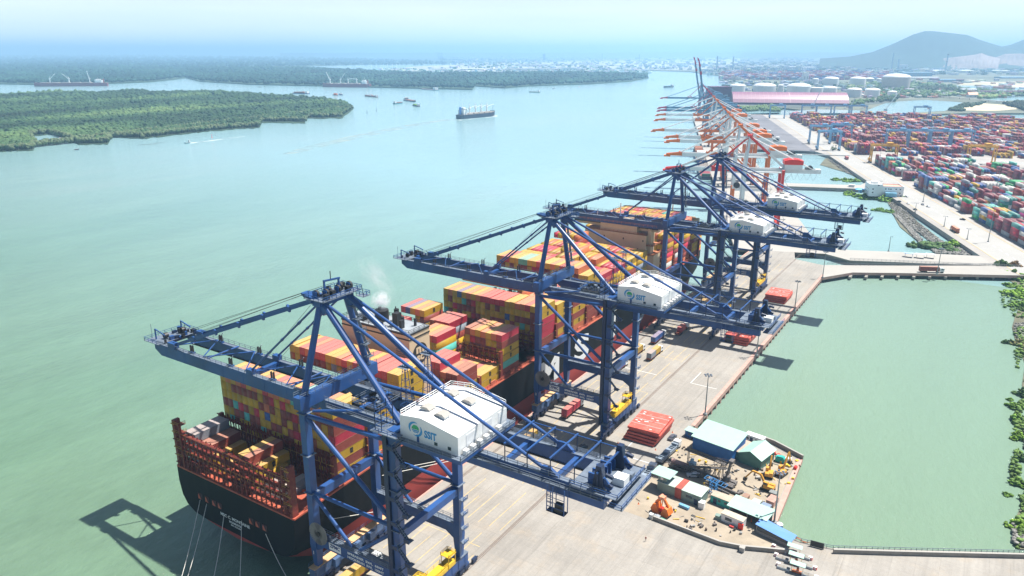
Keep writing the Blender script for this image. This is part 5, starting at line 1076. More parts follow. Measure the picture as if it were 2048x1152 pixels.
mb = MB(); mb.box(3,9,4,10,12,14); mb.rail([(.5,.5,12),(12.5,.5,12),(12.5,17.5,12),(.5,17.5,12)], close=True); mb.build('rooftop_box', mWhite, ob)
mb = MB(); mb.box(-1,1,-3,3,0,3.4); mb.hexa([(-5,-4,3.4),(4,-4,3.4),(4,4,3.4),(-5,4,3.4),(-2,-1,4.6),(1,-1,4.6),(1,1,4.6),(-2,1,4.6)]); o = mb.build('guard_shelter', M('awning_blue', (.10,.42,.75), .5)); o.location = T(97,336); o.rotation_euler = (0,0,TH); tag(o, 'small shelter with bright blue canopy left of the white office', 'shelter')
mb = MB(); mb.box(-3,3,-1.2,1.2,0,2.6); mb.box(-3.3,3.3,-1.6,1.6,2.6,2.8); o = mb.build('guard_hut', mWhite); o.location = G(1703,374); tag(o, 'low white hut on the jetty before the office building', 'hut')
for k, px in enumerate(((1817,514),(1840,516),(1860,516))):
    mb = MB()
    for x in (-2.4,2.3): mb.box(x,x+.15,-1,1,0,2.8)
    mb.box(-3.2,3.2,-1.8,1.8,2.8,3.0); o = mb.build('bus_shelter', mWhite if k else M('shelter_blue', (.35,.55,.8), .5)); o.location = G(*px); tag(o, ['pale blue topped shelter on the causeway, leftmost of three','middle of the three small shelters on the causeway','rightmost of the three small shelters on the causeway'][k], 'shelter', 'shelters on the causeway')
# fences along the causeway
for nm, pts, lab in (('handrail', GP((1700,520),(1790,524),(1860,527),(1950,531),(2040,534)), 'grey handrail along the near side of the causeway'), ('handrail', GP((1655,529),(1720,531),(1850,531),(2040,531)), 'handrail along the far side of the approach bridge')):
    mb = MB(); mb.rail(pts, h=1.4, step=3, r=.08); tag(mb.build(nm, mGrey), lab, 'handrail')
for t_, w_ in ((640,'nearer'),(643,'farther')): mb = MB(); mb.tube(T(12,t_,.9),T(150,t_,.9),.5,8); tag(mb.build('pipeline', mGrey), '%s of two long grey pipes crossing from the far quay to the yard' % w_, 'pipeline')
# ---- trees and bushes
def bush(label, p, r, h, seed, tone, grp, cat='bush', name='bush', n=90):
    rs = random.Random(seed); P = []; RR = []; C = []
    for k in range(n):
        a = rs.uniform(0,6.28); q = r*math.sqrt(rs.random())*(1+.35*math.sin(a*3+seed)); z = h*(.12+.88*rs.random())*max(.25,1-.6*(q/r)**2)*(.7+.4*math.sin(a*2+seed*2))
        P.append((q*math.cos(a), q*math.sin(a)*.8, z)); RR.append(rs.uniform(.07,.15)*r+.12); l = rs.uniform(.55,1.5); C.append((tone[0]*l,tone[1]*l,tone[2]*l))
    t_ = thing(name, label, cat, p, 0, grp); blobs('crown', P, RR, C, ICO1, mLeaf, .8, .45, t_, seed)
    mb = MB()
    for k in range(4): a = rs.uniform(0,6.28); mb.tube((0,0,-.3),(r*.4*math.cos(a),r*.4*math.sin(a),h*.6),.18+.02*r,6,0,r2=.06)
    mb.build('trunk', M('bark', (.12,.09,.06), .9) if 'bark' not in bpy.data.materials else bpy.data.materials['bark'], t_); return t_
bt = (.13,.24,.04); dk = (.07,.13,.04); lm = (.17,.30,.035)
for i, (px, r, h, tn, lab) in enumerate((((1906,492),9,4.5,lm,'lime green bush on the rock spit beside the causeway'),((1868,494),15,3.6,dk,'long dark green bush on the rock spit left of the lime one'),((1838,492),6,2,dk,'low dark tuft at the left end of the rock spit'),((1768,400),11,5,bt,'rounded green bush in front of the white office'),((1728,396),10,4.5,bt,'bush on the water edge below the office building'),((1700,389),7,3.5,lm,'leftmost bush on the water edge below the office'),
    ((1805,400),6,5,bt,'yellow green bush beside the road past the office'),((1758,421),6,2.6,bt,'low bush in the shallows below the office'),((1778,424),5,2.4,bt,'small bush beside the rocks below the office'),((1964,506),5,2.5,bt,'low bush at the inner end of the rock bank'),((1671,360),5,3,bt,'bush in the shallow water left of the jetty road'),((1700,362),10,3.5,bt,'long bush on the bank behind the jetty'),((2003,530),5,4,dk,'bush beside the causeway fence at the yard corner'),((2028,531),4,4,(.2,.12,.05),'brown shrub beside the causeway fence'))): bush(lab, G(*px,z=WZ+.4 if px[1] < 527 and px[0] < 2000 else 0), r, h, 40+i, tn, 'bushes around the basin', n=150)
for i, (px, r, h, tn, lab) in enumerate((((2030,556),16,5,bt,'wide bright green bush at the right edge below the bridge'),((2038,590),14,5,lm,'bright green bush at the right edge, second below the bridge'),((2022,572),7,3,bt,'small bush left of the bright green bank bushes'),((2012,590),4,2,dk,'tiny bush standing in the water by the right bank'),((2040,612),10,4,bt,'green bush at the right edge above the brown bank'),((2016,686),4,2.6,dk,'small dark bush on the bank beside the upper rocks'),((2044,690),8,3,(.2,.2,.08),'brownish scrub at the right edge beside the rocks'),
    ((2044,790),5,3.6,dk,'dark bush at the right edge halfway down'),((2030,815),5,3.2,bt,'green bush leaning over the water halfway down the right edge'),((2045,845),7,4,bt,'round green bush at the right edge below the halfway pair'),((2038,877),5,3,lm,'yellow green bush on the lower right bank'),((2044,920),4,3,dk,'dark small bush on the lower right bank'),((2042,970),5,3,bt,'green bush on the lower right bank above the rocks'),((2042,1058),6,3.2,lm,'bright bush among the rocks at the lower right'),((2020,800),2,1.4,bt,'sprig of green in the water halfway down the right edge'),((2015,990),2.2,1.2,bt,'sprig of green in the shallows at lower right'))): bush(lab, G(*px,z=WZ+.2), r*.62, h*.9, 80+i, tn, 'bushes along the right shore', n=170)
tr = [(1668,300,5,10),(1755,296,6,7),(1782,304,7,6),(1806,303,7,7),(1826,304,5,6),(1854,307,8,7),(1866,309,6,6),(1898,305,6,5),(1912,308,6,6),(1700,300,5,5),(1722,301,5,6),(1737,299,4,5)]
tl = ['tall dark tree under the roadside gantry','tree left of the blue gantry row','broad tree under the first blue gantry','tree under the second blue gantry','small tree between the second and third gantries','broad tree under the third blue gantry','tree right under the third gantry','tree before the fourth blue gantry','low tree right of the fourth blue gantry','tree behind the first ochre gantry','tree beside the first ochre gantry','small tree between roadside gantry and the row']
for i, (x, y, r, h) in enumerate(tr): bush(tl[i], G(x,y), r, h, 120+i, dk, 'trees between the two yards', 'tree', 'tree', 60)
forest('dry_scrub', [(1755,242),(1790,240),(1850,262),(1845,266),(1800,262),(1770,254)], 0, .5, 2.6, 3, 31, 'dry yellow grass and scrub among the far stacks', tone=(.25,.22,.10))
# ================================================================== ON THE NEAR QUAY
mCabW = M('cab_white', (.78,.80,.80), .35, 0, .04); mChas = M('chassis_red', (.35,.08,.04), .6)
def truck_mesh():
    tr = MB(); tr.box(-1.15,1.15,12.6,15.0,.9,3.1,0); tr.hexa([(-1.15,14.9,.9),(1.15,14.9,.9),(1.15,15.6,.9),(-1.15,15.6,.9),(-1.15,14.9,3.1),(1.15,14.9,3.1),(1.15,15.1,3.0),(-1.15,15.1,3.0)],0); tr.box(-1.0,1.0,12.8,14.6,3.1,3.35,0); return tr
_TR = {}
def truck(label, p, rz=0.0, grp='terminal trucks', chas=None):
    if 'p' not in _TR:
        C = thing('terminal_truck', label, 'truck', p, rz, grp)
        truck_mesh().build('cab', mCabW, C)
        mb = MB(); mb.box(-1.05,1.05,15.05,15.5,1.9,2.8); mb.box(-1.18,-1.14,13.4,14.8,1.9,2.8); mb.box(1.14,1.18,13.4,14.8,1.9,2.8); mb.build('window', mGlass, C)
        mb = MB(); mb.box(-.45,.45,-.1,14,1.0,1.35); mb.box(-1.2,1.2,-.1,.3,.9,1.4); mb.box(-1.2,1.2,12.0,12.4,1.0,1.42); mb.box(-1.2,1.2,6,6.3,1.05,1.42); mb.box(-1.2,-.9,0,12.3,1.15,1.4); mb.box(.9,1.2,0,12.3,1.15,1.4); mb.build('trailer', mChas, C)
        for y in (1.6,3.0,4.4,11.6,14.6):
            for x in (-1,1): mb = MB(); mb.tube((x*.75,y,.5),(x*1.2,y,.5),.5,12); mb.build('wheel', mTyre, C)
        for x in (-.8,.8): mb = MB(); mb.box(x-.18,x+.18,15.55,15.64,1.1,1.35); mb.build('headlight', mSign, C)
        _TR['p'] = C; return C
    return copy_tree(_TR['p'], loc=p, rz=rz, label=label, group=grp)
g_ = 'terminal trucks on the near quay'; gc = 'containers riding on trucks'
def loaded(tl, p, loads, rz=0.0, grp=g_):
    truck(tl, p, rz, grp); u = Vector((-math.sin(rz), math.cos(rz), 0))
    for off, L, col, lab in loads: make_container(tuple(Vector(p)+u*off+Vector((0,0,1.42))), rz, col, L, 2.6, lab, gc)
V3 = Vector
loaded('white cabbed truck carrying a long yellow container between the first two cranes', V3((-130.6,207.5,0)), [(0,12.2,'yellow','long yellow container on the truck between the first two cranes')])
loaded('truck with two red containers under the second crane', V3((-128.8,239,0)), [(0,6.06,'crimson','rear of two short red containers on the truck under the second crane'),(6.1,6.06,'crimson','front of two short red containers on the truck under the second crane')])
loaded('truck with a blue container beyond the second crane', V3((-130.9,288,0)), [(0,12.2,'blue','long blue container on the truck just beyond the second crane')])
loaded('truck with a yellow container farther along beside the ship', V3((-131.5,310,0)), [(0,12.2,'yellow','long yellow container on the truck beside the hull letters')])
loaded('truck with a dark and a yellow container on the outer lane', V3((-123.4,313,0)), [(0,6.06,'grey','dark grey short container on the outer lane truck'),(6.1,6.06,'yellow','yellow short container in front of the dark grey one')])
loaded('truck with two grey blue containers before the third crane', V3((-130.0,334,0)), [(0,6.06,'blue','rear blue container on the truck before the third crane'),(6.1,6.06,'blue','front blue container on the truck before the third crane')])
loaded('truck with a red container at the third crane foot', V3((-124.0,352,0)), [(3,6.06,'crimson','single short red container on the truck at the third crane')])
loaded('truck with a small yellow container behind the third crane', V3((-128.5,401,0)), [(2,6.06,'yellow','single short yellow container behind the third crane leg')])
loaded('truck carrying yellow and red containers beneath the nearest crane', V3((-131.5,118,0)), [(0,6.06,'yellow','rear yellow container on the truck beneath the nearest crane'),(6.1,6.06,'yellow','front yellow container on the truck beneath the nearest crane')])
loaded('truck at the picture foot beneath the nearest crane', V3((-127.4,101,0)), [(0,12.2,'yellow','long yellow container at the picture foot beneath the nearest crane')])
a = G(1838,544); b = G(1905,546); ang = math.atan2(b.y-a.y,b.x-a.x)-math.pi/2
loaded('white cabbed truck driving over the approach bridge', V3((a.x,a.y,.03)), [(0,12.2,'brown','long rusty red container on the truck crossing the approach bridge')], ang, 'trucks beyond the basin')
q = T(131,151,.07); loaded('truck on the yard road above the rock bank', q, [(1,12.2,'orange','faded orange container on the truck on the yard road')], yrz+math.pi*0, 'trucks beyond the basin')
q = T(139,600,.07); loaded('truck where the yard road meets the far cross road', q, [(0,12.2,'crimson','red container on the truck at the far road junction')], yrz, 'trucks beyond the basin')
# cars
def car(label, p, rz, col, grp='parked cars'):
    m = bpy.data.materials.get('car_'+col[0]) or M('car_'+col[0], col[1], .25, .2, .03)
    C = thing('car', label, 'car', p, rz, grp)
    S = [(-.95,-2.3,.35),(.95,-2.3,.35),(.95,2.3,.35),(-.95,2.3,.35)]; mb = MB(); mb.hexa([(x,y,.3) for x,y,_ in S]+[(x*.96,y*.98,.95) for x,y,_ in S]); mb.hexa([(-.88,-1.7,.95),(.88,-1.7,.95),(.88,1.2,.95),(-.88,1.2,.95),(-.7,-1.2,1.5),(.7,-1.2,1.5),(.7,.5,1.5),(-.7,.5,1.5)]); mb.build('body', m, C)
    mb = MB(); mb.hexa([(-.895,-1.6,.98),(.895,-1.6,.98),(.895,1.14,.98),(-.895,1.14,.98),(-.735,-1.24,1.42),(.735,-1.24,1.42),(.735,.56,1.42),(-.735,.56,1.42)]); mb.build('window', mGlass, C)
    for x in (-.9,.9):
        for y in (-1.4,1.45): mb = MB(); mb.tube((x-.1,y,.33),(x+.1,y,.33),.33,12); mb.build('wheel', mTyre, C)
    for x in (-.65,.65): mb = MB(); mb.box(x-.18,x+.18,2.25,2.31,.6,.78); mb.build('headlight', mSign, C)
    return C
car('dark saloon car parked between the nearest crane boom and the hatch covers', (-111.8,222,0), -.35, ('dark',(.03,.045,.07)))
car('dark grey car beside the big red hatch cover stack', (-86.2,247.5,0), -.1, ('grey',(.12,.13,.16)))
car('white car parked in the work yard beside the conveyor', (-70.2,226.2,0), 2.1, ('white',(.75,.77,.80)))
for i, px in enumerate(((1816,408),(1830,420),(1800,393),(1812,394),(1925,440),(1845,410),(1856,414),(1798,404),(2030,436),(2026,445))): car(['white car on the yard road past the office','car on the yard road above the rock bank','car parked right of the office','second car parked right of the office','car in the lane between yard stacks','car beside the tall mast on the road','second car beside the tall mast','dark car by the road bush','pale car at the right edge yard lane','dark car at the right edge yard lane'][i], G(*px,z=.07), TH+(.2*i%1), [('white',0),('dark',0),('grey',0)][i%3] if False else (('white',(.75,.77,.80)),('dark',(.03,.045,.07)),('grey',(.12,.13,.16)))[i%3], 'cars around the yard')
# hatch cover stacks
hcm = MB(); hcm.box(-6.2,6.2,-8,8,.12,.95); hcm.box(-6.0,6.0,-7.8,7.8,0,.12)
for k in range(-5,6): hcm.box(k*1.15-.08,k*1.15+.08,-8.05,8.05,.1,.9)
hcme = hcm.mesh('cover', [mCran, mWhite]); det = MB(); rs = random.Random(12)
for k in range(22): x = rs.uniform(-5.5,5.2); y = rs.uniform(-7.5,7.2); det.box(x,x+.9,y,y+.5,.96,1.05,k%2)
for y in (-4,0,4): det.box(-6.1,6.1,y,y+.12,.95,1.0,0)
detm = det.mesh('cover_fitting', [mWhite, mCran]); names_ = ['bottom','second','third','fourth','top']
for sn, (cx_, cy_, nl) in {'big stack beside the second crane':(-95,246.5,5),'stack behind the second crane boom end':(-94.6,366,4),'far stack beside the fourth crane':(-95,444,4)}.items():
    for k in range(nl):
        off = (.6 if k < nl-1 else -.3)*(k%2)+(-1.6 if k < 2 else 0)*.6
        C = thing('hatch_cover', '%s red hatch cover of the %s' % (names_[k] if k < nl-1 else 'top', sn), 'hatch cover', (cx_+off*.7, cy_+off, k*1.12), R(-1.5+k), 'red hatch covers stacked on the quay')
        link('cover', hcme, C)
        if k == nl-1 or k < 1: link('cover_fitting', detm, C)
# low trailers with spreader frames
def frame_trailer(label, p, rz):
    C = thing('spreader_trailer', label, 'trailer', p, rz, 'trailers carrying grey lifting frames')
    mb = MB(); mb.box(-1.2,1.2,0,12.5,.8,1.2); mb.build('trailer_bed', mGrey, C)
    for y in (1.2,2.5,3.8,10.5): 
        for x in (-.95,.95): w = MB(); w.tube((x-.2,y,.45),(x+.2,y,.45),.45,10); w.build('wheel', mTyre, C)
    mb = MB()
    for x in (-1.15,.95): mb.box(x,x+.25,-.3,13,1.3,2.1)
    for k in range(11): mb.box(-1.2,1.2,k*1.25,k*1.25+.3,1.5,2.0)
    mb.box(-.9,.9,4.8,8,2.0,2.7); mb.box(-1.3,1.3,-.5,.2,1.2,2.5); mb.box(-1.3,1.3,12.7,13.4,1.2,2.5); mb.build('lifting_frame', M('frame_bluegrey', (.24,.30,.37), .5) if 'frame_bluegrey' not in bpy.data.materials else bpy.data.materials['frame_bluegrey'], C)
    mb = MB(); mb.box(-1.2,1.2,14,16.2,.8,2.9); mb.build('cab', mCabW, C); mb = MB(); mb.box(-1.05,1.05,16.1,16.25,1.8,2.7); mb.build('window', mGlass, C); mb = MB()
    for x in (-1,1): mb.tube((x-.2,15.2,.5),(x+.2,15.2,.5),.5,12)
    mb.build('tyre', mTyre, C)
frame_trailer('flatbed truck with a grey lattice lifting frame, upper of two beside the work yard', (-83.4,227.4,0), R(-4)); frame_trailer('flatbed truck with a grey lattice lifting frame, lower one beside the green office', (-83.4,206.8,0), R(1))
# small things on the quay: traffic cones
for k, px in enumerate(((1277,1008),(1311,900),(1236,886),(1345,865))):
    mb = MB(); mb.tube((0,0,.03),(0,0,.75),.22,8,0,r2=.04); mb.box(-.28,.28,-.28,.28,0,.05); o = mb.build('traffic_cone', mOr); o.location = G(*px); tag(o, ['orange traffic cone near the orange grab','orange traffic cone by the red hatch covers','orange cone left of the red hatch covers','orange cone behind the red hatch covers'][k], 'traffic cone', 'traffic cones on the quay')
# ================================================================== THE WORK YARD ON THE SPIT
mMint = M('mint_roof', (.35,.55,.48), .5, 0, .06, .3, dirt=(.35,.42,.36), dirt_amt=.2, wave=('X', 1.2, .4)); mBlueW = M('blue_wall', (.02,.14,.42), .6, 0, .15, .4); mGreenW = M('green_wall', (.07,.20,.17), .6, 0, .15, .4)
mTurq = M('turquoise_wall', (.02,.36,.32), .55, 0, .12, .4); mSage = M('sage_wall', (.20,.29,.26), .6, 0, .2, .4, dirt=(.3,.18,.1), dirt_amt=.3); mBlueR = M('bright_blue_roof', (.10,.26,.62), .45, 0, .06, .3)
mCAT = M('digger_yellow', (.68,.33,.04), .5, 0, .15, .4, dirt=(.3,.18,.1), dirt_amt=.3); mDirtC = M('dirty_yard', (.35,.295,.225), .9, 0, .2, .12, dirt=(.22,.19,.16), dirt_amt=.55, stretch='world')
yd = [(-84,194.3),(-50,193.6),(-44,195.0),(-33,203.5),(-37.5,211.5)]+[(p.x,p.y) for p in GP((1538,1046),(1592,920),(1500,874),(1376,866))]+[(-83,215)]
sheet('work_yard_paving', [yd], 0.001, .006, mDirtC)
def oriented(name, label, cat, px, rz=0.0, grp=None): return thing(name, label, cat, px if isinstance(px, tuple) and len(px) == 3 else G(*px), rz, grp)
# big blue warehouse
def shed(name, label, cat, c, rz, L, D, h0, h1, wm, rm, over=.5, door=None, ridge=False, windows=()):
    C = thing(name, label, cat, (c[0],c[1],0), rz); mb = MB(); x, y = L/2, D/2
    if ridge:
        mb.box(-x,x,-y,y,0,h0); mb.face([(-x,-y,h0),(-x,y,h0),(-x,0,h1)][::-1]); mb.face([(x,-y,h0),(x,y,h0),(x,0,h1)]); mb.build('wall', wm, C)
        rf = MB()
        for s in (-1,1):
            q = [(-x-over,s*(y+over),h0-.05),(x+over,s*(y+over),h0-.05),(x+over,0,h1+.1),(-x-over,0,h1+.1)]; rf.hexa(q+[(a_,b_,c_+.12) for a_,b_,c_ in q])
        rf.build('roof', rm, C)
    else:
        mb.hexa([(-x,-y,0),(x,-y,0),(x,y,0),(-x,y,0),(-x,-y,h0),(x,-y,h0),(x,y,h1),(-x,y,h1)]); mb.build('wall', wm, C)
        rf = MB(); q = [(-x-over,-y-over,h0+.02),(x+over,-y-over,h0+.02),(x+over,y+over,h1+.06),(-x-over,y+over,h1+.06)]; rf.hexa(q+[(a_,b_,c_+.14) for a_,b_,c_ in q]); rf.build('roof', rm, C)
    for wx, wz, ww, wh in windows: mb = MB(); mb.box(wx,wx+ww,-y-.05,-y+.02,wz,wz+wh); mb.build('window', mGlass, C)
    if door: mb = MB(); mb.box(door,door+1.2,-y-.06,-y+.02,0,2.1); mb.build('door', mNavyD, C)
    return C
dA = R(-13)
shed('site_hut', 'small blue site hut with pale mint roof at the yard corner', 'hut', (-78.8,252.8), R(-8), 7.6, 3.0, 2.7, 2.9, mBlueW, mMint, .3, windows=((-2.5,1.2,1,.8),(.5,1.2,1,.8)), door=-1)
shed('warehouse', 'large blue walled warehouse with bright mint roof in the work yard', 'warehouse', (-68.6,248.6), dA+R(4), 15.6, 10.8, 5.2, 7.4, mBlueW, mMint, .6)
shed('workshop', 'green gabled workshop with mint roof right of the big warehouse', 'workshop', (-54.6,248.6), R(78), 10.5, 8.2, 3.9, 5.9, mGreenW, mMint, .5, ridge=True)
shed('lean_to_shed', 'rusty roofed lean-to between the two green roofed sheds', 'shed', (-59.9,250.2), R(-12), 3.0, 9.5, 3.2, 3.3, mGreenW, M('rusty_sheet', (.42,.34,.27), .8, dirt=(.5,.2,.1), dirt_amt=.5), .2)
shed('portable_cabin', 'white portable cabin behind the green workshop', 'cabin', (-58.8,262.0), R(-10), 7.0, 2.6, 2.7, 2.75, mWhite, mWhite, .1, door=-1.6, windows=((-3,1,1,.9),(.6,1,1,.9),(2.2,1,.8,.9)))
# sage green office made of boxes
C = shed('site_office', 'sage green site office with a brick red stripe and a rooftop lookout', 'site office', (-69.5,213.4), R(-5), 15.5, 6.0, 3.6, 3.75, mSage, M('sage_roof', (.42,.52,.46), .7, dirt=(.35,.3,.22), dirt_amt=.45), .25, door=5.5, windows=((2.6,1.6,2.2,.9),))
mb = MB(); mb.box(-1.2,1.0,-3.3,3.3,-.1,3.98); mb.build('red_panel', M('panel_red', (.36,.07,.05), .7, dirt=(.5,.3,.2), dirt_amt=.4), C)
mb = MB(); mb.box(-7.7,-4.8,-2.6,.8,3.8,6.0,0); lo_ = mb.build('lookout', mSage, C); mb = MB(); mb.box(-10.2,-3.2,-3.6,2.6,6.0,6.2); mb.build('roof', mMint, lo_); mb = MB(); mb.box(-6.9,-5.9,-2.65,-2.55,4.4,5.3); mb.build('window', mSign, lo_)
shed('turquoise_hut', 'bright turquoise hut with dirty flat roof', 'hut', (-56.2,215.2), R(-7), 7.4, 3.2, 2.7, 2.75, mTurq, M('dirty_roof', (.45,.38,.30), .9, dirt=(.2,.16,.12), dirt_amt=.5), .15, door=-2.8, windows=((-1.2,1.2,.9,.8),(1,1.2,.9,.8)))
C = thing('open_shed', 'open sided shed with long mint roof and dark interior', 'shed', (-46.6,212.2,0), R(-8))
for x in (-5.8,0,5.8):
    for y in (-2.6,2.6): mb = MB(); mb.beam((x,y,0),(x,y,3.6+(.45 if y > 0 else 0)),.2); mb.build('post', mGrey, C)
mb = MB(); q = [(-6.6,-3.4,3.5),(6.6,-3.4,3.5),(6.6,3.4,4.1),(-6.6,3.4,4.1)]; mb.hexa(q+[(a_,b_,c_+.15) for a_,b_,c_ in q]); mb.build('roof', mMint, C); mb = MB(); mb.box(-6,6,2.7,2.8,0,3.8); mb.box(-6,-5.9,-1,2.7,0,3.6); mb.build('wall', mConcP, C)
for k in range(4):
    o = thing('motorbike', ['leftmost motorbike under the open shed roof','second motorbike under the open shed roof','third motorbike under the open shed roof','rightmost motorbike under the open shed roof'][k], 'motorbike', (-49.4+k*1.9,210.6-.25*k,0), .3, 'motorbikes under the open shed'); mb = MB(); mb.box(-.15,.15,-.5,.5,.5,.85); mb.beam((0,.5,.6),(0,.75,1.05),.08); mb.box(-.35,.35,.7,.78,1.0,1.06); mb.build('body', [mRed,mBlk,mOr,mRed][k], o)
    for y in (-.65,.7): w = MB(); w.tube((-.06,y,.3),(.06,y,.3),.3,12); w.build('wheel', mTyre, o)
shed('white_cabin', 'white container cabin with a red door curtain in the lower work yard', 'cabin', (-50.3,206.7), R(-8), 7.2, 2.6, 2.7, 2.75, mWhite, M('cabin_roof', (.50,.45,.36), .8, dirt=(.3,.25,.2), dirt_amt=.5), .1, windows=((-2.2,1.0,2.2,1.0),))
mb = MB(); mb.box(0,1.5,-.5,.1,.1,2.0); o = mb.build('door_canopy', mRed); o.location = (-48.2,205.0,0); tag(o, 'red tarpaulin by the white container cabin door', 'tarpaulin')
C = thing('blue_shelter', 'long shelter with bright blue sloping roof at the wall corner', 'shelter', (-37.2,206.2,0), R(-12)); mb = MB(); mb.box(-5.4,4.6,-1.6,1.6,0,1.0); mb.box(-5.5,-5.3,-1.7,1.7,0,3); mb.build('wall', mConcP, C)
mb = MB(); q = [(-5.8,-2.1,3.0),(5.6,-2.1,2.2),(5.6,2.0,2.6),(-5.8,2.0,3.6)]; mb.hexa(q+[(a_,b_,c_+.12) for a_,b_,c_ in q]); mb.build('roof', mBlueR, C); mb = MB(); mb.box(-5,4,-1.7,-1.62,1.0,2.4); mb.build('window', mGlass, C)
C = thing('water_tank', 'round blue water tank with white top by the quay edge', 'tank', (-37.3,211.0,0)); mb = MB(); mb.tube((0,0,.3),(0,0,2.0),1.0,16); mb.build('tank_body', mBlueW, C); mb = MB(); mb.dome((0,0,2.0),1.05,.5,16,4); mb.build('tank_lid', mWhite, C)
mb = MB(); mb.box(-.9,.9,-.9,.9,0,2.2); mb.box(-1,1,-1,1,2.2,2.35); o = mb.build('portable_toilet', mWhite); o.location = (-61.4,209.4,0); tag(o, 'white box cabinet between the sage office and turquoise hut', 'cabinet')
mb = MB(); mb.box(-.9,.9,-.7,.7,0,1.3); mb.box(-1,1,-.8,.8,1.3,1.42); o = mb.build('generator', mSage); o.location = (-54.9,206.4,0); tag(o, 'low green generator box left of the white container cabin', 'generator')
# orange grab
C = thing('orange_grab', 'big orange clamshell grab resting on the ground', 'grab bucket', (-71.2,199.6,0), R(-10))
for s in (-1,1):
    mb = MB(); prof = [(0,0),(2.6*s,.0),(3.4*s,1.2),(2.6*s,3.0),(1.5*s,3.4)]; pts = [(x,-1.4,z) for x,z in prof]; pt2 = [(x,1.4,z) for x,z in prof]; mb.face(pts[::s]); mb.face(pt2[::-s])
    for i in range(5): j = (i+1)%5; mb.face([pts[j],pts[i],pt2[i],pt2[j]][::s])
    mb.build('jaw', mOr, C); mb = MB(); mb.beam((2.2*s,0,3.2),(.4*s,0,5.6),.5,.9); mb.beam((.3*s,-.8,1.6),(.3*s,-.4,5.4),.2); mb.build('arm', mOr, C)
mb = MB(); mb.box(-.9,.9,-.8,.8,5.3,6.3); mb.tube((-.6,-1,5.8),(-.6,1,5.8),.6,12); mb.build('head', M('grab_head', (.72,.30,.18), .6), C)
mb = MB(); mb.box(-.6,.6,-.9,.9,1,2); mb.build('hinge_block', mRed, C)
# diggers
def digger(label, p, rz, boom):
    C = thing('excavator', label, 'excavator', p, rz, 'yellow excavators in the work yard')
    for s in (-1,1): mb = MB(); mb.box(s*1.15-.3,s*1.15+.3,-1.9,1.9,.12,.85); mb.tube((s*1.15-.3,-1.9,.48),(s*1.15+.3,-1.9,.48),.4,10); mb.tube((s*1.15-.3,1.9,.48),(s*1.15+.3,1.9,.48),.4,10); mb.build('track', mTyre, C)
    mb = MB(); mb.box(-1.3,1.3,-2.2,1.2,1.0,2.1); mb.tube((0,0,.8),(0,0,1.0),.8,12); mb.box(.2,1.3,-2.1,-.4,2.1,2.4); mb.build('body', mCAT, C)
    mb = MB(); mb.box(-1.3,-.3,-.3,1.3,2.1,3.3); cb = mb.build('cab', mCAT, C); mb = MB(); mb.box(-1.33,-.27,-.15,1.34,2.3,3.1); mb.build('window', mGlass, cb)
    P = [Vector(q) for q in boom]
    mb = MB(); mb.beam(P[0],P[1],.5,.7); mb.beam(P[1],P[2],.5,.6); mb.build('boom', mCAT, C); mb = MB(); mb.beam(P[2],P[3],.4,.5); mb.build('stick', mCAT, C)
    mb = MB(); q = P[3]; mb.hexa([(q.x-.6,q.y-.6,q.z-.9),(q.x+.6,q.y-.6,q.z-.9),(q.x+.6,q.y+.4,q.z-.9),(q.x-.6,q.y+.4,q.z-.9),(q.x-.6,q.y-.8,q.z+.1),(q.x+.6,q.y-.8,q.z+.1),(q.x+.6,q.y+.5,q.z+.1),(q.x-.6,q.y+.5,q.z+.1)]); mb.build('bucket', mBlk, C)
digger('yellow excavator with its arm arched over to the left', (-46.2,231.5,0), R(84), [(0,1,2),(0,2.8,5.0),(0,5.6,5.2),(0,8.0,1.6)])
digger('yellow excavator with raised arm, nearest the green workshop', (-48.0,240.4,0), R(8), [(0,1,2),(0,2.0,4.6),(0,3.2,6.4),(0,4.4,2.8)])
digger('yellow excavator with raised arm next to the quay wall', (-44.6,243.6,0), R(-14), [(0,1,2),(0,2.6,5.2),(0,4.2,7.4),(0,5.8,3.2)])
mb = MB(); mb.box(-1.6,1.6,-1,1,0.2,1.9); mb.box(-1.2,1.2,-.8,.8,1.9,2.3); o = mb.build('compressor', mTurq); o.location = (-47.2,252.6,0); tag(o, 'turquoise compressor in the far corner of the work yard', 'compressor')
mb = MB(); mb.box(-1,1,-.9,.9,0,2.0); o = mb.build('site_cabinet', mWhite); o.location = (-44.6,253.4,0); tag(o, 'white cabinet right of the turquoise compressor', 'cabinet')
for k, (x, y) in enumerate(((-53,258.6),(-50.6,256.6),(-48.8,255.9),(-41.4,250.4))):
    mb = MB(); mb.tube((-.7,0,.6),(.7,0,.6),.6,12); mb.box(-.9,.9,-.3,.3,0,.3); o = mb.build('rope_drum', mRed); o.location = (x,y,0); o.rotation_euler = (0,0,.5*k); tag(o, ['red drum beside the white portable cabin','red drum second from the white portable cabin','red drum before the turquoise compressor','red drum in the far wall corner'][k], 'drum', 'red drums along the spit wall')
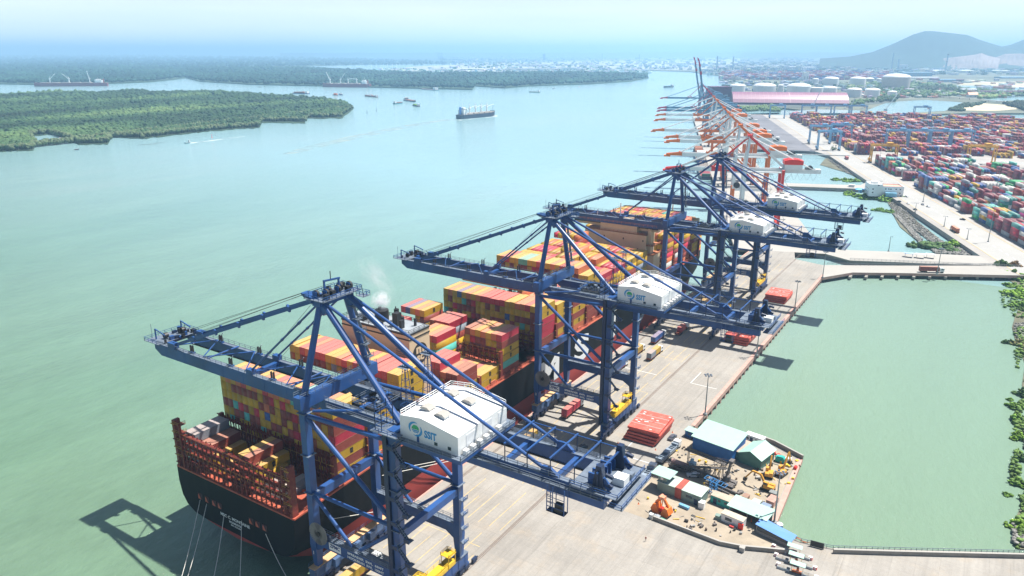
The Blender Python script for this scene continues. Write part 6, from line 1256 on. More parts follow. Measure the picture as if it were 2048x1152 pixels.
# conveyor loader
C = thing('conveyor_loader', 'long rusty grey conveyor loader with slanting belt on trestles', 'conveyor', (-79.5,228.5,0), R(-6)); mCv = M('conveyor_grey', (.13,.12,.115), .7, .1, .3, .5, dirt=(.30,.16,.08), dirt_amt=.4)
mb = MB(); mb.box(0,24,-1.6,-.9,.8,1.4); mb.box(0,24,.9,1.6,.8,1.4); [mb.box(x,x+.3,-1.6,1.6,.8,1.2) for x in range(0,24,2)]; mb.rail([(0,-1.6,1.4),(24,-1.6,1.4)], step=3); mb.build('chassis', mCv, C)
mb = MB(); mb.tube((.5,0,2.2),(6.5,0,2.2),1.0,14); mb.build('drum', M('drum_pink', (.35,.22,.20), .7), C)
for a_, b_ in (((3,-1,1.6),(21,-1,7.2)),((4,3.5,6.5),(19,2.6,6.4))):
    mb = MB(); a = Vector(a_); b = Vector(b_); mb.beam(a,b,1.3,.25); 
    for s in (-.7,.7):
        mb.beam(a+Vector((0,s,.8)),b+Vector((0,s,.8)),.1)
        for k in range(10): p = a.lerp(b,k/10); q = a.lerp(b,(k+1)/10); mb.beam(p+Vector((0,s,0)),q+Vector((0,s,.8)),.08); mb.beam(p+Vector((0,s,0)),p+Vector((0,s,.8)),.1)
    mb.build('conveyor_belt', mCv, C)
for x, z in ((8,2.8),(13,4.4),(17,5.6),(18.5,6)):
    for y in (-1.5,-.3): mb = MB(); mb.beam((x,y,1),(x,y,z),.22); mb.beam((x-1.6,y,.9),(x,y,z-.4),.14); mb.build('trestle', mCv, C)
for x in (5,18): 
    for y in (3,4): mb = MB(); mb.beam((x,y,0),(x,y,6.3),.2); mb.build('trestle', mCv, C)
mb = MB(); mb.tube((20.5,1.2,1.4),(20.5,1.2,3.4),1.3,14); mb.box(18.4,23.6,-.8,3.2,.5,1.4); mb.beam((20.5,.4,3),(21.6,.6,9.6),.5,.8); mb.beam((20.5,2,3),(21.6,1.6,9.6),.4,.6); mb.box(21,22.4,0,2.2,8.8,9.8); mb.beam((21.6,1,9.6),(8,2,7.2),.08); mb.beam((21.6,.6,9.6),(15,-.8,6),.08); mb.build('turret', mCv, C)
mb = MB(); mb.tube((18,-2.2,.6),(26,-3,.6),.5,8); mb.tube((26,-3,.6),(27,-.5,.6),.5,8); mb.tube((17.5,-3.6,.5),(24,-4.6,.5),.35,8); mb.box(17,18,-4,-2,.2,1); mb.build('outrigger', mCv, C)
mb = MB(); mb.box(6.2,8.4,1.2,3.2,1.2,3.2); mb.box(6.6,7.6,1.6,2.6,3.2,4.4); mb.build('motor_cabin', M('motor_blue', (.35,.52,.62), .6), C)
# blue lattice crane section
C = thing('blue_lattice_frame', 'bright blue steel lattice frame standing beside the sage office', 'lattice frame', (-61.0,219.5,0), R(-8)); mBL = M('lattice_blue', (.03,.20,.48), .5); mb = MB()
for x in (-1,1):
    for y in (-1,1): mb.beam((x,y,0),(x,y,5),.16)
for z in (1,2.3,3.6,5): mb.rail([(-1,-1,z),(1,-1,z),(1,1,z),(-1,1,z)], h=.02, close=True, step=5, r=.07, mid=False)
for z in (0,1.3,2.6,3.9): mb.beam((-1,-1,z),(1,-1,z+1.3),.09); mb.beam((1,1,z),(-1,1,z+1.3),.09); mb.beam((-1,1,z),(-1,-1,z+1.3),.09)
mb.build('tower', mBL, C); mb = MB()
for y in (-1.2,1.2): mb.beam((-3,y,5.2),(4.4,y,4.6),.16)
for k in range(6): x = -3+k*1.48; mb.beam((x,-1.2,5.2-.12*k),(x,1.2,5.2-.12*k),.14)
mb.beam((4,-1,4.6),(1,-1,0),.12); mb.beam((4,1,4.6),(1,1,0),.12); mb.build('deck_frame', mBL, C)
for k, (x, y, lx, ly, h, col, lab) in enumerate(((-66.2,206.3,3.4,1.0,.9,(.15,.38,.62),'pale blue bundle of pipes before the sage office'),(-69.4,195.8,1.6,1.2,.5,(.10,.42,.25),'green and white crate by the low wall'),(-71.4,196.4,1.8,1.0,.9,(.30,.34,.38),'grey crate near the wall end'),(-73.0,195.3,1.2,1.2,1.5,(.55,.56,.55),'pale cube cabinet at the wall end'),(-50.9,222.3,1.8,2.6,1.2,(.30,.18,.13),'rusty engine on a pallet in the open yard'),(-46.8,219.4,2.6,3.2,2.0,(.42,.50,.46),'mint topped box in the open yard'),(-43.6,218.4,2.8,3.4,2.1,(.20,.27,.38),'blue grey box container by the quay edge'),(-42.8,224.2,2.6,4.2,1.9,(.46,.27,.22),'faded pink box by the quay edge'),(-43.6,228.8,2.4,2.0,1.6,(.2,.22,.22),'dark machine box by the quay edge'),(-50,204.3,1.3,.8,.5,(.6,.05,.05),'red crate in front of the white container cabin'),(-62,203.6,1.6,1.0,.12,(.05,.05,.05),'flat dark mat on the yard paving'))):
    m = M('crate_paint', col, .6, 0, .25, .6, dirt=(.3,.22,.15), dirt_amt=.35); C = thing('storage_box' if h > .2 else 'rubber_mat', lab, 'box' if h > .2 else 'mat', (x,y,0), R(-8)); mb = MB(); mb.box(-lx/2,lx/2,-ly/2,ly/2,.1 if h > .2 else 0,h); 
    if h > .2: mb.box(-lx/2-.06,lx/2+.06,-ly/2-.06,ly/2+.06,h,h+.09); mb.box(-lx/2+.1,-lx/2+.3,-ly/2,ly/2,0,.1); mb.box(lx/2-.3,lx/2-.1,-ly/2,ly/2,0,.1)
    mb.build('case', m, C)
rs = random.Random(8); cl_ = MB()
zones = ((-82,-73,229,244,26),(-72,-56,224,240,46),(-54,-43,214,230,40),(-56,-40,236,258,52),(-80,-60,196,206,18),(-60,-46,198,204,14),(-66,-58,214,224,22))
for x0,x1,y0,y1,n_ in zones:
    for k in range(n_):
        x = rs.uniform(x0,x1); y = rs.uniform(y0,y1); t_ = rs.random(); a = rs.uniform(0,3.14); u = Vector((math.cos(a),math.sin(a),0)); c = rs.randrange(6)
        if t_ < .35: cl_.obox((x,y,0), u, Vector((-u.y,u.x,0)), rs.uniform(.3,1.5), rs.uniform(.2,1), .02, rs.uniform(.1,.9), c)
        elif t_ < .7: p = Vector((x,y,.12)); cl_.beam(p, p+u*rs.uniform(1,3.4)+Vector((0,0,rs.uniform(0,.25))), rs.uniform(.07,.22), None, c)
        else: cl_.tube((x,y,.02),(x,y,rs.uniform(.2,.9)), rs.uniform(.15,.45), 8, c)
o = cl_.build('scrap_and_parts', [mRust, mGrey, mCv, mYel, mBlk, mConcP]); kind(o,'stuff'); o['label'] = 'scattered scrap, timber, drums and machine parts on the work yard paving'
# low walls
def wall(label, pts, h=1.3, w=.45, m=None, name='low_wall'):
    mb = MB()
    for a, b in zip(pts, pts[1:]): mb.beam(Vector((a[0],a[1],h/2)),Vector((b[0],b[1],h/2)),w,h,0); mb.beam(Vector((a[0],a[1],h+.05)),Vector((b[0],b[1],h+.05)),w+.2,.12,1)
    tag(mb.build(name, [m or mConcD, mConcP]), label, 'wall')
wall('low grey wall along the lower edge of the work yard', [(-72.2,194.9),(-50.5,193.7),(-44.4,195.2),(-30,201.6)])
wall('low grey wall beside the basin at the lower right', [tuple(p)[:2] for p in GP((1666,1106),(1800,1110),(2060,1116),(2300,1123))])
wall('grey parapet wall along the far edge of the spit', [(-70,262.6),(-59,265.5),(-52.2,264.2),(-40.6,258.6)], 1.6)
wall('grey parapet wall segment by the site hut', [(-82,257.2),(-71,260.8)], 1.0)
mb = MB(); pts = [tuple(p)[:2] for p in GP((1562,1068),(1602,1084),(1640,1093),(1666,1098),(1800,1102),(2060,1108),(2300,1114))]; mb.rail([(a,b,0) for a,b in pts], h=1.2, step=1.6, r=.06); tag(mb.build('basin_fence', mGalv), 'galvanised railing along the basin edge at the lower right', 'fence')
mb = MB(); 
for k in range(3): mb.tube((-35,211.6-k*.3,.15),(-29.5,209-k*.25,.15),.09,6); mb.tube((-29.5,209-k*.25,.15),(-26.5,210,.15),.09,6)
tag(mb.build('pipe_bundle', M('hose_orange', (.5,.22,.1), .7)), 'orange brown hoses lying beside the railing', 'hoses')
C = thing('gate', 'dark mesh gate at the corner of the basin railing', 'gate', (-25.6,208.2,0), .1); mb = MB(); mb.box(-1.8,1.8,-.06,.06,.1,2.0); mb.build('panel', mBlk, C); mb = MB(); mb.box(-1.95,-1.8,-.1,.1,0,2.2); mb.box(1.8,1.95,-.1,.1,0,2.2); mb.build('post', mGrey, C)
mb = MB(); mb.box(-.7,.7,-.6,.6,0,1.5); mb.box(-.8,.8,-.7,.7,1.5,1.6); o = mb.build('gate_pillar', mConcP); o.location = (-43.9,194.3,0); tag(o, 'concrete block at the bend of the low work yard wall', 'concrete block')
# checkpoint: three canopied islands with planters and striped barriers
def barrier_mesh():
    mb = MB(); w = 1.1
    for k in range(6):
        x0 = -w/2+k*w/6; mb.hexa([(x0,-.45,0),(x0+w/6,-.45,0),(x0+w/6,.45,0),(x0,.45,0),(x0,-.4,.9),(x0+w/6,-.4,.9),(x0+w/6,.4,.9),(x0,.4,.9)], k%2)
    mb.box(-w/2+.02,w/2-.02,-.38,.38,.9,.95,0); return mb.mesh('striped_barrier', [mSign, mRed])
bme = barrier_mesh(); pot = MB(); pot.box(-.95,.95,-.75,.75,0,.75,0); pot.box(-.8,.8,-.6,.6,.75,.79,1); potm = pot.mesh('planter_box', [M('planter_grey', (.36,.40,.43), .7), mConcD])
for r_, (cx_, cy_, nm, bl, br_) in enumerate(((-30.6,201.2,'upper',-36.5,-26.0),(-29.3,197.4,'middle',-34.8,-24.0),(-28.0,193.4,'lower',-33.2,-22.8))):
    C = thing('checkpoint_canopy', '%s checkpoint booth frame under its pale mint canopy' % nm, 'checkpoint', (cx_,cy_,0), .06, 'checkpoint booths on the road')
    for x in (-1.5,1.5): mb = MB(); mb.beam((x,0,0),(x,0,2.9),.1); mb.build('post', mYel, C)
    mb = MB(); q = [(-2.1,-.9,2.9),(2.1,-.9,2.75),(2.1,.9,2.9),(-2.1,.9,3.05)]; mb.hexa(q+[(a_,b_,c_+.08) for a_,b_,c_ in q]); mb.build('canopy', mMint, C)
    mb = MB(); mb.box(-1.3,1.2,-.4,.4,.1,.5,0); mb.box(-.2,.5,-.3,.3,.5,1.4,0); mb.beam((-1.4,-.6,.9),(1.8,-.6,.9),.08,.08,1); mb.build('turnstile', [mOr, mSign], C)
    for k, x in enumerate((-2.9,-4.4,2.4,3.7)[:3 if r_ else 4]+((3.9,) if r_ else ())):
        tag(link('planter_box', potm, None, (cx_+x*.98,cy_-.25+.06*x,0)), 'grey planter %s, beside the %s checkpoint booth' % (('just left','far left','just right','far right')[k], nm), 'planter', 'planters at the checkpoint')
    for x, s in ((bl,'left'),(br_,'right')): tag(link('striped_barrier', bme, None, (x,cy_+.2,0)), 'red and white striped barrier %s of the %s checkpoint booth' % (s, nm), 'barrier', 'striped barriers at the checkpoint')
# people
def person(label, p, rz, shirt, legs):
    """one skinned figure, 1.72 m, standing mid-step, with head, hair, hands and shoes as parts of the same mesh"""
    J = {'pel':(0,0,.95),'bel':(0,0,1.12),'che':(0,0,1.38),'nek':(0,.01,1.50),'hed':(0,.02,1.62),'top':(0,.02,1.70),'shl':(-.19,0,1.42),'ell':(-.25,.06,1.15),'wrl':(-.26,.18,.93),'hal':(-.26,.22,.85),'shr':(.19,0,1.42),'elr':(.25,-.06,1.14),'wrr':(.27,-.02,.90),'har':(.27,0,.82),
         'hil':(-.10,0,.90),'knl':(-.11,.12,.50),'anl':(-.11,.10,.08),'tol':(-.11,.24,.04),'hir':(.10,0,.90),'knr':(.11,-.04,.50),'anr':(.11,-.20,.10),'tor':(.11,-.08,.04)}
    E_ = [('pel','bel'),('bel','che'),('che','nek'),('nek','hed'),('hed','top'),('che','shl'),('shl','ell'),('ell','wrl'),('wrl','hal'),('che','shr'),('shr','elr'),('elr','wrr'),('wrr','har'),('pel','hil'),('hil','knl'),('knl','anl'),('anl','tol'),('pel','hir'),('hir','knr'),('knr','anr'),('anr','tor')]
    Rr = dict(pel=.15,bel=.13,che=.16,nek=.06,hed=.10,top=.07,shl=.07,ell=.05,wrl=.035,hal=.035,shr=.07,elr=.05,wrr=.035,har=.035,hil=.09,knl=.06,anl=.045,tol=.04,hir=.09,knr=.06,anr=.045,tor=.04)
    ks = list(J); me = bpy.data.meshes.new('body'); me.from_pydata([J[k] for k in ks], [(ks.index(a),ks.index(b)) for a,b in E_], []); o = bpy.data.objects.new('person', me); COL.objects.link(o)
    sk = o.modifiers.new('skin','SKIN'); 
    for i, k in enumerate(ks): me.skin_vertices[0].data[i].radius = (Rr[k],Rr[k]*.85)
    me.skin_vertices[0].data[0].use_root = True; ss = o.modifiers.new('sub','SUBSURF'); ss.levels = 1; ss.render_levels = 1
    dg = bpy.context.evaluated_depsgraph_get(); dg.update(); m2 = bpy.data.meshes.new_from_object(o.evaluated_get(dg)); o.modifiers.clear(); o.data = m2
    for mm in (shirt, legs, bpy.data.materials.get('skin') or M('skin', (.40,.22,.14), .6), mRed): m2.materials.append(mm)
    for pl in m2.polygons:
        z = pl.center.z; x = abs(pl.center.x); pl.material_index = 3 if z > 1.64 else 2 if (z > 1.5 or (z < .96 and x > .2)) else 1 if z < .95 else 0
    o.location = p; o.rotation_euler = (0,0,rz); tag(o, label, 'person'); return o
person('person in a dark red shirt walking alone across the open concrete', (-69.8,183.3,0), .5, M('shirt_red', (.30,.03,.03), .8), M('trousers_dark', (.04,.05,.09), .8))
person('person in a yellow green vest standing beside the grey parked car', (-83.0,246.6,0), 2.4, M('vest_lime', (.45,.5,.08), .8), bpy.data.materials['trousers_dark'])
mb = MB()
for x0, y0, a_, b_ in ((-86,203,3.2,8),(-97,172.5,4,5)): 
    mb.box(x0,x0+a_,y0,y0+.12,.004,.008); mb.box(x0,x0+a_,y0+b_,y0+b_+.12,.004,.008); mb.box(x0,x0+.12,y0,y0+b_,.004,.008); mb.box(x0+a_,x0+a_+.12,y0,y0+b_,.004,.008); mb.box(x0,x0+a_,y0+b_/2,y0+b_/2+.12,.004,.008); mb.tube((x0+a_/2,y0+b_*.7,.003),(x0+a_/2,y0+b_*.7,.012),.4,12)
kind(mb.build('manhole_covers', mConcD))
# ================================================================== VESSELS ON THE RIVER
mats_h = {'dark': M('hull_dark', (.03,.05,.09), .5), 'maroon': M('hull_maroon', (.20,.035,.05), .5), 'navy': M('hull_navy', (.02,.06,.22), .5), 'teal': M('hull_teal', (.04,.16,.20), .5), 'brown': M('hull_brown', (.16,.07,.04), .6), 'grey': mGrey, 'rust': M('hull_rust', (.28,.10,.05), .7), 'green': M('hull_green', (.05,.16,.12), .6)}
mBoatDeck = M('boat_deck', (.20,.17,.15), .7)
mFoam = M('foam', (.75,.80,.80), .6, 0, .15, .05, stretch='world')
def hull(L, B, h, m, name='hull', parent=None, sheer=1.5, mats=None):
    mb = MB(); st = [(0,.72,.55),(.06,.92,.8),(.2,1,1),(.78,1,1),(.9,.78,.62),(.97,.4,.2),(1,.08,.03)]; rows = []
    for f, bt_, bw in st:
        y = f*L; z = h+sheer*max(0,(f-.8)/.2)**2; rows.append(len(mb.v)); mb.v += [(-B/2*bt_,y,z),(-B/2*bw,y,-1.5),(B/2*bw,y,-1.5),(B/2*bt_,y,z)]
    for a, b in zip(rows, rows[1:]):
        for i in range(3): mb.f.append((a+i,b+i,b+i+1,a+i+1)); mb.m.append(0)
        mb.f.append((a+3,b+3,b,a)); mb.m.append(1)
    mb.f.append((rows[0],rows[0]+1,rows[0]+2,rows[0]+3)); mb.m.append(0); return mb.build(name, mats or [m, mBoatDeck], parent)
def two(a, b, z=WZ):
    p, q = G(*a, z=z), G(*b, z=z); d = q-p; return p, d.length, math.atan2(d.y,d.x)-math.pi/2
def bulker(label, stern, bow, hm, jibs, flip=1, B=32, h=11, blue=False, cs=1.3):
    p, L, rz = two(stern, bow); C = thing('bulk_carrier', label, 'ship', p, rz, 'bulk carriers on the river'); hull(L, B, h, hm, parent=C, sheer=3)
    mb = MB(); 
    for k in range(5): y = L*.22+k*L*.145; mb.box(-B*.33,B*.33,y,y+L*.11,h,h+2.4)
    mb.build('hatch_cover', M('hatch_grey', (.45,.42,.38), .7) if 'hatch_grey' not in bpy.data.materials else bpy.data.materials['hatch_grey'], C)
    mb = MB(); mb.box(-B*.36,B*.36,L*.07,L*.16,h,h+11); mb.box(-B*.5,B*.5,L*.13,L*.16,h+10,h+13); mb.box(-B*.2,B*.2,L*.09,L*.15,h+13,h+16); mb.build('superstructure', mWhite, C)
    mb = MB(); mb.box(-B*.5-.1,B*.5+.1,L*.16-.1,L*.16+.3,h+11.2,h+12.3); mb.build('bridge_window', mGlass, C)
    mb = MB(); mb.tube((0,L*.05,h),(0,L*.05,h+17),2.6,12); mb.build('funnel', mBlueR if blue else mHullR, C)
    mb = MB(); mb.tube((0,L*.12,h+15),(0,L*.12,h+27),.35,6); mb.beam((-3,L*.12,h+23),(3,L*.12,h+23),.3); mb.build('mast', mWhite, C)
    for k, (f, ang, yaw) in enumerate(jibs):
        y = L*f; c = thing('deck_crane', '', '', (0,y,h)); del c['label']; del c['category']; c.parent = C; c.scale = (cs,)*3
        mb = MB(); mb.tube((0,0,0),(0,0,13),1.9,10,0,r2=1.5); mb.box(-2,2,-2.2,2.2,12,15); mb.build('post', mWh2, c)
        if ang is not None: mb = MB(); q = Vector((0,26*math.cos(R(ang))*yaw,14+26*math.sin(R(ang)))); mb.beam((0,2*yaw,14),q,1.4,1.2); mb.tube((0,0,18 if ang < 20 else 20),q,.15,5); mb.tube((0,0,15),(0,0,20),.8,6); mb.build('jib', mWh2, c)
        else: mb = MB(); mb.tube((0,0,15),(0,0,24),1.2,8,0,r2=.7); mb.beam((0,2,15),(0,26,19),1.2,1.0); mb.build('jib', mWh2, c)
    mb = MB(); mb.tube((0,L*.95,h+2),(0,L*.95,h+14),.3,6); mb.box(-5,5,L*.91,L*.955,h+1,h+3.4); mb.build('forecastle', mats_h['dark'], C); return C, p, L, rz
b1, p1, L1, r1 = bulker('dark hulled bulk carrier with four masts and blue funnel sailing up the river', (917,238), (989,231), mats_h['dark'], [(.30,None,1),(.46,None,1),(.62,None,1),(.78,None,1)], h=9, blue=True, B=24, cs=.95)
bulker('maroon bulk carrier anchored by the far woodland, two crane jibs raised', (741,175), (646,174), mats_h['maroon'], [(.84,62,1),(.62,50,-1),(.46,8,-1),(.28,8,1)], h=15)
bulker('long dark bulk carrier anchored behind the near island with two jibs meeting in the air', (216,172), (69,173), mats_h['maroon'], [(.24,80,1),(.52,40,1),(.78,40,-1)], h=15)
def wake(label, pts, z=WZ+.05):
    mb = MB(); mb.face([G(x,y,z) for x,y in pts]); o = mb.build('wake', None if False else mWake); kind(o, 'stuff'); o['label'] = label; return o
mWake = M('wake_foam', (.42,.52,.50), .45, 0, .12, .02, stretch='world')
def thin(m, keep):
    t = m.node_tree; N = t.nodes; L = t.links; tr_ = N.new('ShaderNodeBsdfTransparent'); mx_ = N.new('ShaderNodeMixShader'); g = N.new('ShaderNodeNewGeometry'); n_ = N.new('ShaderNodeTexNoise'); n_.inputs['Scale'].default_value = .03; n_.inputs['Detail'].default_value = 7
    L.new(g.outputs['Position'], n_.inputs['Vector']); r = N.new('ShaderNodeMapRange'); r.inputs[1].default_value = .35; r.inputs[2].default_value = .68; r.inputs[4].default_value = keep; L.new(n_.outputs[0], r.inputs[0]); L.new(r.outputs[0], mx_.inputs[0]); L.new(tr_.outputs[0], mx_.inputs[1]); L.new(N['Principled BSDF'].outputs[0], mx_.inputs[2]); L.new(mx_.outputs[0], N['Material Output'].inputs['Surface'])
thin(mWake, .55); thin(mFoam, .9)

wake('pale wake trailing behind the moving bulk carrier', [(916,238.5),(925,240.4),(880,243),(800,259),(700,281),(590,307),(560,309),(600,296),(700,272),(800,252),(880,239)])
mWf = mFoam
mb = MB(); mb.face([G(x,y,WZ+.09) for x,y in ((988,229.6),(996,230.6),(993,234),(960,236.5),(920,240.8),(916,239.6),(955,236.8),(984,233.4))]); o = mb.build('bow_wave', mWf); kind(o,'stuff'); o['label'] = 'white bow wave along the moving bulk carrier'
mb = MB(); mb.face([G(x,y,WZ+.09) for x,y in ((380,285.6),(400,283.4),(490,272.4),(490,272.8),(400,284.9),(380,286.7))]); o = mb.build('wake', mWf); kind(o,'stuff'); o['label'] = 'thin white wake behind the speedboat near the island'
def boat(label, stern, bow, hm, cargo=None, house=True, h=3.0, B=None, house_m=None, grp='river barges and boats', name='river_barge', cat='barge'):
    p, L, rz = two(stern, bow); B = B or max(4, L*.2); C = thing(name, label, cat, p, rz, grp); hull(L, B, h, hm, parent=C, sheer=1)
    if house: 
        mb = MB(); mb.box(-B*.34,B*.34,L*.05,L*.18,h,h+L*.045+3); mb.box(-B*.4,B*.4,L*.045,L*.185,h+L*.045+3,h+L*.045+3.4); hs = mb.build('wheelhouse', house_m or mWhite, C); mb = MB(); mb.box(-B*.345,B*.345,L*.18-.02,L*.18+.1,h+L*.03+1.4,h+L*.045+2.6); mb.build('window', mGlass, hs)
    if cargo:
        rs = random.Random(int(stern[0])); mb = MB(); y = L*.24
        while y < L*.80: hh = rs.uniform(.8,1.1)*cargo[1]; mb.box(-B*.4,B*.4,y,y+L*.1-.3,h-.5,h+hh); y += L*.1
        mb.build('cargo', cargo[0], C)
    mb = MB(); mb.tube((0,L*.93,h),(0,L*.93,h+4),.12,5); mb.build('mast', mWh2, C); return C
og = mats_h['rust']
for a in ((('blue barge with orange and white deck cargo left of the maroon carrier',(618,188),(585,187),mats_h['navy'],(mats_h['rust'],5))),('small blue boat with a round orange load, left one of a pair',(666,190.5),(676,191),mats_h['navy'],(mOr,6)),('small dark boat beside the one with the orange load',(678,190),(685,190.5),mats_h['navy'],(mWh2,4)),
    ('brown barge with orange load, left of two moored together',(744,194),(730,192.5),mats_h['brown'],(og,2.4)),('brown barge moored right of its twin',(755,195),(741,193.6),mats_h['brown'],(mats_h['rust'],2)),('small teal hulled boat with red deck alone in mid river',(788,208.5),(805,206.5),mats_h['teal'],(mats_h['rust'],1.4)),
    ('orange decked barge above the one with the green cargo',(810,201),(830,204),mats_h['dark'],(og,1.4)),('stubby dark barge with a bright green top',(838,213.5),(826,211.5),mats_h['dark'],(M('cargo_lime', (.3,.5,.06), .6),2.5)),('long low teal barge near the woodland shore',(875,181),(844,179),mats_h['teal'],None),
    ('long pale barge under the trees, left of two',(770,172.5),(796,173),mats_h['grey'],(mWh2,1.5)),('long pale barge under the trees, right of two',(831,174),(860,174.5),mats_h['grey'],(mWh2,1.5)),('small dark boat off the woodland point',(981,177.5),(989,177.8),mats_h['dark'],None),
    ('dark green barge in mid river left of the tanker',(1080,185),(1058,184.5),mats_h['green'],None),('round dark boat close to the woodland shore',(1105,177.3),(1110,177),mats_h['dark'],None),('small pale boat near the woodland point at the river bend',(1256,168.6),(1264,168),mats_h['grey'],None),
    ('tiny boat left of the blue barge',(516,174),(523,174.4),mats_h['dark'],None),('tiny boat in the channel behind the near island',(251,172),(255,172.2),mats_h['dark'],None),('tiny boat right of the long carrier',(330,170),(335,170),mats_h['dark'],None),('long dark boat lying close to the near island shore',(149,300),(158,299.5),mats_h['dark'],None),
    ('tiny dark boat between the carrier and the shore',(760,178),(764,178.2),mats_h['dark'],None),('tiny pale boat in the upper river bend',(1303,160),(1309,159.8),mats_h['grey'],None)):
    small = any(w in a[0] for w in ('tiny','small pale','round','long dark boat','small dark boat off')); boat(*a, h=1.3 if small else 3, house=not small or 'round' in a[0], name='small_boat' if small else 'river_barge', cat='boat' if small else 'barge')
boat('blue speedboat with a white wake near the island', (380,286), (369,287.5), mats_h['teal'], None, True, 1.2, 3.2, name='speedboat', cat='boat')
boat('dark tug like freighter in the river bend left of the raised booms', (1346,174.5), (1327,175.5), mats_h['dark'], (mats_h['teal'],2), True, 5, 14, name='coastal_freighter', cat='ship')
C = boat('maroon decked barge moored at the far quay behind the fourth blue crane', (1412,360), (1404,330), mats_h['dark'], None, False, 4, 15, name='moored_barge'); mb = MB(); mb.box(-6,6,6,44,4,4.3); mb.build('hold', M('hold_maroon', (.25,.04,.06), .7), C); mb = MB(); mb.box(-5,5,1,5,4,7); mb.build('wheelhouse', mats_h['green'], C)
C = boat('small blue container feeder moored behind the maroon barge', (1402,326), (1394,300), mats_h['navy'], (mats_h['rust'],5), True, 4, 14, name='feeder_ship', cat='ship')
for lab, a, r, m in (('red channel buoy off the island shore',(424,275),1.1,mRed),('dark buoy frame off the island tip',(753,222),1.6,mats_h['dark']),('low buoy left of the dark buoy frame',(734,226),1.5,mats_h['dark']),('tiny buoy near the bulk carrier bow',(1214,198),1.3,mats_h['dark']),('thin red marker off the far woodland',(1158,174),1.0,mRed),('thin marker in the upper river bend',(1272,166),1.0,mRed)):
    p = G(*a, z=WZ); C = thing('channel_buoy', lab, 'buoy', p, 0, 'channel buoys'); mb = MB(); mb.tube((0,0,-.5),(0,0,.9),r,10); mb.build('float', m, C); mb = MB()
    for k in range(3): t = k*2.09; mb.beam((r*.7*math.cos(t),r*.7*math.sin(t),.9),(0,0,4.6*r),.18)
    mb.box(-.3,.3,-.3,.3,4.2*r,5*r); mb.build('mark', m, C)
mb = MB(); pts = GP((277,291),(300,290),(320,286.5),(333,285.5), z=WZ)
for a, b in zip(pts, pts[1:]):
    n_ = int((b-a).length/2.5)
    for k in range(n_): p = a.lerp(b,k/n_); mb.beam(p, p+Vector((0,0,1.6)), .25)
    mb.beam(a+Vector((0,0,1.3)), b+Vector((0,0,1.3)), .2)
tag(mb.build('fishing_stakes', M('old_wood', (.16,.13,.10), .9)), 'line of wooden fishing stakes off the island shore', 'fishing stakes')
C = thing('stilt_hut', 'weathered hut on stilts at the mangrove inlet', 'hut', G(126,281,WZ), .2); mb = MB(); mb.box(-6,6,-2,2,1.6,3.6); mb.build('wall', M('hut_wood', (.25,.22,.18), .9), C); mb = MB(); q = [(-7,-3,3.5),(7,-3,3.5),(7,0,4.8),(-7,0,4.8)]; mb.hexa(q+[(a_,b_,c_+.1) for a_,b_,c_ in q]); q = [(-7,3,3.5),(-7,0,4.8),(7,0,4.8),(7,3,3.5)]; mb.hexa(q+[(a_,b_,c_+.1) for a_,b_,c_ in q]); mb.build('roof', mConcP, C)
for x in (-5,0,5): 
    for y in (-1.8,1.8): mb = MB(); mb.beam((x,y,-1),(x,y,1.6),.2); mb.build('stilt', mBlk, C)
for i, (x, y, r, h) in enumerate(((88,284,6,8),(104,288,6,8),(96,290,4,6),(113,283,4,6))): bush(['leftmost mangrove tree standing in the inlet water','tallest mangrove tree standing in the inlet water','small mangrove tree in front of the inlet pair','mangrove tree nearest the stilt hut'][i], G(x,y,WZ), r, h, 200+i, (.07,.13,.06), 'mangrove trees in the inlet', 'tree', 'tree', 45)
# ================================================================== FAR INDUSTRY
mPinkR = M('rose_roof', (.30,.12,.19), .38, 0, .08, .01, spec=.6); mPinkL = M('rose_seam', (.46,.26,.30), .5)
a = G(1466,209); b = G(1697,211.5); d = (b-a).normalized(); L = (b-a).length; rz = math.atan2(d.y,d.x)
C = thing('bulk_warehouse', 'huge long warehouse with rose pink ribbed roof beyond the container yard', 'warehouse', a, rz); mb = MB(); mb.box(0,L,0,95,0,6); mb.build('wall', M('warehouse_base', (.10,.06,.12), .7), C)
mb = MB(); N_ = 6; prof = [(-1+ (95/2+1)*k/N_, 6+27*math.sin(math.pi/2*(k/N_)**.85)) for k in range(N_+1)]; prof += [(94-y if False else 95-y, z) for y, z in prof[::-1][1:]]
for (y0,z0),(y1,z1) in zip(prof, prof[1:]): mb.face([(-1,y0,z0),(L+1,y0,z0),(L+1,y1,z1),(-1,y1,z1)])
mb.face([(-1,y,z) for y,z in prof][::-1]); mb.face([(L+1,y,z) for y,z in prof]); rf = mb.build('roof', mPinkR, C)
mb = MB()
for k in range(27):
    x = 4+k*(L-8)/26
    for (y0,z0),(y1,z1) in zip(prof[:7], prof[1:7]): mb.beam((x,y0,z0+.2),(x,y1,z1+.2), .7 if k not in (13,) else 3, .3)
mb.build('roof_seam', mPinkL, rf)
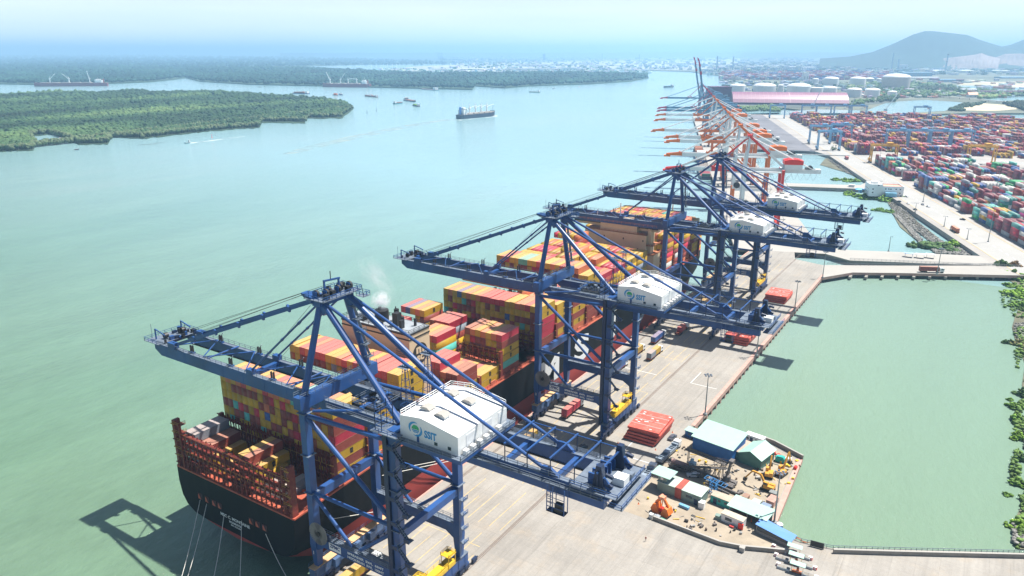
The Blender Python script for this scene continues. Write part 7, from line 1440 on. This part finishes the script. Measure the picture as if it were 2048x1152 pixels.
def far_box(name, label, cat, x0, x1, yb, h, dep, wm, rm=None, ridge=0, grp=None, zb=0):
    a = G(x0,yb,zb); b = G(x1,yb,zb); d = (b-a); L = d.length; rz = math.atan2(d.y,d.x); C = thing(name, label, cat, a, rz, grp); mb = MB(); mb.box(0,L,0,dep,0,h); mb.build('wall', wm, C); mb = MB()
    if ridge: mb.hexa([(-1,-1,h),(L+1,-1,h),(L+1,dep+1,h),(-1,dep+1,h),(-1,dep*.45,h+ridge),(L+1,dep*.45,h+ridge),(L+1,dep*.55,h+ridge),(-1,dep*.55,h+ridge)])
    else: mb.box(-.6,L+.6,-.6,dep+.6,h,h+.8)
    mb.build('roof', rm or wm, C)
    n = min(8, max(2, int(L/25))); 
    for k in range(n): x = L*(k+.5)/n; mb = MB(); mb.box(x-L/n*.18,x+L/n*.18,-.3,.1,h*.2,h*.55); mb.build('opening', mGDeck, C)
    return C
mWF = M('far_white', (.72,.74,.75), .6, 0, .05, .01); mBF = M('far_blue', (.22,.38,.52), .6); mGF = M('far_grey', (.42,.46,.50), .6); mDM = M('dark_maroon', (.11,.04,.09), .6); mTan = M('tan_tank', (.55,.50,.44), .6)
far_box('processing_hall', 'dark maroon box shaped hall at the left end of the rose roofed warehouse', 'building', 1421, 1461, 207, 46, 50, mDM)
far_box('conveyor_house', 'small maroon transfer house in front of the dark hall', 'building', 1464, 1478, 222, 12, 14, mRed)
k = 0
for x, yb, w, yt, dm, mt_, lab in ((1474,190,30,169,1,mWF,'leftmost white tank group behind the rose roof'),(1528,190,44,170,1,mWF,'wide white tank with bright dome behind the rose roof'),(1560,190,12,168,1,mWF,'narrow white silo behind the rose roof'),(1596,190,46,171,1,mWF,'wide white tank with pointed dome behind the rose roof'),(1632,190,24,174,0,mWF,'low white tank right of the pointed dome tank'),(1658,187,28,175,1,mWF,'flat white tank at the right end of the rose roof'),
    (1661,173,28,156,1,mWF,'tall domed white tank, left of two big ones'),(1714,174,29,156,1,mWF,'tall domed white tank, right of two big ones'),(1630,169,12,157,1,mWF,'small domed tank left of the big pair'),(1650,167,12,158,1,mWF,'small domed tank just left of the big pair'),(1737,167,18,157,1,mGF,'grey walled tank with a low dome right of the big pair'),(1757,165,9,157,1,mWF,'little spherical tank left of the tan tank'),
    (1790,178,49,153,1,mTan,'very large tan storage tank with shallow dome'),(1707,195,27,178,1,mWF,'white tank on dry ground right of the rose roof, first of three'),(1743,195,28,179,1,mWF,'white tank on dry ground right of the rose roof, second of three'),(1783,195,17,183,1,mWF,'white tank on dry ground right of the rose roof, smallest of three')):
    p = G(x,yb); dd = p.length; r = w/2*dd/FOC*.92; p = p+Vector((p.x,p.y,0)).normalized()*r*.9; h = (yb-yt)*dd/FOC*.78
    C = thing('storage_tank', lab, 'storage tank', p, 0, 'storage tanks'); mb = MB(); mb.tube((0,0,0),(0,0,h),r,28); smooth(mb.build('tank_body', mt_, C)); mb = MB(); mb.dome((0,0,h),r*1.01,r*(.26 if dm else .08),24,5); smooth(mb.build('dome', mWF, C))
    mb = MB(); mb.beam((-r*.6,-r*.82,0),(r*.1,-r*1.02,h),.8,.5); mb.build('stair', mGrey, C)
jb = []
for lab, f, t in (('left slanting white crane jib in front of the rose roof',(1625,216),(1635,188)),('middle slanting crane jib right of the rose roof',(1700,216),(1710,191)),('tall slanting crane jib beside the creek',(1771,221),(1793,185))):
    p = G(*f); dd = p.length; hgt = (f[1]-t[1])*dd/FOC; C = thing('mobile_crane', lab, 'mobile crane', p, AZ, 'mobile harbour cranes'); mb = MB(); q = Vector(((t[0]-f[0])*dd/FOC,0,hgt)); 
    for s in (-1,1): mb.beam((s*1.4,0,3),q+Vector((s*.4,0,0)),.7,.7)
    for k in range(12): a = Vector((0,0,3)).lerp(q,k/12); mb.beam(a+Vector((-1.2*(1-k/16),0,0)),a+Vector((1.2*(1-k/16),0,1.6)),.35)
    mb.build('jib', mWF, C); mb = MB(); mb.box(-3,3,-3,3,.8,4); mb.build('body', mGF, C); mb = MB(); mb.box(-3.5,3.5,-4,4,0,.8); mb.build('track', mBlk, C)
fb_ = [('long white factory with upper storey in the distant town',1010,1160,141,16,60,mWF,0),('white raised hall above the long white factory',1030,1096,133,22,60,mWF,0),('white factory with dark blocks right of the long one',1125,1152,142,26,30,mWF,0),('long low white shed right of the white factory',1160,1208,139,10,60,mWF,0),('grey roofed shed left of the long white factory',920,967,141,15,50,mWF,3),('white warehouse beside the distant river mouth',860,895,141,10,40,mWF,0),
   ('pale hall at the left edge of the distant town',905,930,146,8,30,mGF,0),('long bright roof in the middle distance left half',1490,1560,134,8,120,mWF,3),('long bright roof in the middle distance middle',1563,1612,135,8,120,mWF,3),('long bright roof in the middle distance right half',1606,1670,137,10,90,mWF,3),('blue grey hall under the long bright roofs',1608,1645,143,18,60,mBF,0),('blue portal building in the middle distance',1576,1597,147,26,30,mBF,0),
   ('white block like building on a blue base left of the tanks',1606,1617,161,38,20,mWF,0),('wide blue grey hall right of the tan tank',1806,1864,153,24,60,mBF,2),('long white greenhouse roof below the mountain',1853,1952,143,6,200,mWF,4),('second white roof below the mountain at right',1974,2020,144,10,100,mWF,3),('narrow white roof behind the second one',1990,2014,134,6,60,mWF,2),('white low roofs right of the blue grey hall',1815,1880,157,6,60,mWF,2),
   ('row of blue grey sheds by the creek field',1880,1912,164,12,40,mBF,2),('dark brown shed right of the blue grey sheds',1912,1928,163,9,30,mDM,2),('purple roofed building beside the sheds',1864,1878,164,14,30,mDM,3),('long dark low building on the right bank',1962,2060,188,9,40,mDM,2),('grey low roof left of the orange roofed house',1925,1955,184,9,40,mGF,3),
   ('white house in the woods right of the tan tank',1826,1834,173,8,12,mWF,3),('distant white works with two chimneys',1310,1322,126,40,40,mWF,0),('long pale roof far beyond the river bend',1180,1250,132,8,60,mWF,2),('pale hall behind the river bend',1330,1372,128,14,60,mWF,2),('white tall works building beyond the tan tank',1799,1815,139,40,50,mWF,0),('blue roofed long hall at the right horizon',2005,2060,157,7,80,mBF,2)]
for lab, x0, x1, yb, h, dep, m, rg in fb_: far_box('industrial_building', lab, 'building', x0, x1, yb, h, dep, m, m, rg, 'industrial buildings in the distance')
C = far_box('house', 'white house with bright orange hipped roof on the creek bank', 'house', 1937, 1955, 195, 9, 16, mWF, mOr, 7)
# stacks, towers and distant cranes
for lab, x, yb, yt, w in (('tall slim tower block in the distant town',1088,121,109,5),('thin chimney on the horizon left of the river bend',1204,122,108,1.3),('thin white chimney in the distant town',1278,124,110,1.5),('striped lattice mast below the mountain',1890,147,116,1.4),('tall slim flare stack behind the tan tank',1782,143,113,1.4),('short stack right of the flare stack',1795,141,122,2),('blue grey chimney pair, left',1433,140,115,1.8),('blue grey chimney pair, right',1465,140,116,1.8)):
    p = G(x,yb); dd = p.length; h = (yb-yt)*dd/FOC; r = w*dd/FOC/2; C = thing('tower', lab, 'tower', p, AZ, 'towers and chimneys in the distance'); mb = MB(); mb.box(-r,r,-r,r,0,h*.97); mb.build('shaft', mBF, C); mb = MB(); mb.box(-r*1.25,r*1.25,-r*1.25,r*1.25,h*.6,h*.63); mb.box(-r*1.2,r*1.2,-r*1.2,r*1.2,h*.96,h); mb.build('ring', mDM if 'striped' in lab else mBF, C)
dc = None
for i, (x, yb, up) in enumerate(((880,128,1),(884,128,1),(888,129,1),(908,129,0),(916,129,0))+tuple((1448+k*14,146,0) for k in range(14))):
    p = G(x,yb); dd = p.length; s = dd/FOC
    if dc is None or (up != dc[1]):
        C = thing('distant_crane', 'x', 'crane', p, AZ, 'hazy cranes of the distant ports'); mb = MB()
        for q in (-1.6,1.6): mb.box(q-.35,q+.35,-.5,.5,0,9)
        mb.box(-1.6,1.6,-.4,.4,3.4,4.1); mb.build('frame', mBF, C); mb = MB(); mb.box(-2,6,-.4,.4,8.4,9.4); mb.beam((-1.6,0,9),(-.8,0,13.5),.5); mb.beam((-.8,0,13.5),(5,0,9.4),.3)
        if up: mb.beam((-1.8,0,9),(-4.4,0,21),.9,.8)
        else: mb.box(-11,-2,-.4,.4,8.4,9.2); mb.beam((-.8,0,13.5),(-9,0,9.2),.3)
        mb.build('boom', mBF, C); C.scale = (s,)*3; dc = (C, up)
    else: C = copy_tree(dc[0], loc=p, scale=(s,)*3)
    C['label'] = (['raised distant crane boom, leftmost of three','raised distant crane boom, middle of three','raised distant crane boom, rightmost of three','lowered distant crane, left of two','lowered distant crane, right of two'][i] if i < 5 else '%s hazy blue crane from the left in the distant port row' % ordi(i-4))
# three distant sailing-like masts of a moored carrier
C = thing('distant_carrier', 'hazy white carrier with three pairs of masts moored before the distant works', 'ship', G(772,139,WZ), AZ-math.pi/2); hull(150,24,6,mGF,parent=C)
for k in range(3): mb = MB(); y = 15+k*42; mb.beam((-4,y,6),(-4,y,48),1.8); mb.beam((4,y,6),(4,y,48),1.8); mb.beam((-6,y,44),(6,y,44),1.6); mb.build('mast', mWF, C)
C.rotation_euler = (0,0,AZ-math.pi/2)
# creek bridge and field road
mb = MB(); pts = GP((1862,190.5),(1900,194),(1960,198.5),(2012,203.5),(2050,211), z=4)
for a, b in zip(pts, pts[1:]):
    mb.beam(a,b,9,1.4,0)
    for k in range(3): p = a.lerp(b,k/3); mb.beam(p,(p.x,p.y,WZ),1.6,1.6,1)
tag(mb.build('creek_bridge', [mConcP, mConcD]), 'long low bridge crossing the creek on the right bank', 'bridge')
sheet('field_track', [GP((1930,160),(1940,159.6),(2048,173),(2048,175.5),(1990,168)), GP((1830,195),(1838,188),(1850,186.5),(1843,196))], -.5, .5, M('track_sand', (.55,.52,.44), .9, stretch='world'))
# town texture: hundreds of small far roofs read as one mass
rs = random.Random(77); n = 0; V = []; F = []; Cc = []
def tb(p, lx, ly, h, c, rz):
    b = len(V); ca, sa = math.cos(rz), math.sin(rz)
    for z in (-1,h):
        for x,y in ((-lx,-ly),(lx,-ly),(lx,ly),(-lx,ly)): V.append((p.x+(x*ca-y*sa)/2, p.y+(x*sa+y*ca)/2, p.z+z))
    for f in ((4,5,6,7),(0,1,5,4),(1,2,6,5),(2,3,7,6),(3,0,4,7)): F.append(tuple(b+i for i in f)); Cc.append(c)
for (x0,x1,y0,y1,N_,pal,hh) in ((900,1400,112,140,700,((.75,.76,.76),(.6,.64,.68),(.3,.42,.55),(.12,.22,.18)),9),(1400,2060,110,150,1100,((.75,.76,.76),(.55,.60,.64),(.25,.38,.5),(.10,.2,.16)),9),(760,1290,137,145.5,260,((.75,.76,.76),(.6,.62,.6),(.25,.38,.5),(.10,.2,.12)),6),(1440,1770,146,160,900,((.45,.10,.12),(.35,.12,.2),(.12,.2,.4),(.6,.6,.6)),10),(1700,2048,160,196,170,((.7,.7,.7),(.5,.55,.55),(.55,.25,.18)),5),(1440,1800,160,184,210,((.72,.74,.75),(.5,.55,.6),(.28,.4,.5),(.10,.16,.10)),6),(1130,1300,140,146,60,((.75,.76,.76),(.6,.62,.6),(.10,.2,.12)),6),(560,900,109,113,120,((.7,.72,.74),(.5,.55,.6)),10)):
    for k in range(N_):
        x = rs.uniform(x0,x1); y = y0+(y1-y0)*rs.random()**.8
        if x > 1640 and y < 121: continue
        p = G(x,y); dd = p.length; s = dd/FOC; c = rs.choice(pal); tb(p, rs.uniform(2,9)*s*.8, rs.uniform(10,40)*(1+dd/6000), rs.uniform(.5,1.3)*hh*(1+dd/9000), tuple(v*rs.uniform(.8,1.15) for v in c), AZ+rs.uniform(-.2,.2))
me = bpy.data.meshes.new('distant_town'); me.from_pydata(V, [], F); at = me.color_attributes.new('Col','FLOAT_COLOR','CORNER'); at.data.foreach_set('color', np.repeat(np.array([list(c)+[1] for c in Cc]),4,axis=0).astype(np.float32).ravel()); me.materials.append(M('town_paint', (.5,.5,.5), .7, attr='Col'))
o = link('distant_town', me); kind(o,'stuff'); o['label'] = 'hazy mass of small roofs and stacks of the distant towns and ports'
# smoke puff above the funnel
def smoke(name, label, c, r, dens, seed):
    m = bpy.data.materials.new('smoke_volume'); m.use_nodes = True; N = m.node_tree.nodes; L = m.node_tree.links; N.remove(N['Principled BSDF']); v = N.new('ShaderNodeVolumePrincipled'); v.inputs['Color'].default_value = (.95,.97,1,1)
    t = N.new('ShaderNodeTexCoord'); gr = N.new('ShaderNodeTexGradient'); gr.gradient_type = 'SPHERICAL'; n = N.new('ShaderNodeTexNoise'); n.inputs['Scale'].default_value = 2.2; n.inputs['Detail'].default_value = 4
    L.new(t.outputs['Object'], gr.inputs[0]); L.new(t.outputs['Object'], n.inputs['Vector']); a = N.new('ShaderNodeMapRange'); a.inputs[1].default_value = .38; a.inputs[2].default_value = .7; L.new(n.outputs[0], a.inputs[0])
    b = N.new('ShaderNodeMath'); b.operation = 'MULTIPLY'; L.new(gr.outputs[1], b.inputs[0]); L.new(a.outputs[0], b.inputs[1]); d = N.new('ShaderNodeMath'); d.operation = 'MULTIPLY'; d.inputs[1].default_value = dens; L.new(b.outputs[0], d.inputs[0]); L.new(d.outputs[0], v.inputs['Density']); L.new(v.outputs[0], N['Material Output'].inputs['Volume'])
    mb = MB(); mb.hexa([(-1,-1,-1),(1,-1,-1),(1,1,-1),(-1,1,-1),(-1,-1,1),(1,-1,1),(1,1,1),(-1,1,1)]); o = mb.build(name, m); o.location = c; o.scale = r; o.rotation_euler = (.3,-.5,0); kind(o,'stuff'); o['label'] = label
fq = Vector((CX-1.5, SY+68.5, 55.0))
smoke('smoke', 'small white puff of smoke above the ship funnel', fq+Vector((-1.2,1.2,2.6)), (4.0,4.0,3.8), 1.2, 1)
smoke('smoke', 'thin smoke drifting up from the funnel puff', fq+Vector((-6,5,9)), (5,5,11), .16, 2)
# ================================================================== haze
hz = MB(); hz.box(-60000, 60000, -2500, 60000, WZ-1.5, 400)
def haze_mat():
    m = bpy.data.materials.new('haze'); m.use_nodes = True; N = m.node_tree.nodes; L = m.node_tree.links; N.remove(N['Principled BSDF'])
    v = N.new('ShaderNodeVolumePrincipled'); v.inputs['Color'].default_value = (.42,.695,1.0,1); v.inputs['Density'].default_value = HAZE; v.inputs['Anisotropy'].default_value = .08
    L.new(v.outputs[0], N['Material Output'].inputs['Volume']); return m
HAZE = 1.05e-4
kind(hz.build('haze', haze_mat()), 'stuff')
